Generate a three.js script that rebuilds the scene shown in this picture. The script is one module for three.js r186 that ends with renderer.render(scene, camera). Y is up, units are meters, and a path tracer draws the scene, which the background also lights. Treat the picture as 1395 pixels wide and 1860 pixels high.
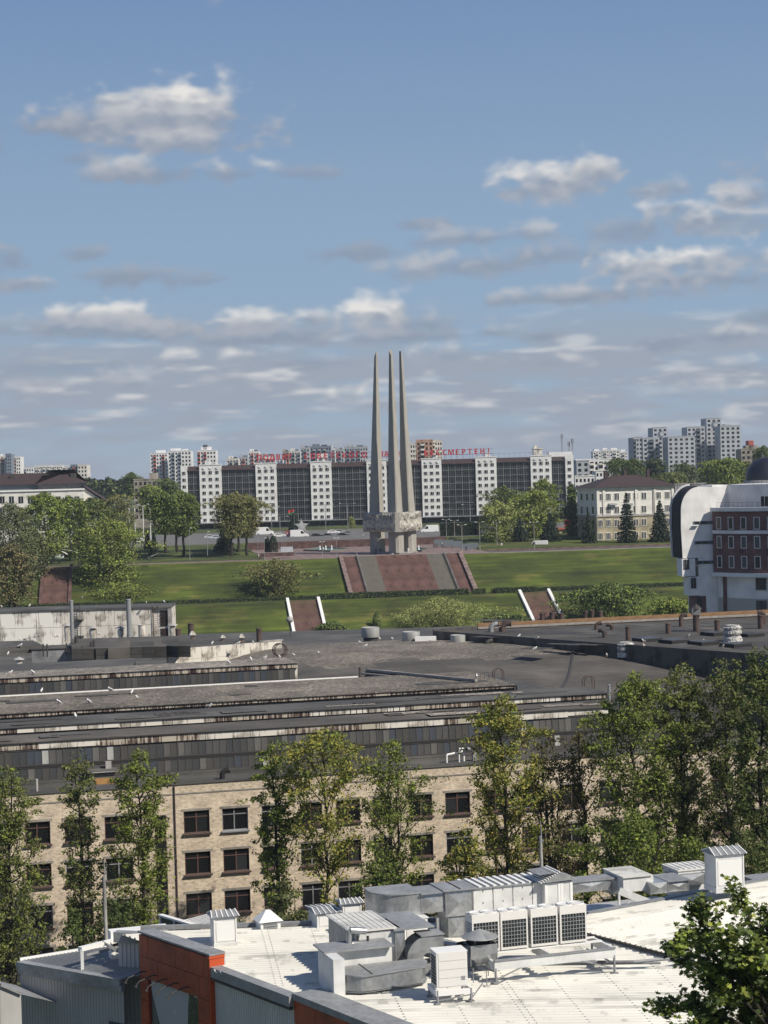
import * as THREE from 'three';
import { MarchingCubes } from 'three/addons/objects/MarchingCubes.js';
import { FontLoader } from 'three/addons/loaders/FontLoader.js';
import { TextGeometry } from 'three/addons/geometries/TextGeometry.js';

// ---------------------------------------------------------------- camera, sky, sun, exposure
const scene = new THREE.Scene();
const EYE = 21.3, FOCAL = 3620;                       // metres above the plaza; focal length in pixels of the 1395 x 1860 picture
const camera = new THREE.PerspectiveCamera(2 * Math.atan(930 / FOCAL) * 180 / Math.PI, 1395 / 1860, 1, 9000);
camera.position.set(0, EYE, 0);
camera.rotation.set(-0.0171, 0, -0.028, 'YXZ');
camera.updateMatrixWorld(true);
const renderer = new THREE.WebGLRenderer({ antialias: true });
renderer.toneMapping = THREE.LinearToneMapping;
renderer.toneMappingExposure = 1.0;
renderer.shadowMap.enabled = true;
const SUN_AZ = 54 * Math.PI / 180, SUN_EL = 43 * Math.PI / 180;   // behind the camera, to its right
const sunDir = new THREE.Vector3(Math.sin(SUN_AZ) * Math.cos(SUN_EL), Math.sin(SUN_EL), Math.cos(SUN_AZ) * Math.cos(SUN_EL));
const sun = new THREE.DirectionalLight(new THREE.Color(1.0, 0.93, 0.81), 5.0);
sun.position.copy(sunDir).multiplyScalar(900).add(new THREE.Vector3(0, 0, -350)); sun.target.position.set(0, 0, -350);
sun.castShadow = true; sun.shadow.mapSize.set(4096, 4096);
Object.assign(sun.shadow.camera, { left: -420, right: 420, top: 420, bottom: -420, near: 100, far: 2000 });
scene.add(sun, sun.target);
scene.fog = new THREE.FogExp2(new THREE.Color(0.62, 0.72, 0.86), 0.00008);

// ---------------------------------------------------------------- random numbers and noise
const rng = (s) => () => { s = (s + 0x6d2b79f5) | 0; let t = Math.imul(s ^ (s >>> 15), 1 | s); t = (t + Math.imul(t ^ (t >>> 7), 61 | t)) ^ t; return ((t ^ (t >>> 14)) >>> 0) / 4294967296; };
const hash2 = (x, y, s) => { let h = Math.imul(x, 374761393) ^ Math.imul(y, 668265263) ^ Math.imul(s, 2147483647 - 58); h = Math.imul(h ^ (h >>> 15), 0x85ebca6b); h = Math.imul(h ^ (h >>> 13), 0xc2b2ae35); return ((h ^ (h >>> 16)) >>> 0) / 4294967296; };
function vnoise(x, y, s = 0, wx = 0, wy = 0) {                       // value noise, tiling every wx, wy cells when given
  const xi = Math.floor(x), yi = Math.floor(y), fx = x - xi, fy = y - yi, u = fx * fx * (3 - 2 * fx), v = fy * fy * (3 - 2 * fy);
  const X = (i) => (wx ? ((i % wx) + wx) % wx : i), Y = (j) => (wy ? ((j % wy) + wy) % wy : j);
  const a = hash2(X(xi), Y(yi), s), b = hash2(X(xi + 1), Y(yi), s), c = hash2(X(xi), Y(yi + 1), s), d = hash2(X(xi + 1), Y(yi + 1), s);
  return a + (b - a) * u + (c - a) * v + (a - b - c + d) * u * v;
}
function fbm(x, y, o = 4, s = 0, wx = 0, wy = 0) { let a = 0.5, t = 0, n = 0; for (let i = 0; i < o; i++) { t += a * vnoise(x, y, s + i * 17, wx, wy); n += a; a *= 0.5; x *= 2; y *= 2; wx *= 2; wy *= 2; } return t / n; }
const clamp = (x, a = 0, b = 1) => Math.min(b, Math.max(a, x)), mix = (a, b, t) => a + (b - a) * t, sst = (a, b, x) => { const t = clamp((x - a) / (b - a)); return t * t * (3 - 2 * t); };
const lin = (c) => (c <= 0.04045 ? c / 12.92 : ((c + 0.055) / 1.055) ** 2.4), L3 = (r, g, b) => [lin(r / 255), lin(g / 255), lin(b / 255)];

// ---------------------------------------------------------------- the sky: air and fair-weather clouds, all the way round
{
  const SW = 4096, SH = 4096, data = new Float32Array(SW * SH * 3), DEG = Math.PI / 180;
  const air = [[0, L3(164, 177, 190)], [90, L3(157, 175, 193)], [250, L3(148, 172, 196)], [480, L3(141, 167, 195)], [900, L3(116, 144, 183)], [1500, L3(92, 121, 166)], [3000, L3(60, 90, 142)], [9e9, L3(38, 64, 114)]];
  const airAt = (h) => { for (let i = 1; i < air.length; i++) if (h < air[i][0]) { const t = (h - air[i - 1][0]) / (air[i][0] - air[i - 1][0]), a = air[i - 1][1], b = air[i][1]; return [mix(a[0], b[0], t), mix(a[1], b[1], t), mix(a[2], b[2], t)]; } return air[air.length - 1][1]; };
  // clouds as heaps: [picture x, picture y, half width, half height, whiteness, thickness]
  const seen = [
    [250, 232, 210, 44, 0.42, 1], [330, 205, 118, 48, 0.62, 1.0], [338, 184, 52, 24, 0.95, 0.95], [205, 190, 34, 11, 0.62, 0.8], [120, 240, 90, 30, 0.28, 0.9], [330, 262, 105, 24, 0.4, 0.9],
    [222, 315, 46, 25, 0.6, 0.9], [300, 322, 135, 20, 0.22, 0.8], [425, 320, 66, 24, 0.55, 0.9], [555, 316, 60, 13, 0.14, 0.6], [150, 295, 60, 14, 0.12, 0.5],
    [1015, 338, 105, 36, 0.68, 1], [1082, 316, 46, 34, 0.66, 1], [950, 352, 50, 18, 0.5, 0.9], [1195, 352, 62, 24, 0.42, 0.8], [1212, 388, 58, 20, 1.0, 0.9], [1280, 408, 130, 34, 0.6, 0.9], [1352, 366, 62, 26, 0.55, 0.9], [1150, 420, 90, 26, 0.22, 0.7],
    [768, 409, 54, 15, 0.16, 0.75], [845, 434, 110, 20, 0.3, 0.8], [965, 426, 44, 20, 0.42, 0.8], [655, 460, 68, 19, 0.12, 0.8], [875, 484, 165, 26, 0.36, 0.85], [1000, 468, 110, 24, 0.2, 0.7],
    [1160, 488, 96, 26, 0.8, 0.95], [1310, 482, 120, 30, 0.85, 0.95], [1250, 515, 190, 22, 0.3, 0.9], [1110, 538, 210, 20, 0.4, 0.9], [1000, 545, 110, 10, 0.12, 0.5],
    [22, 482, 66, 36, 0.2, 0.9], [42, 523, 66, 20, 0.42, 0.9], [160, 466, 40, 15, 0.14, 0.75], [238, 508, 92, 24, 0.16, 0.9], [375, 511, 42, 11, 0.1, 0.6],
    [170, 578, 100, 24, 0.85, 0.95], [140, 600, 200, 24, 0.3, 0.9], [300, 602, 66, 24, 0.3, 0.9], [455, 586, 76, 24, 0.8, 0.9], [480, 612, 150, 22, 0.22, 0.85], [570, 582, 36, 22, 0.75, 0.9], [690, 570, 72, 32, 1.0, 1], [772, 592, 90, 26, 0.4, 0.85], [740, 612, 150, 18, 0.25, 0.8], [890, 606, 62, 17, 0.35, 0.8],
    [988, 614, 42, 15, 0.12, 0.8], [1205, 626, 62, 14, 0.12, 0.8], [1320, 612, 76, 20, 0.5, 0.85], [1385, 580, 50, 20, 0.2, 0.8],
    [325, 652, 40, 13, 0.85, 0.8], [445, 650, 44, 12, 0.85, 0.8], [800, 645, 70, 20, 0.7, 0.8], [985, 662, 80, 15, 0.7, 0.8], [235, 690, 54, 20, 0.85, 0.8], [625, 724, 62, 18, 0.85, 0.85], [60, 712, 60, 20, 0.5, 0.7], [1250, 715, 80, 18, 0.5, 0.7], [1335, 664, 44, 12, 0.6, 0.7], [120, 668, 150, 22, 0.25, 0.7], [980, 752, 60, 12, 0.6, 0.6], [1140, 765, 50, 12, 0.5, 0.6], [420, 695, 60, 16, 0.45, 0.7], [560, 660, 90, 14, 0.3, 0.7],
  ];
  const heaps = seen.map(([x, y, rx, ry, w, k]) => { const dx = x - 697.5, dy = 930 - y; const f = y > 625 ? 0.84 : 1; return { u: dx * 0.9996 + dy * 0.028, v: dy * 0.9996 - dx * 0.028 - 62, rx, ry: ry * (y > 625 ? 1.25 : 1), w: w * (y > 625 ? 0.95 : 1), k: k * f, id: x * 7 + y }; });
  const R = rng(77);                                                // the same kind of clouds over the rest of the sky
  for (let i = 0; i < 560; i++) {
    const az = (R() * 2 - 1) * Math.PI, el = 2.5 + 70 * R() ** 2.6, v = Math.tan(el * DEG) * FOCAL, u = az * FOCAL;
    if (Math.abs(u) < 820 && v < 900) continue;
    const big = 0.35 + v / 900, rx = (60 + 150 * R()) * Math.min(big, 2.4);
    heaps.push({ u, v, rx, ry: rx * (0.16 + 0.14 * R() + Math.min(0.35, v / 6000)), w: R() ** 1.4, k: 0.7 + 0.3 * R(), id: i });
    if (R() < 0.6) heaps.push({ u: u + (R() - 0.5) * rx, v: v + rx * 0.12, rx: rx * 0.5, ry: rx * 0.14, w: 0.5 + 0.5 * R(), k: 0.9, id: i + 3000 });
  }
  const CELL = 300, bins = new Map(), AZC = Math.ceil(2 * Math.PI * FOCAL / CELL);
  for (const h of heaps) for (let a = Math.floor((h.u - h.rx * 1.7) / CELL); a <= Math.floor((h.u + h.rx * 1.7) / CELL); a++) for (let b = Math.floor((h.v - h.ry * 2) / CELL); b <= Math.floor((h.v + h.ry * 2) / CELL); b++) { const k = (((a % AZC) + AZC) % AZC) * 1000 + b; if (!bins.has(k)) bins.set(k, []); bins.get(k).push(h); }
  const WHITE = L3(226, 224, 222), GREY = L3(139, 151, 170), rowAt = (y) => { const el = (y + 0.5) / SH * 180 - 90; return { el, v: Math.tan(Math.min(el, 89.5) * DEG) * FOCAL }; };
  const PER = 2 * Math.PI * FOCAL;
  function colour(u, v) {
    const c = airAt(v).slice();
    const bl = 1 - Math.abs(2 * fbm(u / 58 + 77, v / 40, 4, 61) - 1), n = 0.62 * fbm(u / 105 + 500, v / 62, 5, 5) + 0.38 * clamp(bl * 1.9 - 1.15), n2 = fbm(u / 34 + 900, v / 24, 3, 31);
    const layer = sst(345, 190, v) * 0.93, s = fbm(u / 190 + 40, v / 33, 5, 91);                       // the far rows of cloud that close up towards the horizon
    if (layer > 0) { const al = layer * sst(0.27, 0.56, s), top = fbm(u / 90 + 8, v / 16, 4, 55), w = 0.16 + 0.55 * sst(0.52, 0.78, top) * sst(30, 100, v); for (let k = 0; k < 3; k++) c[k] = mix(c[k], mix(GREY[k], WHITE[k], w), al); }
    const list = bins.get((((Math.floor(u / CELL) % AZC) + AZC) % AZC) * 1000 + Math.floor(v / CELL));
    if (list) for (const h of list) {
      let du = u - h.u; if (du > PER / 2) du -= PER; if (du < -PER / 2) du += PER;
      const dx = du / (h.rx * 1.22), dy = (v - h.v) / (h.ry * 1.22), q = 1 - Math.hypot(dx, dy < 0 ? dy * 1.2 : dy) * 0.93 + (n - 0.5) * 1.2 + (n2 - 0.5) * 0.8;
      if (q <= 0) continue;
      const a = sst(-0.05, 0.72, q) * h.k * 0.95, w = clamp(h.w * (0.28 + 0.98 * sst(-0.1, 0.75, dy + (n - 0.45) * 1.5) + (n2 - 0.5) * 0.8) - 0.03, 0.0, 1.1);
      for (let k = 0; k < 3; k++) c[k] = mix(c[k], mix(GREY[k], WHITE[k], w), a);
    }
    return c;
  }
  const coarse = 4, low = 22;
  for (let y = SH / 2; y < SH; y++) {
    const { el, v } = rowAt(y), fine = el < low;
    if (!fine && (y - SH / 2) % coarse) { data.copyWithin(y * SW * 3, (y - 1) * SW * 3, y * SW * 3); continue; }
    const step = fine ? 1 : coarse;
    for (let x = 0; x < SW; x += step) {
      const th = ((x + step / 2) / SW - 0.5) * 2 * Math.PI;          // three.js: u = atan2(z, x) / 2 pi + 0.5
      let az = th + Math.PI / 2; if (az > Math.PI) az -= 2 * Math.PI;    // 0 straight ahead (-z), growing to the right
      let c;
      if (fine && el > 15.2) c = colour(az * FOCAL, v); else c = Math.abs(az) < 0.24 || !fine ? colour(az * FOCAL, v) : (x % 3 === 0 ? colour(az * FOCAL, v) : null);
      const o = (y * SW + x) * 3;
      if (!c) { data[o] = data[o - 3]; data[o + 1] = data[o - 2]; data[o + 2] = data[o - 1]; continue; }
      for (let k = 0; k < step && x + k < SW; k++) data.set(c, o + k * 3);
    }
  }
  const below = L3(120, 126, 118); for (let i = 0; i < SW * SH / 2; i++) data.set(below, i * 3);
  const sky = new THREE.DataTexture(data, SW, SH, THREE.RGBFormat, THREE.FloatType);
  sky.mapping = THREE.EquirectangularReflectionMapping; sky.magFilter = THREE.LinearFilter; sky.needsUpdate = true;
  scene.background = sky; scene.environment = sky;
}

// ---------------------------------------------------------------- from picture to place
const V = (x, y, z) => new THREE.Vector3(x, y, z);
const ray = (px, py) => V((px - 697.5) / FOCAL, (930 - py) / FOCAL, -1).applyQuaternion(camera.quaternion);
const at = (px, py, d) => { const r = ray(px, py); return r.multiplyScalar(d / -r.z).add(camera.position); };       // d metres straight ahead
const onY = (px, py, y) => { const r = ray(px, py); return r.multiplyScalar((y - EYE) / r.y).add(camera.position); };
class Frame {                                                       // a place with its own axes, turned about the vertical
  constructor(o, deg) { this.o = o.clone(); this.deg = deg; const a = deg * Math.PI / 180; this.c = Math.cos(a); this.s = Math.sin(a); }
  local(p) { const d = p.clone().sub(this.o); return V(d.x * this.c - d.z * this.s, d.y, d.x * this.s + d.z * this.c); }
  world(x, y, z) { return V(x * this.c + z * this.s, y, -x * this.s + z * this.c).add(this.o); }
  hit(px, py, axis, val) { const a = this.local(camera.position), b = this.local(camera.position.clone().add(ray(px, py))).sub(a); return a.add(b.multiplyScalar((val - a[axis]) / b[axis])); }
}

// ---------------------------------------------------------------- geometry
class G {
  constructor() { this.p = []; this.n = []; this.t = []; this.c = null; }
  vert(p, n, u, v) { this.p.push(p.x, p.y, p.z); this.n.push(n.x, n.y, n.z); this.t.push(u, v); if (this.c) this.c.push(...(this.col || [1, 1, 1])); }
  uv(p, n) { if (Math.abs(n.y) > 0.75) return [p.x, p.z]; const l = Math.hypot(n.x, n.z) || 1; return [(p.x * n.z - p.z * n.x) / l, p.y]; }
  face(...q) {                                                      // flat convex polygon
    const n = q[1].clone().sub(q[0]).cross(q[2].clone().sub(q[0])); if (n.lengthSq() < 1e-14 && q[3]) n.copy(q[2].clone().sub(q[0]).cross(q[3].clone().sub(q[0]))); n.normalize();
    for (let i = 1; i + 1 < q.length; i++) for (const p of [q[0], q[i], q[i + 1]]) this.vert(p, n, ...this.uv(p, n));
    return this;
  }
  box(x, y, z, w, h, d, ry = 0, rx = 0, rz = 0) {
    const m = new THREE.Matrix4().makeRotationFromEuler(new THREE.Euler(rx, ry, rz, 'YXZ')).setPosition(x, y, z), P = (a, b, c) => V(a * w / 2, b * h / 2, c * d / 2).applyMatrix4(m);
    const c = [P(-1, -1, -1), P(1, -1, -1), P(1, 1, -1), P(-1, 1, -1), P(-1, -1, 1), P(1, -1, 1), P(1, 1, 1), P(-1, 1, 1)];
    for (const [a, b, e, f] of [[4, 5, 6, 7], [1, 0, 3, 2], [5, 1, 2, 6], [0, 4, 7, 3], [7, 6, 2, 3], [0, 1, 5, 4]]) this.face(c[a], c[b], c[e], c[f]);
    return this;
  }
  span(x0, x1, y0, y1, z0, z1) { return this.box((x0 + x1) / 2, (y0 + y1) / 2, (z0 + z1) / 2, Math.abs(x1 - x0), Math.abs(y1 - y0), Math.abs(z1 - z0)); }
  bar(a, b, w, h = w) {                                             // a square bar from a to b
    const d = b.clone().sub(a), l = d.length(), q = new THREE.Quaternion();
    const m = new THREE.Matrix4().lookAt(a, b, Math.abs(d.y) > 0.95 * l ? V(1, 0, 0) : V(0, 1, 0)); q.setFromRotationMatrix(m);
    const c = [], mid = a.clone().add(b).multiplyScalar(0.5), P = (i, j, k) => V(i * w / 2, j * h / 2, k * l / 2).applyQuaternion(q).add(mid);
    for (const k of [-1, 1]) for (const [i, j] of [[-1, -1], [1, -1], [1, 1], [-1, 1]]) c.push(P(i, j, k));
    for (const [e, f, g, i] of [[4, 5, 6, 7], [1, 0, 3, 2], [5, 1, 2, 6], [0, 4, 7, 3], [7, 6, 2, 3], [0, 1, 5, 4]]) this.face(c[e], c[f], c[g], c[i]);
    return this;
  }
  tube(a, b, r0, r1 = r0, seg = 10, caps = true) {
    const d = b.clone().sub(a).normalize(), s = (Math.abs(d.y) > 0.9 ? V(1, 0, 0) : V(0, 1, 0)).cross(d).normalize(), t = d.clone().cross(s), len = a.distanceTo(b);
    const ring = (p, r) => Array.from({ length: seg + 1 }, (_, i) => { const w = i / seg * 2 * Math.PI, n = s.clone().multiplyScalar(Math.cos(w)).addScaledVector(t, Math.sin(w)); return [p.clone().addScaledVector(n, r), n]; });
    const A = ring(a, r0), B = ring(b, r1);
    for (let i = 0; i < seg; i++) { const u0 = i / seg * 2 * Math.PI * r0, u1 = (i + 1) / seg * 2 * Math.PI * r0; for (const [q, u, v] of [[A[i], u0, 0], [A[i + 1], u1, 0], [B[i + 1], u1, len], [A[i], u0, 0], [B[i + 1], u1, len], [B[i], u0, len]]) this.vert(q[0], q[1], u, v); }
    if (caps) { this.face(...B.slice(0, seg).map((q) => q[0])); if (r0 > 0) this.face(...A.slice(0, seg).map((q) => q[0]).reverse()); }
    return this;
  }
  pipe(pts, r, seg = 8) { for (let i = 0; i + 1 < pts.length; i++) this.tube(pts[i], pts[i + 1], r, r, seg); return this; }
  lathe(prof, c = V(0, 0, 0), seg = 16) { const g = new THREE.LatheGeometry(prof.map(([r, y]) => new THREE.Vector2(r, y)), seg); return this.add(g, new THREE.Matrix4().setPosition(c)); }
  prism(pts, y0, y1, cap = true) {                                  // footprint [x, z] (seen from above, clockwise or not), walls and a flat top
    const area = pts.reduce((s, p, i) => { const q = pts[(i + 1) % pts.length]; return s + p[0] * q[1] - q[0] * p[1]; }, 0), f = area > 0 ? pts.slice().reverse() : pts;
    f.forEach((p, i) => { const q = f[(i + 1) % f.length]; this.face(V(p[0], y0, p[1]), V(q[0], y0, q[1]), V(q[0], y1, q[1]), V(p[0], y1, p[1])); });
    if (cap) { this.face(...f.map((p) => V(p[0], y1, p[1]))); this.face(...f.slice().reverse().map((p) => V(p[0], y0, p[1]))); }
    return this;
  }
  extrude(prof, map) {                                              // profile of [a, b], map(a, b, end) gives the two ends
    const P = [0, 1].map((e) => prof.map(([a, b]) => map(a, b, e)));
    for (let i = 0; i < prof.length; i++) { const j = (i + 1) % prof.length; this.face(P[0][i], P[0][j], P[1][j], P[1][i]); }
    return this;
  }
  add(g, m) {
    const q = (g.index ? g.toNonIndexed() : g.clone()); if (m) q.applyMatrix4(m); if (!q.attributes.normal) q.computeVertexNormals();
    const P = q.attributes.position, N = q.attributes.normal, T = q.attributes.uv;
    for (let i = 0; i < P.count; i++) { const p = V(P.getX(i), P.getY(i), P.getZ(i)), n = V(N.getX(i), N.getY(i), N.getZ(i)); const [u, v] = T ? [T.getX(i), T.getY(i)] : this.uv(p, n); this.vert(p, n, u, v); }
    return this;
  }
  geo() {
    const g = new THREE.BufferGeometry(); g.setAttribute('position', new THREE.Float32BufferAttribute(this.p, 3)); g.setAttribute('normal', new THREE.Float32BufferAttribute(this.n, 3)); g.setAttribute('uv', new THREE.Float32BufferAttribute(this.t, 2));
    if (this.c) g.setAttribute('color', new THREE.Float32BufferAttribute(this.c, 3)); return g;
  }
  mesh(name, mat, parent) { return put(new THREE.Mesh(this.geo(), mat), name, parent); }
}
const taken = new Map();
const numbered = (name) => { const n = taken.get(name) ?? 0; taken.set(name, n + 1); return n ? name + '_' + String(n).padStart(3, '0') : name; };
function put(m, name, parent) { m.name = parent ? name : numbered(name); m.castShadow = m.receiveShadow = true; (parent || scene).add(m); return m; }
function tag(o, label, category, group, kind) { o.userData.label = label; if (category) o.userData.category = category; if (group) o.userData.group = group; if (kind) o.userData.kind = kind; return o; }
function thing(name, label, category, pos = V(0, 0, 0), deg = 0, group) { const o = new THREE.Group(); o.name = numbered(name); o.position.copy(pos); o.rotation.y = deg * Math.PI / 180; scene.add(o); return tag(o, label, category, group); }
const inFrame = (name, label, category, f, group) => thing(name, label, category, f.o, f.deg, group);
function copy(o, label, pos, deg) { const c = o.clone(); c.userData = { ...o.userData }; c.name = numbered(o.name.replace(/_\d{3}$/, '')); scene.add(c); if (label) c.userData.label = label; if (pos) c.position.copy(pos); if (deg !== undefined) c.rotation.y = deg * Math.PI / 180; return c; }
const CUBE = new THREE.BoxGeometry(1, 1, 1);
function block(name, mat, parent, x, y, z, w, h, d, ry = 0, rx = 0, rz = 0) {
  if (mat.map && !mat.userData.pane && Math.max(w, h, d) > 0.7) return new G().box(x, y, z, w, h, d, ry, rx, rz).mesh(name, mat, parent);
  const m = new THREE.Mesh(CUBE, mat); m.position.set(x, y, z); m.rotation.set(rx, ry, rz, 'YXZ'); m.scale.set(w, h, d); return put(m, name, parent); }
const blockSpan = (name, mat, parent, x0, x1, y0, y1, z0, z1) => block(name, mat, parent, (x0 + x1) / 2, (y0 + y1) / 2, (z0 + z1) / 2, Math.abs(x1 - x0), Math.abs(y1 - y0), Math.abs(z1 - z0));
const ORD = ['first', 'second', 'third', 'fourth', 'fifth', 'sixth', 'seventh', 'eighth', 'ninth', 'tenth', 'eleventh', 'twelfth', 'thirteenth', 'fourteenth', 'fifteenth', 'sixteenth', 'seventeenth', 'eighteenth', 'nineteenth', 'twentieth'];

// ---------------------------------------------------------------- textures and materials
function tex(w, h, f, { metres = 1, my = metres, srgb = true } = {}) {   // f(x, y) in 0..1 gives [r, g, b] 0..255 or a number
  const d = new Uint8Array(w * h * 4);
  for (let y = 0; y < h; y++) for (let x = 0; x < w; x++) { let c = f(x / w, y / h, x, y); if (typeof c === 'number') c = [c, c, c]; const o = (y * w + x) * 4; d[o] = clamp(c[0], 0, 255); d[o + 1] = clamp(c[1], 0, 255); d[o + 2] = clamp(c[2], 0, 255); d[o + 3] = 255; }
  const t = new THREE.DataTexture(d, w, h); t.wrapS = t.wrapT = THREE.RepeatWrapping; t.magFilter = THREE.LinearFilter; t.minFilter = THREE.LinearMipmapLinearFilter; t.generateMipmaps = true; if (srgb) t.colorSpace = THREE.SRGBColorSpace;
  t.repeat.set(1 / metres, 1 / my); t.needsUpdate = true; return t;
}
const resize = (t, mx, my = mx) => { const c = t.clone(); c.repeat.set(1 / mx, 1 / my); c.needsUpdate = true; return c; };
function std(color, rough = 0.8, more = {}) { const m = new THREE.MeshStandardMaterial({ color: new THREE.Color().setRGB(...color), roughness: rough, ...more }); return m; }
const T = {};
T.mottle = tex(512, 512, (u, v) => 168 + 87 * clamp(0.5 + 1.5 * (fbm(u * 4, v * 4, 6, 3, 4, 4) - 0.5) + 0.5 * (fbm(u * 32, v * 32, 3, 8, 32, 32) - 0.5)), { metres: 6 });
T.soft = tex(512, 512, (u, v) => 226 + 29 * clamp(0.5 + 1.5 * (fbm(u * 5, v * 5, 6, 203, 5, 5) - 0.5) + 0.5 * (fbm(u * 36, v * 9, 3, 208, 36, 9) - 0.5)), { metres: 7 });
T.streak = tex(512, 512, (u, v) => { const s = fbm(u * 24, v * 2, 4, 11, 24, 2), b = fbm(u * 4, v * 4, 5, 12, 4, 4); const k = clamp(1 - 0.95 * sst(0.54, 0.8, s) * sst(0.3, 0.62, b) - 0.5 * sst(0.5, 0.75, b)); return [105 + 150 * k, 100 + 155 * k, 95 + 160 * k]; }, { metres: 7 });
T.rust = tex(512, 256, (u, v) => { const s = fbm(u * 40, v * 2, 4, 21, 40, 2), b = fbm(u * 5, v * 3, 4, 22, 5, 3); const r = sst(0.5, 0.66, s * 0.6 + b * 0.4), d = sst(0.45, 0.7, fbm(u * 60, v * 3, 3, 27, 60, 3)); return [mix(205, 78, r) * (1 - 0.45 * d), mix(200, 58, r) * (1 - 0.5 * d), mix(190, 54, r) * (1 - 0.5 * d)]; }, { metres: 9, my: 4 });
T.bitumen = tex(1024, 1024, (u, v, x, y) => { const b = fbm(u * 6, v * 6, 6, 41, 6, 6), f = hash2(x >> 1, y >> 1, 9), st = fbm(u * 10, v * 90, 3, 47, 10, 90), seam = (v * 22) % 1 < 0.07; const g = 172 + 105 * (b - 0.5) + 34 * (f - 0.5) + 40 * (st - 0.5) + (hash2(x >> 2, y >> 1, 77) > 0.994 ? 75 : 0); return seam ? g * 0.8 : g; }, { metres: 30 });
T.gravel = tex(1024, 1024, (u, v, x, y) => { const b = fbm(u * 7, v * 7, 5, 43, 7, 7), f = hash2(x >> 1, y >> 1, 19), f2 = hash2(x >> 3, y >> 2, 23), g = 142 + 90 * (b - 0.5) + 62 * (f - 0.5) + 58 * (f2 - 0.5) + (f2 > 0.965 ? 60 : 0) - (f2 < 0.03 ? 50 : 0); return [g * 1.03, g, g * 0.965]; }, { metres: 36 });
T.brick = tex(1024, 1024, (u, v, x, y) => {
  const rows = 32, r = Math.floor(v * rows), cols = 10, off = r % 2 ? 0.5 : 0, cx = u * cols + off, c = Math.floor(cx) % cols, fx = cx % 1, fy = (v * rows) % 1;
  const joint = fy < 0.17 || fx < 0.055, h = hash2(c, r, 4), g = hash2(x, y, 6), stain = fbm(u * 3, v * 3, 5, 71, 3, 3);
  if (joint) return [150 + 30 * g, 138 + 28 * g, 124 + 26 * g];
  const b = 0.92 + 0.16 * (h - 0.35) + 0.1 * (g - 0.5) + 0.25 * (stain - 0.5); const dark = hash2(c, r, 14) < 0.05 ? 0.82 : 1;
  return [238 * b * dark, 223 * b * dark, 204 * b * dark * (0.96 + 0.06 * hash2(c, r, 5))];
}, { metres: 2.6 });
T.brickBump = tex(512, 512, (u, v) => { const r = Math.floor(v * 32), fx = (u * 10 + (r % 2 ? 0.5 : 0)) % 1, fy = (v * 32) % 1; return fy < 0.17 || fx < 0.055 ? 0 : 235 + 20 * hash2(Math.floor(u * 10), r, 2); }, { metres: 2.6, srgb: false });
T.grass = tex(1024, 1024, (u, v, x, y) => { const b = fbm(u * 6, v * 6, 6, 51, 6, 6), m = fbm(u * 4, v * 44, 4, 53, 4, 44), f = hash2(x, y, 29), dry = sst(0.56, 0.85, fbm(u * 9, v * 16, 5, 57, 9, 16)); const k = 0.64 + 0.5 * (b - 0.5) + 0.42 * (m - 0.5) + 0.4 * (f - 0.5); return [(158 + 56 * dry) * k * 1.25, (168 + 30 * dry) * k * 1.25, (94 + 60 * dry) * k * 1.25]; }, { metres: 46 });
T.paving = tex(512, 512, (u, v, x, y) => { const j = (u * 12) % 1 < 0.05 || (v * 12) % 1 < 0.05, h = hash2(Math.floor(u * 12), Math.floor(v * 12), 3), g = 190 + 55 * (h - 0.5) + 26 * (hash2(x, y, 1) - 0.5) + 60 * (fbm(u * 5, v * 5, 4, 61, 5, 5) - 0.5); return j ? g * 0.72 : g; }, { metres: 7 });
T.asphalt = tex(512, 512, (u, v, x, y) => 178 + 60 * (fbm(u * 6, v * 6, 5, 63, 6, 6) - 0.5) + 52 * (hash2(x, y, 7) - 0.5), { metres: 9 });
T.metal = tex(512, 512, (u, v) => { const n = fbm(u * 22, v * 22, 2, 81, 22, 22), b = fbm(u * 3, v * 3, 4, 82, 3, 3); return 212 + 40 * (n - 0.5) + 50 * (b - 0.5); }, { metres: 3.2 });
T.sheet = tex(512, 512, (u, v, x, y) => { const b = fbm(u * 4, v * 4, 5, 83, 4, 4), d = sst(0.6, 0.82, fbm(u * 3, v * 30, 4, 84, 3, 30)), c = sst(0.62, 0.8, fbm(u * 14, v * 14, 4, 85, 14, 14)); const k = 1 - 0.14 * (1 - b) - 0.16 * d - 0.16 * c - (hash2(x, y, 44) > 0.9985 ? 0.3 : 0); return [252 * k, 250 * k, 243 * k]; }, { metres: 9 });
T.relief = tex(512, 512, (u, v) => 120 + 130 * clamp(0.5 + 1.9 * (fbm(u * 9, v * 9, 5, 87, 9, 9) - 0.5)), { metres: 8 });
T.bark = tex(256, 256, (u, v) => 150 + 150 * (fbm(u * 16, v * 5, 4, 88, 16, 5) - 0.5), { metres: 1.2, my: 2.4 });
T.tile = tex(256, 256, (u, v) => { const s = (v * 6) % 1, w = (u * 8) % 1; return 200 * (0.8 + 0.25 * s) * (w < 0.06 ? 0.8 : 1) + 26 * (hash2(Math.floor(u * 8), Math.floor(v * 6), 3) - 0.5); }, { metres: 3 });
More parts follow.
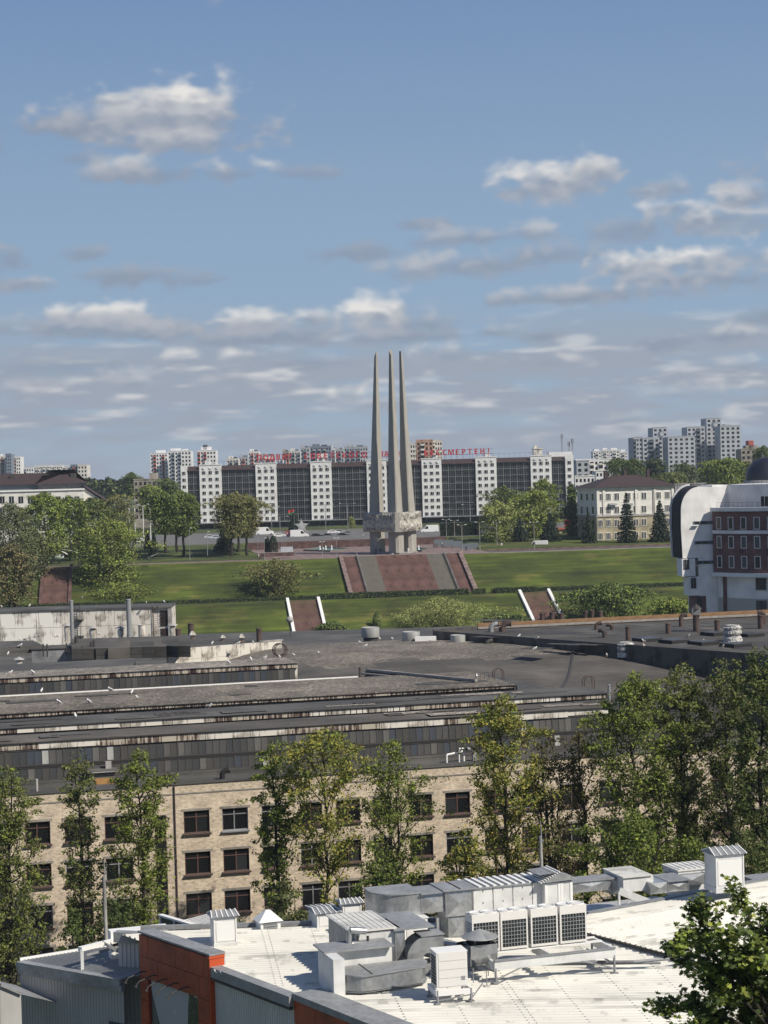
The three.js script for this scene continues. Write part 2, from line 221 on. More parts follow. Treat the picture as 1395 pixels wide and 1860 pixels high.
const M = {
  concrete: std([0.37, 0.35, 0.31], 0.9, { map: resize(T.soft, 5, 17), bumpMap: T.mottle, bumpScale: 0.02 }), whiteWall: std([0.8, 0.77, 0.7], 0.9, { map: T.streak }), stained: std([0.66, 0.62, 0.55], 0.9, { map: resize(T.streak, 4, 5) }), rustStrip: std([0.7, 0.66, 0.6], 0.85, { map: T.rust }),
  bitumen: std([0.17, 0.158, 0.14], 0.9, { map: T.bitumen }), slate: std([0.2, 0.193, 0.178], 0.85, { map: T.bitumen }), brownRoof: std([0.215, 0.192, 0.165], 0.92, { map: resize(T.bitumen, 36) }), gravel: std([0.5, 0.46, 0.405], 0.95, { map: T.gravel }), gravelPale: std([0.72, 0.68, 0.62], 0.95, { map: resize(T.gravel, 44) }),
  brick: std([0.88, 0.85, 0.81], 0.92, { map: T.brick, bumpMap: T.brickBump, bumpScale: 0.012 }), soffit: std([0.35, 0.32, 0.28], 0.9, { map: T.mottle }),
  black: std([0.018, 0.017, 0.017], 0.9), iron: std([0.05, 0.045, 0.043], 0.7), rusty: std([0.10, 0.065, 0.055], 0.85, { map: T.mottle }), brownFrame: std([0.09, 0.045, 0.038], 0.7), greyPaint: std([0.3, 0.3, 0.31], 0.6, { map: T.mottle }),
  galv: std([0.66, 0.675, 0.685], 0.3, { metalness: 0.6, map: T.metal }), galvDull: std([0.42, 0.43, 0.435], 0.55, { metalness: 0.1, map: T.metal }), whiteMetal: std([0.72, 0.72, 0.70], 0.5, { map: resize(T.soft, 3) }), whiteRoof: std([0.8, 0.795, 0.77], 0.6, { map: T.sheet }), greyCladding: std([0.6, 0.585, 0.56], 0.55, { map: resize(T.soft, 9, 14) }), darkCladding: std([0.45, 0.44, 0.42], 0.55, { map: resize(T.soft, 8, 12) }),
  red: std([0.46, 0.085, 0.035], 0.5, { map: resize(T.mottle, 5) }), cream: std([0.72, 0.70, 0.66], 0.5), grille: std([0.02, 0.026, 0.027], 0.5),
  glass: new THREE.MeshPhysicalMaterial({ color: new THREE.Color(0.02, 0.022, 0.024), roughness: 0.08, metalness: 0.0, specularIntensity: 0.8 }),
  paving: std([0.40, 0.285, 0.255], 0.9, { map: T.paving }), kerb: std([0.42, 0.4, 0.38], 0.9, { map: T.mottle }), asphalt: std([0.2, 0.193, 0.185], 0.92, { map: T.asphalt }), granite: std([0.215, 0.118, 0.1], 0.8, { map: resize(T.mottle, 3.5) }), graniteGrey: std([0.17, 0.158, 0.132], 0.85, { map: resize(T.soft, 3.5) }), graniteWall: std([0.2, 0.11, 0.095], 0.85, { map: T.paving }),
  grass: std([0.225, 0.265, 0.088], 1.0, { map: T.grass }), bark: std([0.085, 0.07, 0.055], 0.95, { map: T.bark }), barkPale: std([0.16, 0.14, 0.115], 0.95, { map: T.bark }),
  maroonRoof: std([0.098, 0.06, 0.057], 0.75, { map: T.tile }), plaster: std([0.76, 0.735, 0.68], 0.9, { map: T.soft }), plasterWhite: std([0.78, 0.775, 0.765], 0.9, { map: resize(T.soft, 11) }), ochre: std([0.55, 0.48, 0.335], 0.9, { map: resize(T.mottle, 9) }),
  whitePaint: std([0.78, 0.77, 0.74], 0.6), signRed: std([0.42, 0.025, 0.035], 0.5), water: new THREE.MeshPhysicalMaterial({ color: new THREE.Color(0.08, 0.25, 0.26), roughness: 0.12 }), rubber: std([0.02, 0.02, 0.02], 0.9), skin: std([0.42, 0.25, 0.18], 0.7),
};

// ---------------------------------------------------------------- the ground and the memorial hill
const HILL = new Frame(onY(728, 1010.5, 0), 7);                      // x along the top edge of the slope, +z down it towards the camera
const PLAZA_X0 = -36, PLAZA_X1 = 26;
function groundY(u, w) {
  if (w > 24) { if (w <= 31) return -9.2; if (w <= 52) return -9.2 - (w - 31) * 8 / 21; if (w < 62) return -17.2 - (w - 52) * 0.33; if (w < 395) return -20.5; return -20.5 + sst(395, 450, w) * 10; }
  if (w > 0) return -w * 9.2 / 24;
  const inPlaza = sst(PLAZA_X0 - 2, PLAZA_X0, u) * sst(PLAZA_X1 + 2, PLAZA_X1, u);
  const lawn = 2 * sst(-28, -92, w), step = w <= -92 ? 2 : 0;
  return mix(lawn, step, inPlaza);
}
{
  const us = [-5000, -1500, -500, -250, -160, -120, -90, -70, -55, -45, PLAZA_X0 - 2.1, PLAZA_X0, -20, 0, 12, PLAZA_X1, PLAZA_X1 + 2.1, 40, 55, 75, 90, 110, 140, 200, 300, 500, 1500, 5000], ws = [-6500, -2500, -1200, -700, -400, -250, -150, -110, -92.01, -91.99, -84, -76, -68, -60, -52, -44, -36, -28, -18, -8, 0, 3, 24, 27, 31, 36, 44, 52, 57, 62, 90, 150, 250, 350, 395, 405, 415, 425, 435, 450, 620];
  const g = new G(), P = (u, w) => HILL.world(u, groundY(u, w), w);
  for (let i = 0; i + 1 < us.length; i++) for (let j = 0; j + 1 < ws.length; j++) g.face(P(us[i], ws[j]), P(us[i], ws[j + 1]), P(us[i + 1], ws[j + 1]), P(us[i + 1], ws[j]));
  for (let i = 0; i < g.p.length / 3; i++) { const l = HILL.local(V(g.p[i * 3], g.p[i * 3 + 1], g.p[i * 3 + 2])); g.t[i * 2] = l.x; g.t[i * 2 + 1] = l.z; }
  tag(g.mesh('ground', M.grass), 'mown green grass slopes and flat ground around the memorial', 'ground', null, 'structure');
}
function sheet(name, label, category, mat, pts, lift = 0.006) {        // a thin sheet laid on the hill, corners [x, z] in the hill's own axes
  const g = new G(), P = ([u, w]) => V(u, groundY(u, w) + lift, w); g.face(...pts.map(P).reverse());
  const o = thing(name, label, category, HILL.o, HILL.deg); o.userData.kind = 'structure';
  const m = g.mesh('surface', mat, o); return m;
}
sheet('plaza', 'pink paved memorial plaza behind and around the spires', 'plaza', M.paving, [[PLAZA_X0, -91.5], [PLAZA_X1, -91.5], [PLAZA_X1, -1.2], [PLAZA_X0, -1.2]]);
sheet('footpath', 'pinkish paved footpath along the top of the left grass slope', 'path', M.paving, [[-175, -9], [PLAZA_X0, -9], [PLAZA_X0, -1.2], [-175, -1.2]]);
sheet('road', 'narrow grey road behind the top of the right grass slope', 'road', M.asphalt, [[PLAZA_X1, -17], [230, -17], [230, -6], [PLAZA_X1, -6]], 0.01);
sheet('pavement', 'pale pavement strip between the right road and the grass slope', 'pavement', M.kerb, [[PLAZA_X1, -5], [230, -5], [230, -1.4], [PLAZA_X1, -1.4]], 0.012);
{ // street in front of the long apartment building, raised above the plaza
  const o = thing('street', 'grey asphalt street and parking area in front of the long apartment building', 'street', HILL.o, HILL.deg); o.userData.kind = 'structure';
  new G().face(V(-220, 2.012, -93.2), V(300, 2.012, -93.2), V(300, 2.012, -230), V(-220, 2.012, -230)).mesh('surface', M.asphaltPale = std([0.3, 0.29, 0.275], 0.92, { map: T.asphalt }), o);
  const k = thing('kerb', 'red granite kerb along the road behind the right grass slope', 'kerb', HILL.o, HILL.deg); k.userData.kind = 'structure';
  for (const [z, h] of [[-5.4, 0.13], [-17.3, 0.35]]) for (let x = PLAZA_X1 + 0.5; x < 200; x += 6) blockSpan('kerb_stone', M.granite, k, x, x + 5.96, 0, h, z - 0.2, z + 0.2);
}
{
  const o = inFrame('retaining_wall', 'long reddish brown stepped wall at the back of the plaza', 'wall', HILL); o.userData.kind = 'structure';
  for (let k = 0; k < 7; k++) blockSpan('step', M.graniteWall, o, PLAZA_X0 - 0.5, PLAZA_X1 + 0.5, -0.2, 0.3 * (k + 1), -93.2 + 0.0, -86.4 - k * 0.85);
}
// ---- the great stair
function flight(name, mat, parent, x0, x1, z0, z1, y0, y1, n) {       // one flight of n steps going down from (z0, y0) to (z1, y1)
  const g = new G(), dz = (z1 - z0) / n, dy = (y1 - y0) / n;
  for (let i = 0; i < n; i++) { const z = z0 + i * dz, y = y0 + i * dy; g.face(V(x0, y, z), V(x0, y, z + dz), V(x1, y, z + dz), V(x1, y, z)); g.face(V(x0, y, z + dz), V(x0, y + dy, z + dz), V(x1, y + dy, z + dz), V(x1, y, z + dz)); }
  return g.mesh(name, mat, parent);
}
{
  const o = inFrame('grand_staircase', 'wide staircase with red and grey bands below the three spires', 'staircase', HILL), w = 33.2, X = (f) => -w / 2 + f * w, lift = 0.28;
  const Y0 = 0.1, Y1 = -9.2 + 0.02, Z0 = -1, Z1 = 23.7;
  for (const [a, b, m] of [[0.022, 0.135, M.granite], [0.148, 0.295, M.graniteGrey], [0.295, 0.71, M.granite], [0.71, 0.852, M.graniteGrey], [0.866, 0.975, M.granite]]) flight('step_flight', m, o, X(a) + 0.01, X(b) - 0.01, Z0, Z1, Y0 + lift, Y1 + lift, 62);
  for (const f of [0.135, 0.852]) {                                   // low stone channels with a row of posts and a rail
    const g = new G(), x0 = X(f) + 0.02, x1 = X(f + 0.013);
    g.extrude([[Z0, Y0 + 0.2], [Z1, Y1 + 0.2], [Z1, Y1 + 0.55], [Z0, Y0 + 0.55]], (z, y, e) => V(e ? x1 : x0, y, z)).face(V(x0, Y0 + 0.55, Z0), V(x0, Y1 + 0.55, Z1), V(x1, Y1 + 0.55, Z1), V(x1, Y0 + 0.55, Z0)).mesh('ramp', M.graniteGrey, o);
    const r = new G(); for (let i = 0; i <= 20; i++) { const z = mix(Z0, Z1, i / 20), y = mix(Y0, Y1, i / 20); r.box((x0 + x1) / 2, y + 0.9, z, 0.07, 0.9, 0.07); } r.bar(V((x0 + x1) / 2, Y0 + 1.32, Z0), V((x0 + x1) / 2, Y1 + 1.32, Z1), 0.08); r.bar(V((x0 + x1) / 2, Y0 + 0.95, Z0), V((x0 + x1) / 2, Y1 + 0.95, Z1), 0.05); r.mesh('handrail', M.greyPaint, o);
  }
  for (const [a, b] of [[-0.004, 0.022], [0.975, 1.004]]) {             // cheek walls with a pale cap
    const x0 = X(a), x1 = X(b), P = (z, y, e) => V(e ? x1 : x0, y, z), q = [[Z0, Y0 - 6], [Z1 + 0.4, Y1 - 1], [Z1 + 0.4, Y1 + 0.75], [Z0, Y0 + 0.75]];
    const g = new G().extrude(q, P); g.face(...q.map(([z, y]) => P(z, y, 0))).face(...q.map(([z, y]) => P(z, y, 1))).mesh('cheek_wall', M.graniteWall, o);
    const c = new G(), q2 = [[Z0 - 0.1, Y0 + 0.753], [Z1 + 0.5, Y1 + 0.753], [Z1 + 0.5, Y1 + 0.95], [Z0 - 0.1, Y0 + 0.95]], Q = (z, y, e) => V(e ? x1 + 0.1 : x0 - 0.1, y, z);
    c.extrude(q2, Q).face(...q2.map(([z, y]) => Q(z, y, 0))).face(...q2.map(([z, y]) => Q(z, y, 1))).mesh('coping', M.paving, o);
  }
  blockSpan('landing', M.kerb, o, X(-0.01), X(1.01), 0.02, Y0 + lift - 0.002, -3.2, Z0);
}
function smallStair(px, label, wid, z0, z1, y0, y1, wallMat) {
  const c = HILL.local(onY(...px)); const o = inFrame('side_staircase', label, 'staircase', HILL), X = c.x;
  flight('step_flight', M.granite, o, X - wid / 2, X + wid / 2, z0, mix(z0, z1, 0.48), y0 + 0.12, mix(y0, y1, 0.48) + 0.12, 22);
  flight('step_flight', M.granite, o, X - wid / 2, X + wid / 2, mix(z0, z1, 0.53), z1, mix(y0, y1, 0.5) + 0.1, y1 + 0.12, 24);
  blockSpan('landing', M.granite, o, X - wid / 2, X + wid / 2, mix(y0, y1, 0.48) - 0.4, mix(y0, y1, 0.49) + 0.1, mix(z0, z1, 0.48), mix(z0, z1, 0.53));
  for (const s of [-1, 1]) {
    const x0 = X + s * wid / 2, x1 = x0 + s * 0.75, g = new G(), N = 3;
    for (let i = 0; i < N; i++) { const a = i / N, b = (i + 1) / N, q = [[mix(z0, z1, a), mix(y0, y1, a) - 1.2], [mix(z0, z1, b), mix(y0, y1, b) - 1.2], [mix(z0, z1, b), mix(y0, y1, b) + 0.62 + 0.25 * (i < N - 1 ? 1 : 0)], [mix(z0, z1, a), mix(y0, y1, a) + 0.9]]; const P = (z, y, e) => V(e ? x1 : x0, y, z); g.extrude(q, P).face(...q.map(([z, y]) => P(z, y, 0))).face(...q.map(([z, y]) => P(z, y, 1))); }
    g.mesh('cheek_wall', wallMat, o);
  }
}
smallStair([543, 1086, -9.2], 'small maroon staircase with white side walls left of the grand staircase', 7.1, 30.5, 53, -9.2, -17.6, M.whitePaint);
smallStair([973, 1077, -9.2], 'small maroon staircase with white side walls right of the grand staircase', 6.8, 30.5, 53, -9.2, -17.6, M.whitePaint);
smallStair([104, 1031, 0], 'dark shaded maroon staircase among the trees at far left', 6.6, -0.5, 24, 0, -9.2, M.graniteWall);

// ---- the monument: three tapering spires on a hexagonal ring carried by three pillars
{
  const c = at(717, 1003, 560); c.y = 0.03; const A0 = 6, s = 0.1547;
  const o = thing('monument', 'tall concrete monument of three bayonet-like spires on a carved ring', 'monument', c);
  const pol = (az, r) => [Math.sin(az * Math.PI / 180) * r, Math.cos(az * Math.PI / 180) * r];
  const tri = (cx, cz, R, cut, az0 = A0) => { const out = []; for (let k = 0; k < 3; k++) { const a = az0 + 120 * k, [x, z] = pol(a, R - cut * 0.866), [tx, tz] = pol(a + 90, cut / 2); out.push([cx + x - tx, cz + z - tz], [cx + x + tx, cz + z + tz]); } return out; };
  new G().prism(tri(0, 0, 9.6, 3.2), 0, 0.35).mesh('plinth', M.kerb, o);
  const Y1 = 6.2, Y2 = 11.6;
  for (let k = 0; k < 3; k++) {
    const [x, z] = pol(A0 + 120 * k, 5.15);
    new G().prism(tri(x, z, 3.0, 0.9), 0.35, Y1).mesh('pillar', M.concrete, o);
    // spire: base triangle lofted to a small slanted one at its inner corner
    const g = new G(), B = tri(x, z, 2.62, 0.4), [tx, tz] = pol(A0 + 120 * k, 4.1), Tt = tri(tx, tz, 0.6, 0.1), H = 57.4;
    const top = Tt.map(([px, pz]) => { const out = (px - tx) * tx + (pz - tz) * tz; return V(px, H - 1.1 - out / 3.75 * 1.6, pz); });
    const N = 9; let prev = B.map(([px, pz]) => V(px, Y2, pz));
    for (let i = 1; i <= N; i++) { const t = i / N, now = B.map(([px, pz], j) => V(mix(px, top[j].x, t), mix(Y2, top[j].y, t), mix(pz, top[j].z, t))); for (let j = 0; j < 6; j++) { const e = (j + 1) % 6; g.face(prev[j], prev[e], now[e], now[j]); } prev = now; }
    g.face(...top); g.mesh('spire', M.concrete, o);
  }
  // ring with a rough abstract high relief on its three broad faces
  const ring = tri(0, 0, 10.4, 1.3), inner = tri(0, 0, 8.2, 1.0); const rg = new G();
  for (let j = 0; j < 6; j++) {
    const a = ring[j], b = ring[(j + 1) % 6], L = Math.hypot(b[0] - a[0], b[1] - a[1]);
    if (L < 3) { rg.face(V(a[0], Y1, a[1]), V(b[0], Y1, b[1]), V(b[0], Y2, b[1]), V(a[0], Y2, a[1])); continue; }
    const g = new G(), nx = 84, ny = 30, nrm = [(b[1] - a[1]) / L, -(b[0] - a[0]) / L], sgn = nrm[0] * a[0] + nrm[1] * a[1] > 0 ? 1 : -1;
    const P = (i, k) => { const u = i / nx, v = k / ny, X = u * L, Yy = v * (Y2 - Y1), edge = Math.min(1, Math.min(u, 1 - u) * 14, Math.min(v, 1 - v) * 9);
      const fig = Math.abs(Math.sin(X * 1.25 + 2.2 * fbm(X * 0.35, Yy * 0.4, 3, 5 + j))) * 0.4 + 1.2 * (fbm(X * 0.85 + 20, Yy * 0.75 + X * 0.3, 4, 9 + j) - 0.38) + 0.5 * Math.abs(fbm(X * 2.1, Yy * 1.7, 3, 19 + j) - 0.5);
      const d = 0.95 * edge * clamp(fig, -0.1, 1) * sgn; return V(mix(a[0], b[0], u) + nrm[0] * d, mix(Y1, Y2, v), mix(a[1], b[1], u) + nrm[1] * d); };
    for (let i = 0; i < nx; i++) for (let k = 0; k < ny; k++) { const q = [P(i, k), P(i + 1, k), P(i + 1, k + 1), P(i, k + 1)]; if (sgn < 0) q.reverse(); g.face(q[0], q[1], q[2]); g.face(q[0], q[2], q[3]); }
    g.mesh('relief', j === 1 || j === 0 ? M.reliefPale || (M.reliefPale = std([0.66, 0.62, 0.55], 0.9, { map: T.relief })) : M.reliefPale || (M.reliefPale = std([0.66, 0.62, 0.55], 0.9, { map: T.relief })), o);
  }
  for (let j = 0; j < 6; j++) { const a = ring[j], b = ring[(j + 1) % 6], e = inner[(j + 1) % 6], f = inner[j]; for (const y of [Y1, Y2]) rg.face(V(a[0], y, a[1]), V(b[0], y, b[1]), V(e[0], y, e[1]), V(f[0], y, f[1])); rg.face(V(f[0], Y1, f[1]), V(e[0], Y1, e[1]), V(e[0], Y2, e[1]), V(f[0], Y2, f[1])); }
  rg.mesh('ring', M.concrete, o);
  const lampG = new G(); lampG.box(-5.0, 4.4, 3.2, 0.5, 0.16, 0.3); lampG.mesh('wall_lamp', M.whitePaint, o);
}
// fountain pools with low stone rims and jets
function pool(px0, px1, pyf, pyb, label) {
  const a = HILL.local(onY(px0, pyf, 0)), b = HILL.local(onY(px1, pyf, 0)), c = HILL.local(onY((px0 + px1) / 2, pyb, 0)), o = inFrame('fountain_pool', label, 'fountain', HILL);
  const mx = (a.x + b.x) / 2, mz = (c.z + a.z) / 2, hx = (b.x - a.x) / 2, hz = (a.z - c.z) / 2 + 4, D = (k) => [[mx - hx * k, mz + hz * 0.25 * k], [mx - hx * 0.05, mz + hz * k], [mx + hx * k, mz + hz * 0.3 * k], [mx + hx * 0.05, mz - hz * k]];
  const A = D(1), B = D(0.92), g = new G(), y = 0.45;
  for (let i = 0; i < 4; i++) { const j = (i + 1) % 4; g.face(V(A[i][0], y, A[i][1]), V(A[j][0], y, A[j][1]), V(B[j][0], y, B[j][1]), V(B[i][0], y, B[i][1])); g.face(V(A[i][0], 0, A[i][1]), V(A[j][0], 0, A[j][1]), V(A[j][0], y, A[j][1]), V(A[i][0], y, A[i][1])); g.face(V(B[i][0], 0, B[i][1]), V(B[j][0], 0, B[j][1]), V(B[j][0], y, B[j][1]), V(B[i][0], y, B[i][1])); }
  g.mesh('rim', M.graniteGrey, o); new G().face(...B.map(([x, z]) => V(x, 0.22, z))).mesh('water', M.water, o);
  for (let i = -1; i <= 1; i++) { const j = new G(); j.lathe([[0.28, 0.22], [0.16, 0.6], [0.2, 1.1], [0.0, 1.55]], V(mx + i * hx * 0.25, 0, mz + hz * 0.1), 7); j.mesh('jet', M.whitePaint, o); }
}
pool(556, 652, 1003, 995, 'turquoise diamond shaped fountain pool left of the monument');
pool(742, 792, 1002, 996, 'narrow fountain pool just right of the monument pillars');

// ---------------------------------------------------------------- the long apartment building behind the square
M.paneDark = [0, 1, 2, 3].map((k) => new THREE.MeshPhysicalMaterial({ color: new THREE.Color([0.012, 0.035, 0.07, 0.022][k], [0.013, 0.037, 0.074, 0.024][k], [0.015, 0.04, 0.078, 0.026][k]), roughness: [0.1, 0.2, 0.35, 0.15][k], map: T.mottle }));
M.paneRow = [[0.05, 0.05, 0.05], [0.075, 0.072, 0.07], [0.04, 0.042, 0.045], [0.095, 0.09, 0.086], [0.06, 0.055, 0.05], [0.045, 0.055, 0.075], [0.13, 0.125, 0.115], [0.42, 0.42, 0.4]].map((c) => { const m = std(c, 0.55, { map: T.mottle }); m.userData.pane = true; return m; });
M.windowWhite = std([0.6, 0.6, 0.58], 0.6);
M.paneDark.forEach((m) => { m.userData.pane = true; });
const APT = new Frame(at(330, 900, 824), 0.4); APT.o.y = 0;
const AX = (px) => APT.hit(px, 890, 'z', 0).x;
const APTOP = 28.6, APB = 2, FLOOR = 2.8;
{
  const o = inFrame('apartment_building', 'long white apartment building with dark glazed bays behind the monument', 'apartment building', APT);
  const R = rng(5), piers = [[363, 403], [465, 503], [565, 603], [667, 703], [767, 803], [865, 903], [965, 1003]], ends = [[329, 341], [1028, 1043]], bays = [[341, 363], [403, 465], [503, 565], [603, 667], [703, 767], [803, 865], [903, 965], [1003, 1028]];
  blockSpan('wall', M.plasterWhite, o, AX(329), AX(1043), APB, 26.6, -13, -1.2);
  const winMat = M.paneDark[0];
  const makeWin = (x, y, z, w = 1.5, h = 1.45) => { const f = new G(); f.span(-w / 2, w / 2, -h / 2, -h / 2 + 0.09, 0.0, 0.1).span(-w / 2, w / 2, h / 2 - 0.09, h / 2, 0, 0.1).span(-w / 2, -w / 2 + 0.09, -h / 2 + 0.09, h / 2 - 0.09, 0, 0.1).span(w / 2 - 0.09, w / 2, -h / 2 + 0.09, h / 2 - 0.09, 0, 0.1).span(0.1, 0.19, -h / 2 + 0.09, h / 2 - 0.09, 0, 0.1); return f; };
  const frameMesh = new THREE.Mesh(makeWin(0, 0, 0).geo(), M.windowWhite), holeMat = M.paneDark;
  const win = (x, y, z) => { const w = frameMesh.clone(); w.position.set(x, y, z); put(w, 'window', o); block('pane', holeMat[R() < 0.6 ? 0 : R() < 0.5 ? 3 : 1], w, 0, 0, 0.02, 1.34, 1.28, 0.05); };
  for (const [a, b] of [...piers, ...ends]) {
    const x0 = AX(a), x1 = AX(b), end = b - a < 20, z = 0;
    const g = new G().span(x0, x1, 4.6, APTOP, -1.2, z); if (!end) g.span(x0 - 0.15, x1 + 0.15, APTOP, APTOP + 0.35, -1.3, z + 0.2); g.mesh('facade_pier', M.plasterWhite, o);
    for (let f = 0; f < 8; f++) for (let i = 0; i < (end ? 1 : 3); i++) win(end ? (x0 + x1) / 2 : mix(x0, x1, [0.2, 0.5, 0.8][i]), 5.9 + f * FLOOR, z + 0.03);
    if (!end) for (let i = 0; i < 3; i++) { const h = new G(), cx = mix(x0, x1, [0.2, 0.5, 0.8][i]); const n = 8; for (let k = 0; k < n; k++) { const t0 = Math.PI * (0.15 + 0.5 * k / n), t1 = Math.PI * (0.15 + 0.5 * (k + 1) / n); h.bar(V(cx + 0.9 - 1.5 * Math.sin(t0), 26.2 + 1.1 * Math.sin(t0 * 0.9), 0.12), V(cx + 0.9 - 1.5 * Math.sin(t1), 26.2 + 1.1 * Math.sin(t1 * 0.9), 0.12), 0.2); } h.mesh('arch_trim', M.greyPaint, o); }
  }
  // glazed bays: panes a storey high, pale mullions, and a sloping brown roof
  for (const [a, b] of bays) {
    const x0 = AX(a), x1 = AX(b), n = Math.max(2, Math.round((x1 - x0) / 2.85)), w = (x1 - x0) / n, z = -0.75, mul = new G();
    for (let f = 0; f < 8; f++) {
      const y0 = 4.7 + f * 2.72, y1 = y0 + 2.72;
      for (let i = 0; i < n; i++) { const dark = f >= 6 ? [0.2, 0.8] : [0.62, 0.9], r = R(); blockSpan('glass_panel', M.paneDark[r < dark[0] ? 0 : r < dark[1] ? 3 : 1], o, x0 + i * w + 0.06, x0 + (i + 1) * w - 0.06, y0 + 0.95, y1 - 0.04, z - 0.08, z); blockSpan('glass_panel', M.paneDark[R() < (f >= 6 ? 0.85 : 0.5) ? 1 : R() < 0.3 ? 2 : 3], o, x0 + i * w + 0.06, x0 + (i + 1) * w - 0.06, y0 + 0.04, y0 + 0.9, z - 0.08, z); }
      mul.span(x0, x1, y0 - 0.05, y0 + 0.03, z - 0.05, z + 0.07);
      for (let i = 0; i < n; i++) { mul.span(x0 + (i + 0.33) * w - 0.02, x0 + (i + 0.33) * w + 0.02, y0 + 0.04, y1 - 0.06, z, z + 0.03); mul.span(x0 + (i + 0.67) * w - 0.02, x0 + (i + 0.67) * w + 0.02, y0 + 0.04, y1 - 0.06, z, z + 0.03); }
    }
    for (let i = 0; i <= n; i++) mul.span(x0 + i * w - 0.06, x0 + i * w + 0.06, 4.6, 26.5, z, z + 0.12);
    mul.mesh('mullions', std([0.36, 0.37, 0.37], 0.5), o);
    const rf = new G(); rf.extrude([[-3.4, 28.3], [0.1, 26.5], [0.1, 26.3], [-3.4, 26.3]], (zz, y, e) => V(e ? x1 : x0, y, zz)); for (const x of [x0, x1]) rf.face(V(x, 28.3, -3.4), V(x, 26.5, 0.1), V(x, 26.3, 0.1), V(x, 26.3, -3.4)); rf.mesh('roof', M.maroonRoof, o);
  }
  blockSpan('flat_roof', M.slate, o, AX(329), AX(1043), 26.6, 27.6, -13, -3.5);
  // ground floor: dark shopfronts under a long canopy
  const xs = AX(329), xe = AX(1043); blockSpan('canopy', M.greyPaint, o, xs, xe, 4.35, 4.75, -0.6, 1.6);
  for (let x = xs; x < xe - 3; x += 4.4) { blockSpan('shop_window', M.paneDark[R() < 0.7 ? 0 : 3], o, x + 0.2, x + 4.1, 2.3, 4.3, -1.1, -0.95); blockSpan('shop_pier', R() < 0.25 ? M.granite : M.greyPaint, o, x - 0.2, x + 0.18, APB, 4.35, -1.1, -0.7); }
  // roof houses and lift rooms
  for (const [a, b, h] of [[470, 500, 1.9], [480, 496, 2.9], [577, 596, 3.6], [505, 520, 1.3], [372, 382, 2.0], [787, 797, 1.6], [883, 893, 1.7]]) blockSpan('roof_house', M.plasterWhite, o, AX(a), AX(b), APTOP - 1, APTOP + h, -9, -4);
  const tw = new G().span(AX(972), AX(988), APTOP, APTOP + 2.9, -8, -3).span(AX(971), AX(989), APTOP + 2.9, APTOP + 3.3, -8.3, -2.7).span(AX(974), AX(980), APTOP + 3.3, APTOP + 4.4, -7, -4.5); tw.mesh('lift_house', M.stained, o);
  blockSpan('roof_house', M.plasterWhite, o, AX(1000), AX(1043), APTOP - 1.6, APTOP + 1.5, -9, -3);
  const rail = new G(); for (let x = xs; x < xe; x += 2.2) rail.box(x, 29.4, -4, 0.06, 1.4, 0.06); rail.bar(V(xs, 30.1, -4), V(xe, 30.1, -4), 0.06); rail.mesh('railing', M.iron, o);
}
for (const [px, py, top, k] of [[1021, 822, 788, 0], [1034, 822, 802, 1], [1040, 822, 797, 2]]) {
  const p = APT.local(at(px, py, 829)), o = inFrame('radio_mast', `${['tallest', 'shortest', 'rightmost'][k]} of the three radio masts on the right end of the long apartment roof`, 'radio mast', APT), h = (py - top) * 0.229, g = new G();
  for (const [a, b] of [[-0.2, -0.2], [0.2, -0.2], [0, 0.25]]) g.bar(V(p.x + a, 28.6, p.z + b), V(p.x + a * 0.6, 29.6 + h, p.z + b * 0.6), 0.1); for (let y = 29; y < 29 + h; y += 0.8) g.box(p.x, y, p.z, 0.42, 0.06, 0.42); g.mesh('lattice', M.greyPaint, o);
  for (let i = 0; i < 3; i++) { const a = i * 2.1 + k; block('antenna', M.greyPaint, o, p.x + 0.45 * Math.cos(a), 28.8 + h, p.z + 0.45 * Math.sin(a), 0.22, 1.9, 0.16, a); }
}
{ // the red slogan on the roof
  const font = await new FontLoader().loadAsync('fonts/droid/droid_sans_bold.typeface.json');
  const o = inFrame('rooftop_sign', 'red Cyrillic slogan of separate letters along the long apartment roof', 'sign', APT), z = -2.6;
  const words = [['ПОДВИГ', 467, 535], ['СОВЕТСКОГО', 552, 669], ['НАРОДА', 689, 748], ['БЕССМЕРТЕН!', 770, 896]], size = 2.35, cache = new Map();
  const frame = new G();
  for (const [w, a, b] of words) [...w].forEach((ch, i) => {
    if (!cache.has(ch)) { const g = new TextGeometry(ch, { font, size, depth: 0.25, curveSegments: 4 }); g.computeBoundingBox(); cache.set(ch, g); }
    const g = cache.get(ch), bb = g.boundingBox, x0 = AX(a), x1 = AX(b), m = new THREE.Mesh(g, M.signRed); m.position.set(mix(x0, x1, (i + 0.5) / w.length) - (bb.min.x + bb.max.x) / 2, 30.05, z); put(m, 'letter', o);
    const cx = mix(x0, x1, (i + 0.5) / w.length); frame.box(cx, 29.6, z - 0.2, 0.1, 4.6, 0.1);
  });
  frame.span(AX(465), AX(898), 30.15, 30.25, z - 0.3, z - 0.2).span(AX(465), AX(898), 32.1, 32.2, z - 0.3, z - 0.2); frame.mesh('sign_frame', M.iron, o);
}

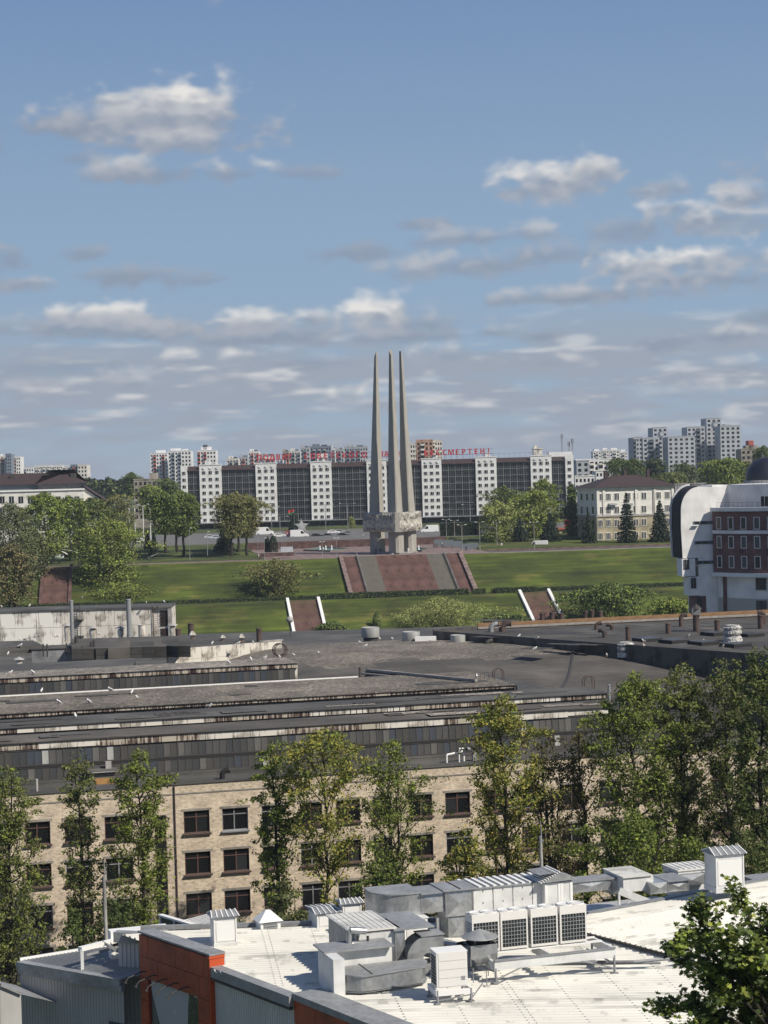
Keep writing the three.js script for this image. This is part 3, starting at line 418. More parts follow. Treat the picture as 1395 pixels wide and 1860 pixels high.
// ---------------------------------------------------------------- the city beyond
function tower(label, px0, px1, top, D, opt = {}) {                   // a block of flats far off: walls, storeys of windows, balconies, roof house
  const { deg = 0, deep = 16, body = M.plasterWhite, accent, floors, cols = 5, base = 0, dark = 0.35, houses = [], name = 'tower_block', category = 'tower block', balcony = [], pitch = 2.8, side, single } = opt;
  const f = new Frame(at(px0, top, D), deg), x1 = f.hit(px1, top, 'z', 0).x, H = f.o.y - base, n = floors || Math.max(2, Math.floor(Math.min(H, 70) / pitch)); const o = inFrame(name, label, category, f); const R = rng(Math.round(px0 * 13 + top));
  blockSpan('wall', body, o, 0, x1, base - f.o.y - 1, 0, -deep, 0);
  if (side) blockSpan('end_wall', side, o, -0.1, 0.3, base - f.o.y - 1, 0.02, -deep + 0.1, -0.02);
  const cw = x1 / cols, merged = new G();
  for (let c = 0; c < cols; c++) {
    if (balcony.includes(c)) {
      const g = new G(); for (let i = 0; i < n; i++) { const y = -1.2 - i * pitch - pitch / 2; g.span(c * cw + cw * 0.06, (c + 1) * cw - cw * 0.06, y - 0.2, y + 0.85, 0.0, 1.15); } g.mesh('balconies', accent || body, o);
      const d = new G().span(c * cw + cw * 0.08, (c + 1) * cw - cw * 0.08, -n * pitch - 1, -1.0, -0.04, 0.06); d.mesh('balcony_recess', M.paneDark[3], o); continue;
    }
    for (let i = 0; i < n; i++) { const y = -1.7 - i * pitch, x = (c + 0.5) * cw, w = Math.min(1.7, cw * 0.5); if (single) block('window', M.paneDark[R() < dark ? 1 : 0], o, x, y, 0.0, w, 1.45, 0.12); else merged.box(x, y, 0, w, 1.45, 0.12); }
  }
  if (merged.p.length) { const m = merged.mesh('window', M.paneDark[0], o); m.userData.kind = 'stuff'; }
  if (deg > 8) { const s = new G(), k = Math.max(2, Math.floor(deep / 5)); for (let c = 0; c < k; c++) for (let i = 0; i < n; i++) s.box(0, -1.7 - i * pitch, -deep * (c + 0.5) / k, 0.12, 1.4, 1.3); s.mesh('side_window', M.paneDark[0], o).userData.kind = 'stuff'; }
  for (const [a, b, h, m, zz = -deep * 0.75] of houses) blockSpan('roof_house', m || body, o, a * x1, b * x1, 0, h, zz, -deep * 0.2);
  const par = new G().span(-0.15, x1 + 0.15, 0.0, 0.5, -0.2, 0.15); par.mesh('parapet', body, o);
  return { o, x1, f };
}
M.redFlat = std([0.42, 0.1, 0.07], 0.8); M.pinkFlat = std([0.6, 0.36, 0.27], 0.85, { map: T.mottle }); M.blueGrey = std([0.18, 0.21, 0.26], 0.8); M.panelGrey = std([0.42, 0.44, 0.475], 0.85, { map: resize(T.soft, 14) }); M.panelDark = std([0.12, 0.14, 0.165], 0.8); M.paleFlat = std([0.7, 0.67, 0.62], 0.85, { map: resize(T.soft, 14) }); M.beigeFlat = std([0.4, 0.36, 0.3], 0.85, { map: resize(T.mottle, 10) });
tower('white tower block with orange top storeys at the far left edge', -12, 20, 829, 1650, { accent: M.pinkFlat, balcony: [0, 2], cols: 5, houses: [[0, 0.4, 1.5]] });
tower('dark blue grey slab tower between two white orange towers far left', 10, 20, 825, 1640, { body: M.blueGrey, cols: 3 });
tower('second white tower block with orange trim at the far left', 21, 37, 830, 1655, { accent: M.pinkFlat, balcony: [1], cols: 4, side: M.plasterWhite });
for (const [i, [a, b, t]] of [[62, 73, 847], [74, 93, 846], [95, 114, 846], [116, 130, 847]].entries()) tower(`white mid-rise section with balconies, ${ORD[i]} from left, beyond the maroon-roofed hall`, a, b, t, 1450, { balcony: [1, 3], cols: 5, accent: M.paleFlat });
tower('short white tower with dark cladding left of the white mid-rise row', 43, 61, 850, 1470, { balcony: [0], cols: 4, accent: M.blueGrey });
tower('pale tower block with thin red frames ending the white mid-rise row', 141, 158, 845, 1440, { cols: 3, body: M.paleFlat, houses: [[-0.1, 0.02, 0.4, M.redFlat]] });
tower('dark red and grey tower between white mid-rise sections far left', 128, 141, 845, 1446, { cols: 3, body: M.blueGrey, balcony: [1], accent: M.redFlat });
tower('left white high-rise with red balconies above the trees', 273, 304, 824, 1500, { cols: 6, balcony: [1, 4], accent: M.redFlat, houses: [[0.3, 0.8, 2.5]], side: M.plasterWhite });
tower('white high-rise with blue grey balconies beside the red balcony one', 305, 347, 820, 1480, { cols: 7, balcony: [1, 3], accent: M.blueGrey, houses: [[0.1, 0.5, 2.2], [0.6, 0.8, 1.6]] });
tower('narrow white high-rise with red balconies left of the long building', 358, 392, 819, 1420, { cols: 6, balcony: [0, 2], accent: M.redFlat, houses: [[0.2, 0.7, 2.8], [0.3, 0.5, 4.2, M.iron]] });
for (const [i, [a, b, t, m, ac]] of [[412, 433, 834, M.paleFlat, M.blueGrey], [434, 450, 831, M.panelGrey, M.redFlat], [451, 470, 821, M.plasterWhite, M.redFlat], [471, 500, 829, M.panelGrey, M.blueGrey], [513, 524, 821, M.beigeFlat, M.redFlat], [525, 545, 820, M.paleFlat, M.blueGrey], [546, 562, 814, M.panelGrey, M.blueGrey], [563, 601, 812, M.blueGrey, M.panelGrey], [602, 608, 815, M.plasterWhite, M.blueGrey], [609, 624, 817, M.panelGrey, M.blueGrey], [625, 668, 813, M.panelGrey, M.blueGrey]].entries()) {
  const r = tower(`distant high-rise behind the roof slogan, ${ORD[i]} from the left`, a, b, t, 1380 + 60 * (i % 3), { cols: Math.max(2, Math.round((b - a) / 5)), body: m, balcony: [1, 3, 5], accent: ac, houses: [[0.1, 0.45, 2.2], [0.55, 0.8, 1.4, M.iron]] });
  const rail = new G(); for (let x = 0; x < r.x1; x += 3) rail.box(x, 0.9, -3, 0.15, 1.8, 0.15); rail.mesh('roof_railing', M.iron, r.o);
}
tower('peach coloured high-rise with an arched recess right of the spires', 756, 786, 801, 1150, { body: M.pinkFlat, cols: 4, balcony: [1], accent: M.paleFlat, houses: [[0, 1, 0.8]] });
tower('pale high-rise with dark balconies right of the peach coloured one', 785, 803, 801, 1160, { body: M.paleFlat, cols: 4, balcony: [0], accent: M.paleFlat });
tower('low pale tower left of the peach coloured high-rise', 745, 758, 806, 1180, { body: M.paleFlat, cols: 3 });
tower('five storey grey and white flats right of the long apartment building', 1046, 1112, 836, 1010, { body: M.plasterWhite, cols: 8, balcony: [3, 5, 7], accent: M.paleFlat, side: M.blueGrey });
tower('blue grey end wall of flats right of the long apartment building', 1047, 1070, 838, 1000, { body: M.panelGrey, cols: 2 });
tower('white low block in front of the five storey flats', 1044, 1080, 866, 880, { body: M.plasterWhite, cols: 5, floors: 3, base: 2 });
tower('small white four storey house beside the right treeline', 1082, 1108, 856, 930, { body: M.plasterWhite, cols: 4, floors: 4, base: 2 });
for (const [i, [a, b, t]] of [[1077, 1092, 820], [1093, 1106, 818], [1107, 1125, 818], [1126, 1139, 821]].entries()) tower(`white stepped high-rise section far right of the masts, ${ORD[i]} from left`, a, b, t, 1750, { cols: 3, balcony: [1], accent: M.paleFlat, houses: [[0.2, 0.8, 2]] });
// the big grey panel complex on the right
{
  const D = 1280, big = (label, a, b, t, o) => tower(label, a, b, t, D + (o.dz || 0), { body: M.panelGrey, deep: 14, pitch: 2.8, floors: Math.min(15, o.n || 9), single: true, deg: 6, ...o });
  big('grey panel tower with dark loggias, leftmost of the right complex', 1150, 1166, 795, { cols: 3, balcony: [0], accent: M.panelDark, n: 11 });
  big('grey panel section with dark glazed top left of the lift tower', 1167, 1198, 796, { cols: 3, balcony: [1], accent: M.panelDark, n: 11, houses: [[0.3, 0.9, 0.5]] });
  const a = big('grey lift tower with a round vent on the left complex', 1186, 1212, 777, { cols: 3, n: 14, dz: 14 });
  big('pale grey panel block with scattered windows left of centre in the right complex', 1213, 1262, 794, { cols: 5, n: 12, dz: -12 });
  big('grey panel tower with dark loggias, taller right part of complex', 1248, 1280, 776, { cols: 4, balcony: [2], accent: M.panelDark, n: 15, dz: 6 });
  const b = big('highest grey lift tower with a round vent in the right complex', 1283, 1310, 760, { cols: 3, n: 15, dz: 16 });
  big('wide grey panel block at the right end of the complex', 1308, 1345, 774, { cols: 4, n: 15, dz: -6, houses: [[0.3, 0.6, 1.2]] });
  for (const [t, w] of [[a, 0.55], [b, 0.55]]) { const g = new G(); g.tube(V(t.x1 * w, -4.2, -0.1), V(t.x1 * w, -4.2, 0.25), 2.1, 2.1, 18); g.mesh('round_vent', M.panelDark, t.o); const h = new G(); h.tube(V(t.x1 * w + 0.5, -4.2, 0.2), V(t.x1 * w + 0.5, -4.2, 0.4), 1.4, 1.4, 14); h.mesh('vent_disc', M.panelGrey, t.o); }
}
tower('beige low block far right behind the curved building', 1346, 1382, 816, 1050, { body: M.beigeFlat, cols: 4, floors: 6, houses: [[0.3, 0.9, 2], [0.45, 0.7, 4.5, M.redFlat]] });
tower('beige brown five storey office block behind the left trees', 243, 292, 872, 900, { body: M.beigeFlat, cols: 6, floors: 6, base: 2, single: true, houses: [[0.55, 0.8, 3]], pitch: 3, side: M.beigeFlat });

// hall with a maroon hipped roof at left
function hip(g, x0, x1, z0, z1, y, h, over = 0.8, ridge = 0.5) {
  x0 -= over; x1 += over; z0 -= over; z1 += over; const zc = (z0 + z1) / 2, r = (z1 - z0) * ridge, a = V(x0, y, z1), b = V(x1, y, z1), c = V(x1, y, z0), d = V(x0, y, z0), e = V(x0 + r, y + h, zc), f = V(x1 - r, y + h, zc);
  g.face(a, b, f, e).face(b, c, f).face(c, d, e, f).face(d, a, e); g.face(d, c, b, a); return g;
}
{
  const f = new Frame(at(0, 905, 640), 4), o = inFrame('hall', 'long white hall with a maroon hipped roof at the left edge', 'hall', f), x1 = f.hit(152, 900, 'z', 0).x, y = f.o.y, R = rng(3); const xl = f.hit(68, 900, 'z', 0).x, rel = (py, px = 60) => f.hit(px, py, 'z', 0).y;
  blockSpan('wall', M.plaster, o, -30, x1, -y + 0.3, rel(894, 0), -24, 0);
  blockSpan('upper_wall', M.greyPaint, o, xl, x1 - 1, rel(894), rel(879, 100), -20, -3);
  blockSpan('upper_wall', M.panelDark, o, -30, xl, rel(894), rel(879, 40), -18, -5);
  blockSpan('cornice', M.whitePaint, o, -30, x1 + 0.3, rel(894, 0), rel(894, 0) + 0.5, -1, 0.4);
  hip(new G(), -40, xl + 14, -18, -5, rel(880, 40), 3.6, 1).mesh('roof', M.maroonRoof, o); hip(new G(), xl, x1 - 1, -20, -3, rel(879, 100), 4.6, 1.2, 0.62).mesh('roof', M.maroonRoof, o);
  for (const [a, b] of [[18, 26], [78, 88], [128, 136]]) blockSpan('dormer', M.iron, o, f.hit(a, 870, 'z', -8).x, f.hit(b, 870, 'z', -8).x, rel(876), rel(861), -14, -8);
  for (let i = 0; i < 9; i++) for (const py of [905, 925]) { const w = f.hit(4 + i * 17, py, 'z', 0); const m = block('window', M.paneDark[R() < 0.5 ? 1 : 0], o, w.x, w.y - 0.5, 0.02, 1.5, 2.2, 0.14); block('glazing_bar', M.windowWhite, o, w.x, w.y - 0.5, 0.1, 0.1, 2.2, 0.06); }
  const g = new G(); const q = [[x1, rel(900, 150) + 2.4], [x1 + 6.5, rel(912, 190)], [x1 + 6.5, -y], [x1, -y]]; g.extrude(q, (x, yy, e) => V(x, yy, e ? -2 : -16)).face(...q.map(([x, yy]) => V(x, yy, -2))); g.mesh('annex', M.plaster, o);
  const ar = new G().extrude([[x1 - 0.4, rel(899, 150) + 2.5], [x1 + 7.3, rel(913, 190) + 0.1], [x1 + 7.3, rel(913, 190) + 0.4], [x1 - 0.4, rel(899, 150) + 2.9]], (x, yy, e) => V(x, yy, e ? -1.4 : -16.5)); ar.mesh('annex_roof', M.maroonRoof, o);
}
// four storey building with white upper and ochre lower floors
{
  const f = new Frame(at(1085, 985, 598), 14), o = inFrame('school_building', 'four storey building, white above and ochre below, with maroon hipped roof', 'building', f);
  const L = f.hit(1226, 960, 'z', 0).x, y = (py, px = 1085) => f.hit(px, py, 'z', 0).y, T0 = y(889), Mid = y(938), B = y(987);
  const deep = 17;
  blockSpan('lower_wall', M.ochre, o, 0, L, B, Mid, -deep, 0); blockSpan('upper_wall', M.plaster, o, 0.0, L, Mid, T0, -deep, 0);
  blockSpan('band', M.kerb, o, -0.2, L + 0.2, Mid - 0.25, Mid + 0.25, -deep - 0.2, 0.25); blockSpan('cornice', M.plaster, o, -0.6, L + 0.6, T0, T0 + 0.5, -deep - 0.6, 0.6);
  hip(new G(), 0, L, -deep, 0, T0 + 0.52, 3.5, 1.1).mesh('roof', M.maroonRoof, o);
  for (const x of [0.5, 2.4, L - 0.5, L * 0.51, L * 0.74]) blockSpan('pilaster', M.plaster, o, x - 0.4, x + 0.4, Mid + 0.25, T0, -0.05, 0.3);
  const rows = [903, 927, 951, 974.5], cols = [1090.5, 1105, 1120, 1141, 1155, 1169.5, 1196, 1212]; let n = 0;
  const fr = new G(); fr.span(-0.8, 0.8, 1.0, 1.12, 0, 0.12).span(-0.8, 0.8, -1.12, -1, 0, 0.12).span(-0.8, -0.7, -1, 1, 0, 0.12).span(0.7, 0.8, -1, 1, 0, 0.12).span(-0.25, -0.16, -1, 1, 0, 0.12).span(0.2, 0.29, -1, 1, 0, 0.12); const fm = new THREE.Mesh(fr.geo(), M.whitePaint);
  for (const py of rows) for (const px of cols) { const p = f.hit(px, py - (px - 1090) * 0.029, 'z', 0); const w = fm.clone(); w.position.set(p.x, p.y, 0.02); put(w, 'window', o); block('pane', M.paneDark[[0, 3, 0, 1][n++ % 4]], w, 0, 0, 0.02, 1.45, 2.1, 0.06); }
  for (const px of [1112, 1141]) { const p = f.hit(px, 917, 'z', 0); const a = new G(); a.extrude([[0, 0.5], [1.2, 0], [1.2, -0.1], [0, 0.3]], (z, yy, e) => V(p.x + (e ? 1.3 : -1.3), p.y + yy, z)); a.mesh('awning', M.greyPaint, o); }
  for (let i = 0; i < 3; i++) for (const yy of [y(903), y(927), y(951), y(974)]) block('side_window', M.paneDark[0], o, 0, yy, -3 - i * 5, 0.1, 2, 1.4);
  for (const k of [0.25, 0.5, 0.8]) { const c = new G().span(L * k, L * k + 1, T0 + 3, T0 + 5.6, -deep * 0.6, -deep * 0.6 + 1); c.mesh('chimney', M.maroonRoof, o); }
  const dp = new G().tube(V(L * 0.735, B, 0.35), V(L * 0.735, T0, 0.35), 0.09, 0.09, 6); dp.mesh('downpipe', M.iron, o);
}
// kiosk with red sign behind the right street
{
  const p = at(1035, 968, 640), o = thing('kiosk', 'small pale kiosk with red roof sign left of the ochre building', 'kiosk', p, 5);
  blockSpan('wall', M.ochre, o, -3.4, 3.6, -3, 1.2, -4, 0); blockSpan('roof', M.redFlat, o, -3.7, 4, 1.2, 1.7, -4.3, 0.5); blockSpan('shop_window', M.paneDark[1], o, -0.5, 2.2, -0.9, 0.7, -0.02, 0.08); blockSpan('sign_board', M.signRed, o, -1.4, 0.8, 1.7, 4.2, -1.6, -1.3);
}
{ // lattice structures and the dark dome at the right
  const p = at(1381, 872, 372), o = thing('dome', 'dark navy dome above the roof of the curved white building', 'dome', p), g = new G(); g.lathe([[3.9, 0], [3.85, 1], [3.5, 2.1], [2.7, 3.2], [1.5, 4.0], [0, 4.3]], V(1.2, 0, 0), 24); g.mesh('shell', std([0.012, 0.014, 0.026], 0.45), o); const b = new G(); b.lathe([[4.3, -1.4], [4.3, -0.2], [4.0, 0]], V(1.2, 0, 0), 24); b.mesh('drum', M.greyPaint, o);
  const q = at(1228, 895, 560), w = thing('metal_fence', 'dark slatted metal structure behind the curved building roof', 'fence', q, 10); for (let i = 0; i < 11; i++) block('slat', M.greyPaint, w, i * 0.78, 0.6, 0, 0.6, 3.4, 0.15); blockSpan('top_rail', M.kerb, w, -0.5, 9, 2.3, 2.6, -0.2, 0.2);
}

// ---------------------------------------------------------------- the brick factory with its glazed roof lanterns
const FAC = new Frame(at(580, 1408, 172), 15);
const WALLTOP = FAC.o.y; FAC.o.y = 0;                                // heights stay those of the world
const FH = (px, py, z) => FAC.hit(px, py, 'z', z);
const fx = (px, py, z = 0) => FH(px, py, z).x;
{
  const o = inFrame('brick_factory', 'pale brick factory building with rows of dark windows and long roof glazing', 'factory', FAC), R = rng(12);
  const cols = [[45, 91], [117, 165], [190, 240], [334, 381], [404, 451], [476, 512], [545, 586], [611, 655], [678, 712], [744, 786], [810, 855], [880, 920], [948, 990], [1020, 1060], [1090, 1130], [1160, 1200], [1228, 1268], [1296, 1334], [1362, 1400], [-30, 16]].sort((a, b) => a[0] - b[0]);
  const X0 = fx(-90, 1500), X1 = fx(1480, 1400), rowTop = WALLTOP - 2.32, pitch = 3.52, h = 1.92, rows = 5, GB = -20.6;
  const holes = cols.map(([a, b]) => [fx(a, 1500), fx(b, 1500)]);
  // brickwork: piers between the window columns, bands above and below each window, so that openings are real
  const wall = new G(); let x = X0; const th = 0.38, jog = fx(303, 1500);
  const pier = (a, b) => wall.span(a, b, GB, WALLTOP, -th, 0);
  for (const [a, b] of holes) { pier(x, a); let top = WALLTOP; for (let r = 0; r < rows; r++) { const y1 = rowTop - r * pitch, y0 = y1 - h; wall.span(a, b, y1, top, -th, -0.0); top = y0; } wall.span(a, b, GB, top, -th, 0); x = b; } pier(x, X1);
  wall.mesh('brick_wall', M.brick, o);
  const band = new G(); band.span(X0, X1, WALLTOP - 0.82, WALLTOP - 0.72, 0.003, 0.06).mesh('string_course', M.soffit, o);
  blockSpan('coping', M.slate, o, X0, X1, WALLTOP + 0.002, WALLTOP + 0.14, -0.5, 0.12);
  // windows: dark room behind, brown timber frame with a transom, glass panes, sloping sill
  const sill = new G().box(0, 0, 0, 1, 0.1, 0.5, 0, 0.2, 0).geo(), bump = M.brownFrame;
  holes.forEach(([a, b], ci) => { for (let r = 0; r < rows; r++) {
    const y1 = rowTop - r * pitch, y0 = y1 - h, w = b - a, cx = (a + b) / 2, pale = (ci === 1 && r === 3) || (ci === 5 && r === 0), g = new G(), d = -0.26, fw = 0.09, tr = y0 + h * 0.7, mx = cx + (R() - 0.5) * 0.1;
    g.span(a, b, y0, y0 + fw, d, d + 0.1).span(a, b, y1 - fw, y1, d, d + 0.1).span(a, a + fw, y0 + fw, y1 - fw, d, d + 0.1).span(b - fw, b, y0 + fw, y1 - fw, d, d + 0.1).span(a + fw, b - fw, tr, tr + 0.08, d, d + 0.09).span(mx - 0.05, mx + 0.05, y0 + fw, y1 - fw, d, d + 0.085);
    const wdw = new THREE.Group(); put(wdw, 'window', o); g.mesh('frame', pale || R() < 0.12 ? M.greyPaint : bump, wdw);
    for (const [p, q, s, t] of [[a + fw, mx - 0.05, y0 + fw, tr], [mx + 0.05, b - fw, y0 + fw, tr], [a + fw, mx - 0.05, tr + 0.08, y1 - fw], [mx + 0.05, b - fw, tr + 0.08, y1 - fw]]) blockSpan('pane', R() < 0.75 ? M.paneDark[0] : R() < 0.5 ? M.paneDark[3] : M.paneDark[1], wdw, p, q, s, t, d + 0.02, d + 0.04);
    const sl = new THREE.Mesh(sill, pale ? M.greyPaint : M.rusty); sl.position.set(cx, y0 - 0.02, 0.0); sl.scale.set(w + 0.24, 1, 1); put(sl, 'sill', wdw);
    blockSpan('lintel', M.soffit, wdw, a - 0.2, b + 0.2, y1 + 0.001, y1 + 0.2, 0.002, 0.03);
    if (R() < 0.55) blockSpan('curtain', R() < 0.4 ? M.greyPaint : R() < 0.5 ? M.kerb : M.cream, wdw, a + 0.12, mix(a, b, 0.2 + 0.3 * R()), y0 + 0.1, tr - 0.1, d - 0.12, d - 0.1);
  } });
  // narrow glazed stair strip with a red panel
  const st = new THREE.Group(); put(st, 'stair_glazing', o); const sx0 = fx(284, 1580), sx1 = fx(304, 1580);
  for (let k = 0; k < 6; k++) { blockSpan('pane', M.paneDark[k % 2 ? 3 : 0], st, sx0, sx1, WALLTOP - 4.4 - k * 2.2, WALLTOP - 2.5 - k * 2.2, 0.01, 0.06); blockSpan('spandrel', k === 3 ? M.red : M.brownFrame, st, sx0, sx1, WALLTOP - 4.7 - k * 2.2, WALLTOP - 4.42 - k * 2.2, 0.012, 0.09); }
  const dp = new G(); for (const px of [318, 900, 1210]) dp.tube(V(fx(px, 1500), GB, 0.1), V(fx(px, 1500), WALLTOP - 0.1, 0.1), 0.06, 0.06, 6); dp.mesh('downpipe', M.rusty, o);

  // ---- the roof: a dark ledge, a tall band of glazing, then three lanterns one behind the other
  const paneMats = M.paneRow;
  function glazing(x0, x1, y0, y1, z, tilt, w, parent, rails = M.iron) {      // a row of single panes between iron bars
    const n = Math.round((x1 - x0) / w), pw = (x1 - x0) / n, dz = -(y1 - y0) * tilt, len = Math.hypot(y1 - y0, dz), ang = Math.atan2(dz, y1 - y0), bars = new G();
    for (let i = 0; i < n; i++) { const r = R(), m = paneMats[r < 0.985 ? Math.floor(r / 0.985 * 7) : 7]; block('pane', m, parent, x0 + (i + 0.5) * pw, (y0 + y1) / 2, z + dz / 2, pw - 0.07, len - 0.03, 0.03, 0, ang + (R() - 0.5) * 0.03, 0); bars.bar(V(x0 + i * pw, y0, z + 0.02), V(x0 + i * pw, y1, z + dz + 0.02), i % 8 ? 0.05 : 0.11); }
    bars.bar(V(x0, y0, z + 0.03), V(x1, y0, z + 0.03), 0.12).bar(V(x0, y1, z + dz + 0.03), V(x1, y1, z + dz + 0.03), 0.1); bars.mesh('glazing_bars', rails, parent);
  }
  const LZ = -4.6, yA = -4.12, yB = -2.62, yC = -1.18, F0 = -0.52;
  blockSpan('ledge', M.slate, o, X0, X1, WALLTOP - 0.5, WALLTOP - 0.002, LZ - 0.3, -0.52);
  const gx1 = fx(1278, 1300, LZ);
  { const s = new THREE.Group(); put(s, 'lantern_glazing', o); glazing(X0, gx1, yA + 0.35, yB - 0.05, LZ, 0.1, 0.62, s); }
  { const s = new THREE.Group(); put(s, 'lantern_glazing', o); glazing(X0, gx1, yB + 0.12, yC - 0.02, LZ - 0.3, 0.1, 0.62, s); }
  blockSpan('upstand', M.slate, o, X0, gx1, WALLTOP - 0.4, yA + 0.3, LZ - 0.25, LZ + 0.12); blockSpan('rail', M.black, o, X0, gx1, yB - 0.04, yB + 0.1, LZ - 0.3, LZ - 0.02);
  blockSpan('lantern_end', M.iron, o, gx1, gx1 + 0.25, WALLTOP, F0, LZ - 11, LZ);
  // long flat lantern roofs with a pale weathered fascia; [front z, back z, fascia bottom, fascia top, right end px, materials]
  function lantern(z0, z1, yb, yt, yback, pxEnd, roofMat, fascia, segs, rnd) {
    const xe = fx(pxEnd, 1290, z0), L = new THREE.Group(); put(L, 'roof_lantern', o); const rr = rng(rnd); let a = X0;
    for (let i = 0; a < xe; i++) { const b = Math.min(xe, a + segs * (0.7 + 0.6 * rr())), dy = (rr() - 0.5) * 0.12, dr = rr() * 0.1; blockSpan('fascia', rr() < 0.6 ? fascia : M.rustStrip, L, a + 0.01, b - 0.01, yb + dy, yt + dy * 0.5 - 0.02, z0 - 0.25, z0 + dr * 0.6);
      const g = new G(), nb = Math.max(2, Math.round((b - a) / 1.2)); let px = a; for (let k = 0; k < nb; k++) { const q = k === nb - 1 ? b : a + (b - a) * (k + 1) / nb; const e0 = (vnoise(px * 0.7, rnd) - 0.5) * 0.12, e1 = (vnoise(q * 0.7, rnd) - 0.5) * 0.12; g.face(V(px, yt + 0.05 + e0, z0 + 0.12), V(q, yt + 0.05 + e1, z0 + 0.12), V(q, yback, z1), V(px, yback, z1)); g.face(V(px, yt - 0.06 + e0, z0 + 0.12), V(q, yt - 0.06 + e1, z0 + 0.12), V(q, yt + 0.05 + e1, z0 + 0.12), V(px, yt + 0.05 + e0, z0 + 0.12)); px = q; } g.face(V(b, yt - 0.1, z0 + 0.12), V(b, yback - 0.2, z1), V(b, yback, z1), V(b, yt, z0 + 0.12)); g.mesh('roof_strip', roofMat, L); a = b; }
    blockSpan('roof_edge', M.black, L, X0, xe, yt - 0.07, yt - 0.005, z0 + 0.02, z0 + 0.15); const back = new G(); back.face(V(xe, yback, z1), V(X0, yback, z1), V(X0, yback - 3, z1), V(xe, yback - 3, z1)); back.mesh('back_wall', M.iron, L);
    blockSpan('end_wall', M.iron, L, xe - 0.2, xe - 0.02, yback - 3, yt - 0.15, z1, z0 + 0.1);
    return { L, xe };
  }
  const l1 = lantern(LZ - 0.3, LZ - 5.4, yC + 0.05, F0, -0.42, 1110, M.brownRoof, M.stained, 7, 5);
  { const z = LZ - 5.4, g = new G(); g.face(V(X0, -3.4, z), V(gx1, -3.4, z), V(gx1, -3.4, z - 60), V(X0, -3.4, z - 60)); g.mesh('valley_roof', M.slate, o); }
  { const s = new THREE.Group(); put(s, 'lantern_glazing', o); const m = new G(); const z = -19.6, xe = fx(1105, 1275, z); for (let x2 = X0; x2 < xe; x2 += 0.62) m.box(x2, -1.65, z, 0.06, 1.2, 0.06); m.span(X0, xe, -2.6, -1.05, z - 0.12, z - 0.06); m.mesh('low_panes', M.paneDark[3], s).userData.kind = 'stuff'; }
  const l2 = lantern(-19.6, -26, -1.42, -0.92, -0.86, 1105, M.slate, M.stained, 9, 8);
  { const s = new THREE.Group(); put(s, 'lantern_glazing', o); const m = new G(); const z = -34.2, xe = fx(940, 1250, z); for (let x2 = X0; x2 < xe; x2 += 0.62) m.box(x2, -1.9, z, 0.06, 1.3, 0.06); m.span(X0, xe, -2.8, -1.3, z - 0.12, z - 0.06); m.mesh('low_panes', M.paneDark[3], s).userData.kind = 'stuff'; }
  const l3 = lantern(-34.2, -49.5, -1.55, -1.2, -1.05, 938, M.gravel, M.rustStrip, 11, 3);
  { const R2 = rng(71); for (let i = 0; i < 46; i++) { const k = i % 3, z = [-36 - 12 * R2(), -21 - 4 * R2(), -6 - 3.2 * R2()][k], y = [mix(-1.15, -1.05, (-34 - z) / 15.5), -0.86, -0.42][k]; block('roof_patch', [M.slate, M.brownRoof, M.bitumen, M.gravelPale][Math.floor(R2() * 4)], o, -60 + 95 * R2(), y + 0.05, z, 1 + 6 * R2(), 0.03, 0.6 + 1.2 * R2(), (R2() - 0.5) * 0.1); } }
  blockSpan('gutter_edge', M.whitePaint, o, X0, fx(650, 1229, -49.6), -1.05, -0.93, -49.75, -49.5);
  // fourth lantern, at the left only
  const z4 = -53.5, xe4 = fx(541, 1220, z4), s4 = new THREE.Group(); put(s4, 'lantern_glazing', o); glazing(X0, xe4 - 0.3, -1.25, 0.0, z4, 0.03, 0.66, s4);
  blockSpan('upstand', M.slate, o, X0, xe4, -2.8, -1.3, z4 - 0.3, z4 + 0.02);
  { const L = new THREE.Group(); put(L, 'roof_lantern', o); for (let a = X0; a < xe4; a += 6) blockSpan('fascia', M.rustStrip, L, a, Math.min(xe4, a + 5.98), 0.02, 0.52, z4 - 0.2, z4 + 0.12); new G().face(V(X0, 0.56, z4 + 0.3), V(xe4 + 0.2, 0.56, z4 + 0.3), V(xe4 + 0.2, 0.5, z4 - 8.2), V(X0, 0.5, z4 - 8.2)).mesh('roof_strip', M.gravelPale, L); blockSpan('end_wall', M.stained, L, xe4 - 0.3, xe4, -2.6, 0.5, z4 - 8, z4 - 0.22); }
  // fixed gear on the ledge
}
function onRoof(px, py, y) { return onY(px, py, y); }

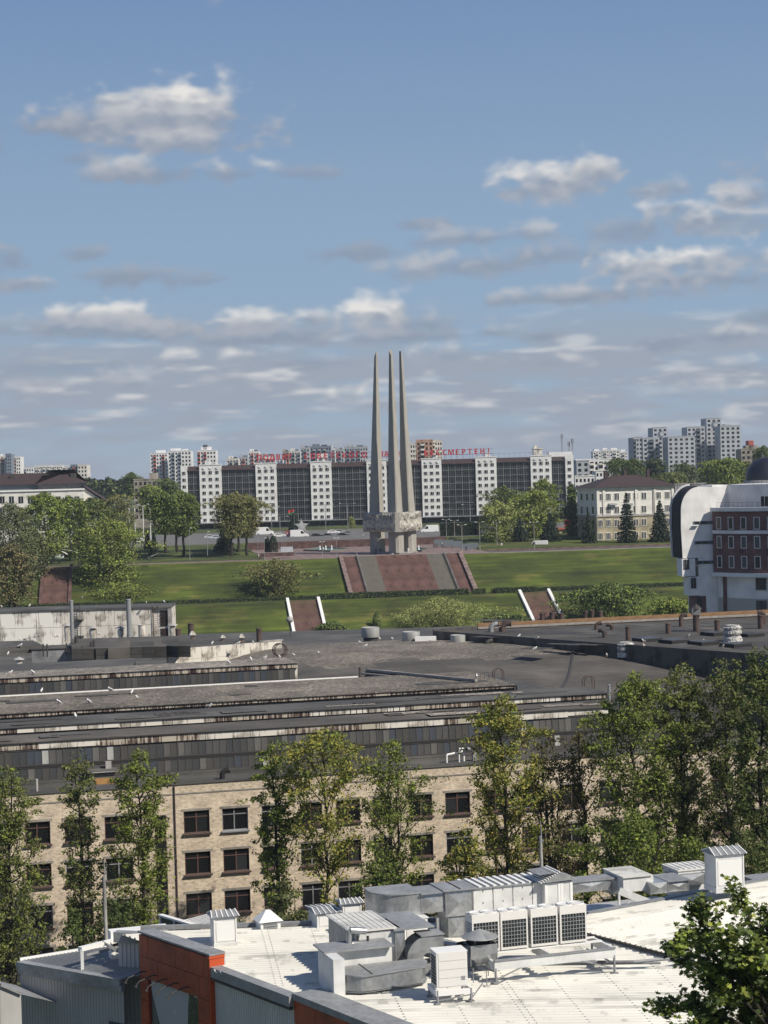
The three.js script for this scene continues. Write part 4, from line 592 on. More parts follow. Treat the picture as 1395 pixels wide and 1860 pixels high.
// ---- the vaulted roofs and the flat roof behind the lanterns
{
  const o = inFrame('vaulted_hall', 'large factory hall with a broad low vaulted tar roof', 'factory hall', FAC);
  const xa = fx(520, 1180, -75), xb = fx(1330, 1230, -75), front = -62, back = -131, N = 22;
  const Y = (z) => { const t = (z - front) / (back - front); return mix(-6.6, -4.9, t) + 2.2 * Math.sin(Math.PI * clamp(t * 0.86)); };
  const g = new G(), g2 = new G(), g3 = new G(), xs = []; for (let i = 0; i <= 60; i++) xs.push(mix(xa - 4, xb + 20, i / 60));
  const split = (x) => mix(-63, -112, sst(fx(960, 1245, -63), fx(1160, 1190, -100), x));
  for (let i = 0; i < 60; i++) for (let j = 0; j < N; j++) {
    const z0 = mix(front, back, j / N), z1 = mix(front, back, (j + 1) / N), x0 = xs[i], x1 = xs[i + 1], dd = (x) => 0; const end = (x) => -1.8 * sst(xa + 8, xa - 4, x);
    const P = (x, z) => V(x, Y(z) + end(x) + 0.04 * (vnoise(x * 0.3, z * 0.3) - 0.5), z); const q = [P(x0, z0), P(x1, z0), P(x1, z1), P(x0, z1)];
    ((z0 + z1) / 2 > split((x0 + x1) / 2) && x0 > fx(950, 1240, -63) ? g2 : j > N * 0.36 + 3 * vnoise(i * 0.35, 2) + (i < 9 ? 9 - i : 0) ? g3 : g).face(...q);
  }
  for (const [k, name, mat] of [[g, 'vault_roof', M.brownRoof], [g3, 'gravel_roof', M.gravel], [g2, 'tar_roof', M.brownRoof]]) k.mesh(name, mat, o);
  const seam = new G(); for (let i = 0; i < 40; i++) { const x = mix(fx(960, 1245, -63), fx(1160, 1190, -100), i / 40), x1 = mix(fx(960, 1245, -63), fx(1160, 1190, -100), (i + 1) / 40), a = split(x), b = split(x1); seam.bar(V(x, Y(a) + 0.06, a), V(x1, Y(b) + 0.06, b), 0.3, 0.12); } seam.mesh('roof_seam', M.iron, o);
  const w = new G(); w.face(V(xa - 4, -14, front), V(xb + 20, -14, front), V(xb + 20, -6.55, front), V(xa - 4, -6.55, front)); w.face(V(xa - 4, -14, back), V(xa - 4, -14, front), V(xa - 4, -8, front), V(xa - 4, -5, back)); w.mesh('wall', M.iron, o);
  // pale edged skylight trough cutting across the roof
  const a = onY(667, 1217, -0.9), b = onY(865, 1236, -0.9), t = thing('roof_trough', 'long pale edged raised skylight trough on the factory roof', 'skylight');
  const dir = b.clone().sub(a).normalize(), nrm = V(-dir.z, 0, dir.x); const e = (p, k, y) => p.clone().addScaledVector(nrm, k).setY(y), q = new G();
  q.bar(e(a, 0, -0.9), e(b, 0, -0.9), 0.35, 0.28).mesh('pale_coping', M.kerb, t); new G().bar(e(a, 0.75, -1.25), e(b, 0.75, -1.25), 0.3, 0.2).mesh('lower_coping', M.kerb, t);
  new G().bar(e(a, 0.2, -1.5), e(b, 0.2, -1.5), 0.3, 0.95).mesh('side_board', M.black, t); new G().face(e(a, -0.2, -1.03), e(b, -0.2, -1.03), e(b, -3.2, -1.6), e(a, -3.2, -1.6)).mesh('cover', M.brownRoof, t);
}
{ // the flat roof on the right with its dark front parapet
  const Yr = -2.5, A = onY(786, 1149, Yr), B = onY(1395, 1192, Yr), Bx = onY(1520, 1202, Yr), C = onY(1520, 1113, Yr), E = onY(868, 1144, Yr), o = thing('flat_roof_hall', 'factory hall with wide flat dark roof and brick rear parapet', 'factory hall');
  const F2 = onY(905, 1155, Yr), Gp = onY(939, 1167, Yr);
  const g = new G(); g.face(A, Bx, C, E); g.mesh('flat_roof', M.bitumen, o); { const R = rng(33), ms = [M.slate, M.brownRoof, M.bitumen, M.iron]; for (let i = 0; i < 34; i++) { const p = onY(880 + R() * 500, 1126 + R() * 55, Yr), w = 0.8 + 3 * R(), l = 2 + 7 * R(); block('roof_patch', ms[i % 4], o, p.x, Yr + 0.012 + i * 0.0011, p.z, l, 0.02, w, -0.6 + (R() < 0.5 ? 1.57 : 0)); } }
  const w = new G(), par = (a, b, lo, hi, t, mat, name) => { const d = b.clone().sub(a).setY(0).normalize(), n = V(-d.z, 0, d.x).multiplyScalar(t); const k = new G(); const P = (p, y, s) => p.clone().addScaledVector(n, s).setY(y); k.face(P(a, lo, 0), P(b, lo, 0), P(b, hi, 0), P(a, hi, 0)).face(P(a, lo, 1), P(b, lo, 1), P(b, hi, 1), P(a, hi, 1)).face(P(a, hi, 0), P(b, hi, 0), P(b, hi, 1), P(a, hi, 1)).face(P(a, lo, 0), P(a, hi, 0), P(a, hi, 1), P(a, lo, 1)); k.mesh(name, mat, o); };
  par(A, Bx, -9, Yr + 0.28, -0.35, M.stainedDark = std([0.085, 0.08, 0.075], 0.9, { map: resize(T.streak, 5, 4) }), 'front_parapet'); 
  par(E, C, -9, Yr + 1.0, -0.4, std([0.40, 0.27, 0.17], 0.9, { map: T.brick, bumpMap: T.brickBump, bumpScale: 0.01 }), 'rear_parapet'); par(A, E, -9, Yr + 0.5, 0.35, M.stainedDark, 'side_parapet');
  const ln = new G(); ln.bar(E.clone().add(V(0, 0.3, 0.45)), C.clone().add(V(0, 0.3, 0.45)), 0.25, 0.3); ln.mesh('flashing', M.kerb, o);
  const pale = new G(), p0 = onY(763, 1162, -3.3), p1 = onY(783, 1160, -3.3); pale.box((p0.x + p1.x) / 2, -4, (p0.z + p1.z) / 2, 3.2, 2.2, 1.2); pale.mesh('roof_block', M.whitePaint, o);
}
{ // low hall on the left with a smooth dark vault, grey sheds before it, and the long pale concrete wall behind
  const o = inFrame('dark_vault_hall', 'low factory hall with smooth dark vaulted roof at left', 'factory hall', FAC), z0 = -63.5, z1 = -90, xr = fx(272, 1203, z0), xl = -95, N = 14, Y = (t) => -0.55 + 0.55 * Math.sin(Math.PI * t * 0.7) - 1.3 * t * t * t;
  const g = new G(); for (let j = 0; j < N; j++) { const a = j / N, b = (j + 1) / N, za = mix(z0, z1, a), zb = mix(z0, z1, b), k = (t) => xr + 9 * t * (1 - t * 0.6); g.face(V(xl, Y(a), za), V(k(a) - 3, Y(a), za), V(k(b) - 3, Y(b), zb), V(xl, Y(b), zb)); } g.mesh('vault_roof', M.slate, o);
  const e = new G(); for (let j = 0; j < N; j++) { const a = j / N, b = (j + 1) / N, k = (t) => xr + 9 * t * (1 - t * 0.6) - 3; e.face(V(k(a), -7, mix(z0, z1, a)), V(k(b), -7, mix(z0, z1, b)), V(k(b), Y(b), mix(z0, z1, b)), V(k(a), Y(a), mix(z0, z1, a))); } e.mesh('end_wall', M.black, o);
  blockSpan('kerb_wall', M.stained, o, xl, fx(306, 1206, z0 + 0.5), -2.6, -0.35, z0 + 0.1, z0 + 0.7);
}
{
  const Yp = -2.45, a = onY(305, 1180, Yp), b = onY(512, 1164, Yp), o = thing('concrete_parapet', 'pale stained concrete parapet wall beside the dark vault', 'wall', a, Math.atan2(-(b.z - a.z), b.x - a.x) * 180 / Math.PI), L = a.distanceTo(b), n = 7;
  for (let i = 0; i < n; i++) { blockSpan('wall_panel', M.stained, o, L * i / n + 0.02, L * (i + 1) / n - 0.02, -1.6, 0, -0.4, 0); blockSpan('wall_panel', M.stained, o, L * i / n + 0.02, L * (i + 1) / n - 0.02, -5, -1.63, -0.4, -0.03 * (i % 2)); }
  blockSpan('core', M.soffit, o, 0, L, -5.2, -0.1, -0.5, -0.42); blockSpan('roof_deck', M.bitumen, o, -6, L, -0.9, -0.55, -22, -0.55); blockSpan('coping', M.kerb, o, L * 0.8, L + 0.2, 0.003, 0.22, -0.45, 0.05);
}
{
  const f = new Frame(at(0, 1165, 362), 1.2), o = inFrame('concrete_hall', 'long pale stained concrete wall of a flat roofed hall below the left trees', 'hall', f), X = (px, py = 1120) => f.hit(px, py, 'z', 0).x, Yy = (px, py) => f.hit(px, py, 'z', 0).y, top = Yy(150, 1109), bot = Yy(150, 1175);
  const joints = [-30, 0, 70, 112, 148, 175, 208, 237, 276];
  for (let i = 0; i + 1 < joints.length; i++) { const a = X(joints[i]), b = X(joints[i + 1]), mid = mix(bot, top, 0.56); for (const [y0, y1] of [[bot, mid - 0.03], [mid + 0.03, top]]) blockSpan('wall_panel', i < 3 ? M.whiteWall : M.stained, o, a + 0.03, b - 0.03, y0, y1, -0.3, 0.02 * ((i * 7) % 3)); }
  blockSpan('core', M.soffit, o, X(-30), X(276), bot, top - 0.05, -9, -0.31); blockSpan('roof', M.slate, o, X(-30), X(312), top + 0.01, top + 0.32, -10.5, 0.2);
  blockSpan('stair_bay', M.stained, o, X(276), X(312), bot, top, -8.5, -0.4); blockSpan('corner_post', M.kerb, o, X(305), X(312), bot, top, -0.38, 0.12);
  for (const [y0, y1] of [[0.02, 0.44], [0.5, 0.93]]) { blockSpan('lattice_recess', M.black, o, X(291), X(305), mix(bot, top, y0), mix(bot, top, y1), -0.5, -0.35); const l = new G(), a = X(291), b = X(305), ya = mix(bot, top, y0), yb = mix(bot, top, y1), nx = 5, ny = 9; for (let i = 0; i <= nx; i++) for (let j = 0; j < ny; j++) { const x = mix(a, b, (i + (j % 2) * 0.5) / (nx + 0.5)), y = mix(ya, yb, (j + 0.5) / ny); l.box(x, y, -0.28, 0.09, (yb - ya) / ny * 0.8, 0.1, 0, 0, 0.5).box(x, y, -0.28, 0.09, (yb - ya) / ny * 0.8, 0.1, 0, 0, -0.5); } l.mesh('brick_lattice', M.rusty, o); }
  const lad = new G(); for (const px of [278, 287]) lad.span(X(px) - 0.04, X(px) + 0.04, bot, top + 0.6, 0.25, 0.33); for (let y = bot; y < top; y += 0.4) lad.span(X(278), X(287), y, y + 0.05, 0.26, 0.32); lad.mesh('ladder', M.rusty, o);
  const l2 = new G(); for (const px of [136, 146]) l2.span(X(px) - 0.05, X(px) + 0.05, bot, top + 1.6, 0.45, 0.53); for (let y = bot; y < top + 1.4; y += 0.42) l2.span(X(136), X(146), y, y + 0.05, 0.46, 0.52); for (const k of [0.3, 0.75]) l2.span(X(136), X(152), mix(bot, top, k), mix(bot, top, k) + 0.06, 0.0, 1.1); l2.mesh('ladder', M.iron, o);
  // lean-to roofs in front, in shabby strips
  const y = bot + 0.35, d = thing('lean_to_roofs', 'cluttered low tar roofs at the foot of the pale concrete wall', 'roof'); const R = rng(8);
  const pts = [[0, 320, 1176, 1152], [70, 335, 1168, 1148]];
  for (let i = 0; i < 9; i++) { const a = onY(130 + i * 22, 1178 - i * 0.9 + R() * 3, y - 0.6), b = onY(170 + i * 22, 1178 - i * 0.6, y - 0.6), c = onY(170 + i * 22, 1160 - i * 0.7, y - 0.1 + 0.3 * R()), e = onY(130 + i * 22, 1160 - i * 0.6, y - 0.1); new G().face(a, b, c, e).face(a, b, b.clone().setY(b.y - 1.6), a.clone().setY(a.y - 1.6)).mesh('roof_strip', i % 3 ? M.bitumen : M.brownRoof, d); }
  const a2 = onY(-40, 1180, y - 0.9), b2 = onY(78, 1172, y - 0.9), c2 = onY(60, 1163, y - 0.4), e2 = onY(-40, 1166, y - 0.4); new G().face(a2, b2, c2, e2).face(a2, b2, b2.clone().setY(b2.y - 1), a2.clone().setY(a2.y - 1)).mesh('roof_strip', M.slate, d);
  const sh = onY(108, 1188, -3.2), s = thing('grey_shed', 'small grey plastered shed rising behind the dark vault roof', 'shed', sh, 8); blockSpan('wall', M.greyPaint, s, -4, 5, -3, 0.8, -5, 0); blockSpan('roof', M.bitumen, s, -4.2, 5.2, 0.8, 0.95, -5.2, 0.2);
  // dark yard floor seen between the roofs
  new G().face(V(-140, -8.6, -395), V(25, -8.6, -395), V(25, -8.6, -232), V(-140, -8.6, -232)).mesh('flat_roof', M.slate, d);
}
{ // yard floor between the factory and the trees
  const o = inFrame('yard', 'shaded yard floor along the foot of the brick factory', 'yard', FAC); o.userData.kind = 'structure'; new G().face(V(-90, -20.46, -150), V(-90, -20.46, 40), V(130, -20.46, 40), V(130, -20.46, -150)).mesh('surface', M.asphalt, o);
}

// ---------------------------------------------------------------- the white metal-roofed building in front, and the gear on its roof
const SHOP = new Frame(onY(880, 1740, -0.5), 18);
const RY = -0.5;
function ribbed(name, mat, parent, a, b, y0, y1a, y1b, pitch, depth) {  // a vertical ribbed sheet from a to b (x, z in world), top height may slope
  const g = new G(), L = Math.hypot(b.x - a.x, b.z - a.z), n = Math.max(1, Math.round(L / pitch)), d = V((b.x - a.x) / L, 0, (b.z - a.z) / L), nn = V(-d.z, 0, d.x), prof = [[0, 0], [0.55, 0], [0.65, 1], [0.92, 1], [1, 0]];
  for (let i = 0; i < n; i++) for (let k = 0; k < 4; k++) { const s0 = (i + prof[k][0]) / n, s1 = (i + prof[k + 1][0]) / n, P = (s, o, y) => V(a.x, 0, a.z).addScaledVector(d, s * L).addScaledVector(nn, o * depth).setY(y); g.face(P(s0, prof[k][1], y0), P(s1, prof[k + 1][1], y0), P(s1, prof[k + 1][1], mix(y1a, y1b, s1)), P(s0, prof[k][1], mix(y1a, y1b, s0))); }
  return g.mesh(name, mat, parent);
}
function ribRoof(name, mat, parent, a, b, c, d, n, h = 0.05, w = 0.3) { // a-b and d-c are the rib ends: ribs run from the a..d edge to the b..c edge
  const g = new G(), up = V(0, h, 0), pr = [[0, 0], [1 - w, 0], [1 - w * 0.72, 1], [1 - w * 0.28, 1], [1, 0]];
  for (let i = 0; i < n; i++) for (let k = 0; k < 4; k++) { const s0 = (i + pr[k][0]) / n, s1 = (i + pr[k + 1][0]) / n, P = (p, q, s, e) => p.clone().lerp(q, s).addScaledVector(up, e); g.face(P(a, d, s0, pr[k][1]), P(b, c, s0, pr[k][1]), P(b, c, s1, pr[k + 1][1]), P(a, d, s1, pr[k + 1][1])); }
  return g.mesh(name, mat, parent);
}
{
  const o = thing('white_building', 'large commercial building with white ribbed metal roof and grey ribbed walls', 'building');
  // corners of the roof: front wall runs from A (far left) to B (near right); far edge from A to Cfar; seam where the right slope begins
  const A = onY(214, 1694, RY), A2 = onY(252, 1697, RY), B0 = onY(384, 1757, RY), B1 = onY(535, 1813, RY), B2 = onY(705, 1874, RY), B3 = onY(900, 1960, RY), Cf = onY(660, 1687, RY), S0 = onY(1052, 1690, RY - 0.25), S1 = onY(1228, 1737, RY - 0.25), Nr = onY(1500, 1990, RY);
  // ribs follow the picture's level: build the roof as a sheet of ribs between the front wall and the seam
  const left = [A2, B0, B1, B2, B3], far = onY(250, 1691, RY);
  const ribs = new G(); ribs.uv = (p) => [p.x, p.z]; const z0 = far.z, z1 = onY(900, 1980, RY).z, pitch = 0.4, prf = [[0, 0], [0.6, 0], [0.7, 0.085], [0.88, 0.085], [1, 0]];
  const PA = onY(253, 1694, 0.1), PB = onY(379, 1736, 0.1), inw = V(0.79, 0, -0.61).multiplyScalar(0.5), PW = [A, PA.clone().add(inw), PB.clone().add(inw), B0.clone().setZ(Math.max(B0.z, PB.z + 0.2)), B1, B2, B3]; const skew = -0.02, wallX = (z) => { const P = PW; for (let i = 0; i + 1 < P.length; i++) if (z <= P[i + 1].z || i + 2 === P.length) return mix(P[i].x, P[i + 1].x, (z - P[i].z) / (P[i + 1].z - P[i].z)); };
  const seamX = (z) => z < S1.z ? mix(S0.x, S1.x, (z - S0.z) / (S1.z - S0.z)) : 60;
  for (let z = z0; z < z1; z += pitch) for (let k = 0; k < 4; k++) {
    const za = z + prf[k][0] * pitch, zb = z + prf[k + 1][0] * pitch, ha = RY + prf[k][1], hb = RY + prf[k + 1][1], xa = wallX(za) + 0.1, xb = wallX(zb) + 0.1, xe = Math.min(seamX(za), 40), xf = Math.min(seamX(zb), 40), n = 10;
    for (let i = 0; i < n; i++) { const f = i / n, g = (i + 1) / n, q = (a, b, t, zz, h) => V(mix(a, b, t), h - 0.02 * Math.max(0, mix(a, b, t)), zz + skew * mix(a, b, t)); ribs.face(q(xa, xe, f, za, ha), q(xb, xf, f, zb, hb), q(xb, xf, g, zb, hb), q(xa, xe, g, za, ha)); }
  }
  ribs.mesh('ribbed_roof', M.whiteRoof, o);
  { const fa = new G(), lap = new G(); for (let k = 0; k < 9; k++) { const x0 = -9 + k * 2.4; for (let z = z0 + 0.32; z < z1; z += pitch) { const x = x0 + (z - z0) * 0.12; if (x > wallX(z) + 0.6 && x < Math.min(seamX(z), 40) - 0.3) { fa.box(x, RY + 0.092 - 0.02 * Math.max(0, x), z + skew * x, 0.07, 0.02, 0.05); if (k % 4 === 1) lap.box(x + 0.3, RY + 0.09 - 0.02 * Math.max(0, x), z + skew * x, 0.03, 0.02, 0.09).box(x + 0.3, RY + 0.006 - 0.02 * Math.max(0, x), z - 0.17 + skew * x, 0.03, 0.02, 0.22); } } } fa.mesh('fasteners', M.greyPaint, o).userData.kind = 'stuff'; lap.mesh('sheet_lap', M.greyPaint, o); }
  // right hand slope, ribs rising to the far right
  const e0 = at(1068, 1662, 97.5), e1 = at(1400, 1598, 101), e2 = at(1700, 1540, 104); const s0 = onY(1046, 1690, RY + 0.02), s1 = onY(1236, 1740, RY + 0.02), s2 = onY(1500, 1810, RY + 0.02);
  { const g = new G(); g.uv = (p) => [p.x, p.z]; const n = 46, P = (u, v) => { const lo = u < 0.5 ? s0.clone().lerp(s1, u * 2) : s1.clone().lerp(s2, u * 2 - 1); return lo; };
    // ribs run from the lower-left seam towards the right, parallel to the upper edge
    const upDir = e1.clone().sub(e0).normalize(); const rows = 58; for (let i = 0; i < rows; i++) for (let k = 0; k < 4; k++) { const u0 = (i + prf[k][0]) / rows, u1 = (i + prf[k + 1][0]) / rows, st = (u) => e0.clone().lerp(s0, Math.min(1, u / 0.22)).lerp(u > 0.22 ? s0.clone().lerp(s2, (u - 0.22) / 0.78) : s0, u > 0.22 ? 1 : 0); const a = st(u0).add(V(0, prf[k][1], 0)), b = st(u1).add(V(0, prf[k + 1][1], 0)), L = 30; g.face(a, b, b.clone().addScaledVector(upDir, L), a.clone().addScaledVector(upDir, L)); }
    g.mesh('ribbed_roof', M.whiteRoof, o);
    const sm = new G(); for (let i = 0; i < 60; i++) { const p = s0.clone().lerp(s1, i / 60), q = s0.clone().lerp(s1, (i + 0.55) / 60); sm.bar(p.add(V(-0.08, 0.03, 0)), q.add(V(-0.08, 0.03, 0)), 0.1, 0.05); } sm.mesh('rib_ends', M.iron, o);
    const cap = new G(); cap.bar(e0.clone().add(V(0, 0.08, 0)), e2.clone().add(V(0, 0.08, 0)), 0.35, 0.12); cap.mesh('ridge_cap', M.galvDull, o);
    const pp = new G(); pp.pipe([onY(1000, 1748, RY + 0.2), onY(1150, 1747, RY + 0.2), onY(1260, 1738, RY + 0.2), onY(1420, 1728, RY + 0.2)], 0.07).pipe([onY(1000, 1752, RY + 0.1), onY(1200, 1749, RY + 0.1)], 0.05); pp.mesh('roof_conduit', M.greyPaint, o); }
  // flashing along the far edge
  const ed = new G(); ed.bar(A2.clone().setZ(z0 - 0.1).add(V(0, 0.12, 0)), V(Cf.x + 6, RY + 0.02, z0 - 0.6), 0.25, 0.2); ed.mesh('edge_flashing', M.galvDull, o);
  new G().face(V(A.x, -14, z0 - 0.3), V(30, -14, z0 - 1), V(30, RY - 0.7, z0 - 1), V(A.x, RY - 0.05, z0 - 0.3)).mesh('rear_wall', M.greyCladding, o);
  // lower dark roof behind, with the right annex
  const k0 = at(1040, 1662, 100), kk = new G(); kk.face(at(1000, 1700, 98), at(1260, 1640, 101), at(1190, 1628, 106), at(1000, 1650, 106)).mesh('lower_roof', M.greyCladding, o); 
  // walls: short ribbed piece, red portal, long ribbed wall
  const wallTop = RY + 0.0, Bot = -11;
  ribbed('ribbed_wall', M.greyCladding, o, V(A.x, 0, A.z), V(A2.x, 0, A2.z), Bot, wallTop - 0.4, wallTop - 0.4, 0.26, 0.04);
  ribbed('ribbed_wall', M.greyCladding, o, V(B0.x, 0, B0.z), V(B1.x, 0, B1.z), Bot, wallTop - 0.35, wallTop - 0.35, 0.2, 0.035);
  const cop = new G(); cop.bar(A.clone().add(V(-0.1, -0.15, 0.1)), A2.clone().add(V(0, -0.15, 0)), 0.5, 0.5).bar(B0.clone().add(V(0.05, -0.12, 0)), B1.clone().add(V(0, -0.12, 0)), 0.55, 0.45); cop.mesh('coping', M.galvDull, o);
  const c2 = new G(); c2.bar(B0.clone().add(V(-0.14, -0.42, 0.1)), B1.clone().add(V(-0.14, -0.42, 0.1)), 0.16, 0.1); c2.mesh('drip_edge', M.iron, o);
  // white end piece with a black round opening behind the short wall
  const w = at(218, 1706, 98.6), wb = new THREE.Group(); wb.position.copy(w); wb.rotation.y = 0.32; put(wb, 'roof_upstand', o); blockSpan('panel', M.whitePaint, wb, -0.5, 2.4, -1.2, 0.45, -0.5, 0.25); const rd = new G(); rd.tube(V(-0.1, -0.25, 0.2), V(-0.1, -0.25, 0.3), 0.3, 0.3, 16); rd.mesh('round_opening', M.black, wb);
  // the red portal: tiles of red cassette, an opening with a big picture panel, arm lamps
  const P0 = PA, P1 = PB, dir = P1.clone().sub(P0).setY(0), L = dir.length(); dir.normalize(); const deg = Math.atan2(-dir.z, dir.x) * 180 / Math.PI;
  const red = new THREE.Group(); red.position.copy(P0).setY(P0.y); red.rotation.y = deg * Math.PI / 180; put(red, 'red_portal', o);
  const yT = 0, cw = L / 5.0, rows = [[0, 1.0], [1.0, 2.0], [2.0, 3.05], [3.05, 4.1], [4.1, 5.15], [5.15, 6.2], [6.2, 7.2], [7.2, 8.4]];
  const ox0 = L * 0.12, ox1 = L * 0.84, oyT = 2.0; const offs = [0.42, 0.1, 0.55, 0.3, 0.62, 0.2, 0.5, 0.1]; const Rr = rng(4);
  rows.forEach(([a, b], r) => { let x = 0, first = true; while (x < L - 0.01) { let e = Math.min(L, x + (first ? cw * offs[r] + 0.3 : cw)); first = false; if (L - e < 0.35) e = L; const cut = (s, t) => { if (t - s < 0.06) return; const m = block('red_panel', M.red, red, (s + t) / 2, -(a + b) / 2 - 0.06, (Rr() - 0.5) * 0.012, t - s - 0.02, b - a - 0.02, 0.06); }; if (a >= oyT) { if (e <= ox0) cut(x, e); else if (x < ox0) cut(x, ox0); if (x >= ox1) cut(x, e); else if (e > ox1) cut(ox1, e); } else cut(x, e); x = e; } });
  blockSpan('backing', M.black, red, 0, ox0, -9, -0.08, -0.6, -0.05); blockSpan('backing', M.black, red, ox1, L, -9, -0.08, -0.6, -0.05); blockSpan('backing', M.black, red, ox0, ox1, -oyT - 0.02, -0.08, -0.6, -0.05);
  blockSpan('side_panel', std([0.5, 0.075, 0.02], 0.5), red, L + 0.02, L + 0.1, -10, -0.06, -0.75, 0.03); blockSpan('coping', M.galvDull, red, -0.06, L + 0.16, 0.0, 0.09, -0.78, 0.06); blockSpan('edge_trim', std([0.5, 0.075, 0.02], 0.5), red, L - 0.05, L + 0.14, -0.14, -0.02, -0.76, 0.07); blockSpan('rear_panel', M.greyCladding, red, 0, L + 0.1, -3, -0.02, -0.85, -0.76);
  blockSpan('opening_jamb', std([0.2, 0.03, 0.014], 0.6), red, ox0, ox0 + 0.06, -9, -oyT, -1.1, -0.02); blockSpan('opening_head', std([0.2, 0.03, 0.014], 0.6), red, ox0, ox1, -oyT, -oyT + 0.05, -1.1, -0.62);
  { // printed picture panel inside the opening: a plain grey cityscape-like print
    const c = document.createElement('canvas'); c.width = 512; c.height = 640; const x = c.getContext('2d'); x.fillStyle = '#b9b9bb'; x.fillRect(0, 0, 512, 640);
    x.fillStyle = '#3c403c'; x.beginPath(); x.moveTo(0, 60); x.bezierCurveTo(60, 200, 160, 330, 250, 640); x.lineTo(0, 640); x.fill(); x.strokeStyle = '#8b8f8a'; x.lineWidth = 3; for (let i = 0; i < 26; i++) { x.beginPath(); x.moveTo(8 + i * 8, 70 + i * 18); x.lineTo(6 + i * 8, 640); x.stroke(); } x.lineWidth = 5; for (let i = 0; i < 6; i++) { x.beginPath(); x.moveTo(0, 120 + i * 50); x.bezierCurveTo(60, 240 + i * 50, 150, 370 + i * 40, 220, 640); x.stroke(); }
    x.fillStyle = '#44503f'; x.beginPath(); x.moveTo(400, 0); x.lineTo(512, 40); x.lineTo(512, 640); x.lineTo(372, 640); x.bezierCurveTo(410, 420, 340, 300, 400, 0); x.fill(); for (let i = 0; i < 500; i++) { x.fillStyle = ['#2d372a', '#5f6d55', '#39442f'][i % 3]; x.fillRect(390 + Rr() * 110, Rr() * 640, 9, 14); } x.strokeStyle = '#77787a'; x.lineWidth = 3; for (const px of [290, 318]) { x.beginPath(); x.moveTo(px, 250); x.lineTo(px, 640); x.stroke(); } x.beginPath(); x.moveTo(270, 250); x.lineTo(340, 250); x.stroke(); x.fillStyle = '#d0d0d0'; x.beginPath(); x.arc(240, 130, 12, 0, 7); x.fill();
    const t = new THREE.CanvasTexture(c); t.colorSpace = THREE.SRGBColorSpace; const pm = new THREE.Mesh(new THREE.PlaneGeometry(ox1 - ox0 - 0.07, 6), std([0.8, 0.8, 0.8], 0.5, { map: t })); pm.position.set((ox0 + ox1) / 2 + 0.03, -oyT - 3.0, -0.1); put(pm, 'picture_panel', red);
  }
  for (let i = 0; i < 5; i++) { const g = new G(), x = ox0 + (i + 0.1) * (ox1 - ox0) / 4.6 - 0.25; g.pipe([V(x, -oyT + 0.25, 0), V(x, -oyT + 0.3, 0.25), V(x, -oyT + 0.12, 1.0), V(x, -oyT - 0.02, 1.12)], 0.03, 6).tube(V(x, -oyT - 0.02, 1.12), V(x, -oyT - 0.1, 1.16), 0.05, 0.09, 8); g.mesh('arm_lamp', M.iron, red); }
  // second red stretch at the bottom, with its grey coping
  const Q0 = B1.clone(), Q1 = B2.clone(), Q2 = B3.clone(), qd = Q2.clone().sub(Q0).setY(0), QL = qd.length(), qdeg = Math.atan2(-qd.z, qd.x) * 180 / Math.PI, rg = new THREE.Group(); rg.position.copy(Q0); rg.rotation.y = qdeg * Math.PI / 180; put(rg, 'red_parapet', o);
  for (let r = 0; r < 4; r++) for (let i = 0; i < 8; i++) { const a = i * QL / 8 + (r % 2) * 0.5, b = Math.min(QL, (i + 1) * QL / 8 + (r % 2) * 0.5); block('red_panel', M.red, rg, (a + b) / 2, -0.55 - r * 1.0, 0.02, b - a - 0.025, 0.975, 0.06); }
  blockSpan('coping', M.galvDull, rg, -0.05, QL, -0.06, 0.22, -1.3, 0.1); blockSpan('backing', M.black, rg, 0.02, QL, -9, -0.08, -0.7, -0.04);

  // annex with a grey ribbed roof at lower left
  const N0 = onY(36, 1746, -2.2), N1 = onY(224, 1778, -2.2), N2 = onY(222, 1716, -2.2);
  const an = thing('grey_annex', 'lower grey ribbed annex with a grey metal roof at the left end', 'annex'); 
  const N3b = N2; ribRoof('ribbed_roof', M.galvDull, an, N0, N1, N1.clone().add(N2).sub(N0), N2, 26, 0.07, 0.4);
  ribbed('ribbed_wall', M.darkCladding, an, N0, N1, -12, -2.6, -2.6, 0.2, 0.03);
  const ac = new G(); ac.bar(N0.clone().add(V(0, -0.12, 0.1)), N1.clone().add(V(0, -0.12, 0.1)), 0.5, 0.32); ac.bar(N0.clone().add(V(0, -0.4, 0.2)), N1.clone().add(V(0, -0.4, 0.2)), 0.25, 0.3); ac.mesh('coping', M.galvDull, an);
  new G().face(N0.clone().setY(-12), N2.clone().setY(-12), N2.clone().add(V(0, -0.05, 0)), N0.clone().add(V(0, -0.05, 0))).mesh('wall', M.darkCladding, an);
  const tr = new G(); tr.bar(N0.clone().add(V(0, 0.1, 0)), N2.clone().add(V(0, 0.1, 0)), 0.12, 0.12); tr.mesh('edge_trim', M.whitePaint, an);
  { const p = onY(208, 1850, -2.2), q = at(207, 1850, 92), g = new G(); const d = N1.clone().sub(N0).setY(0).normalize(); const m = block('window', M.paneDark[2], an, 0, 0, 0, 0.9, 1.1, 0.2); const c = N0.clone().lerp(N1, 0.93); m.position.set(c.x, -4.9, c.z); m.rotation.y = Math.atan2(-d.z, d.x); }
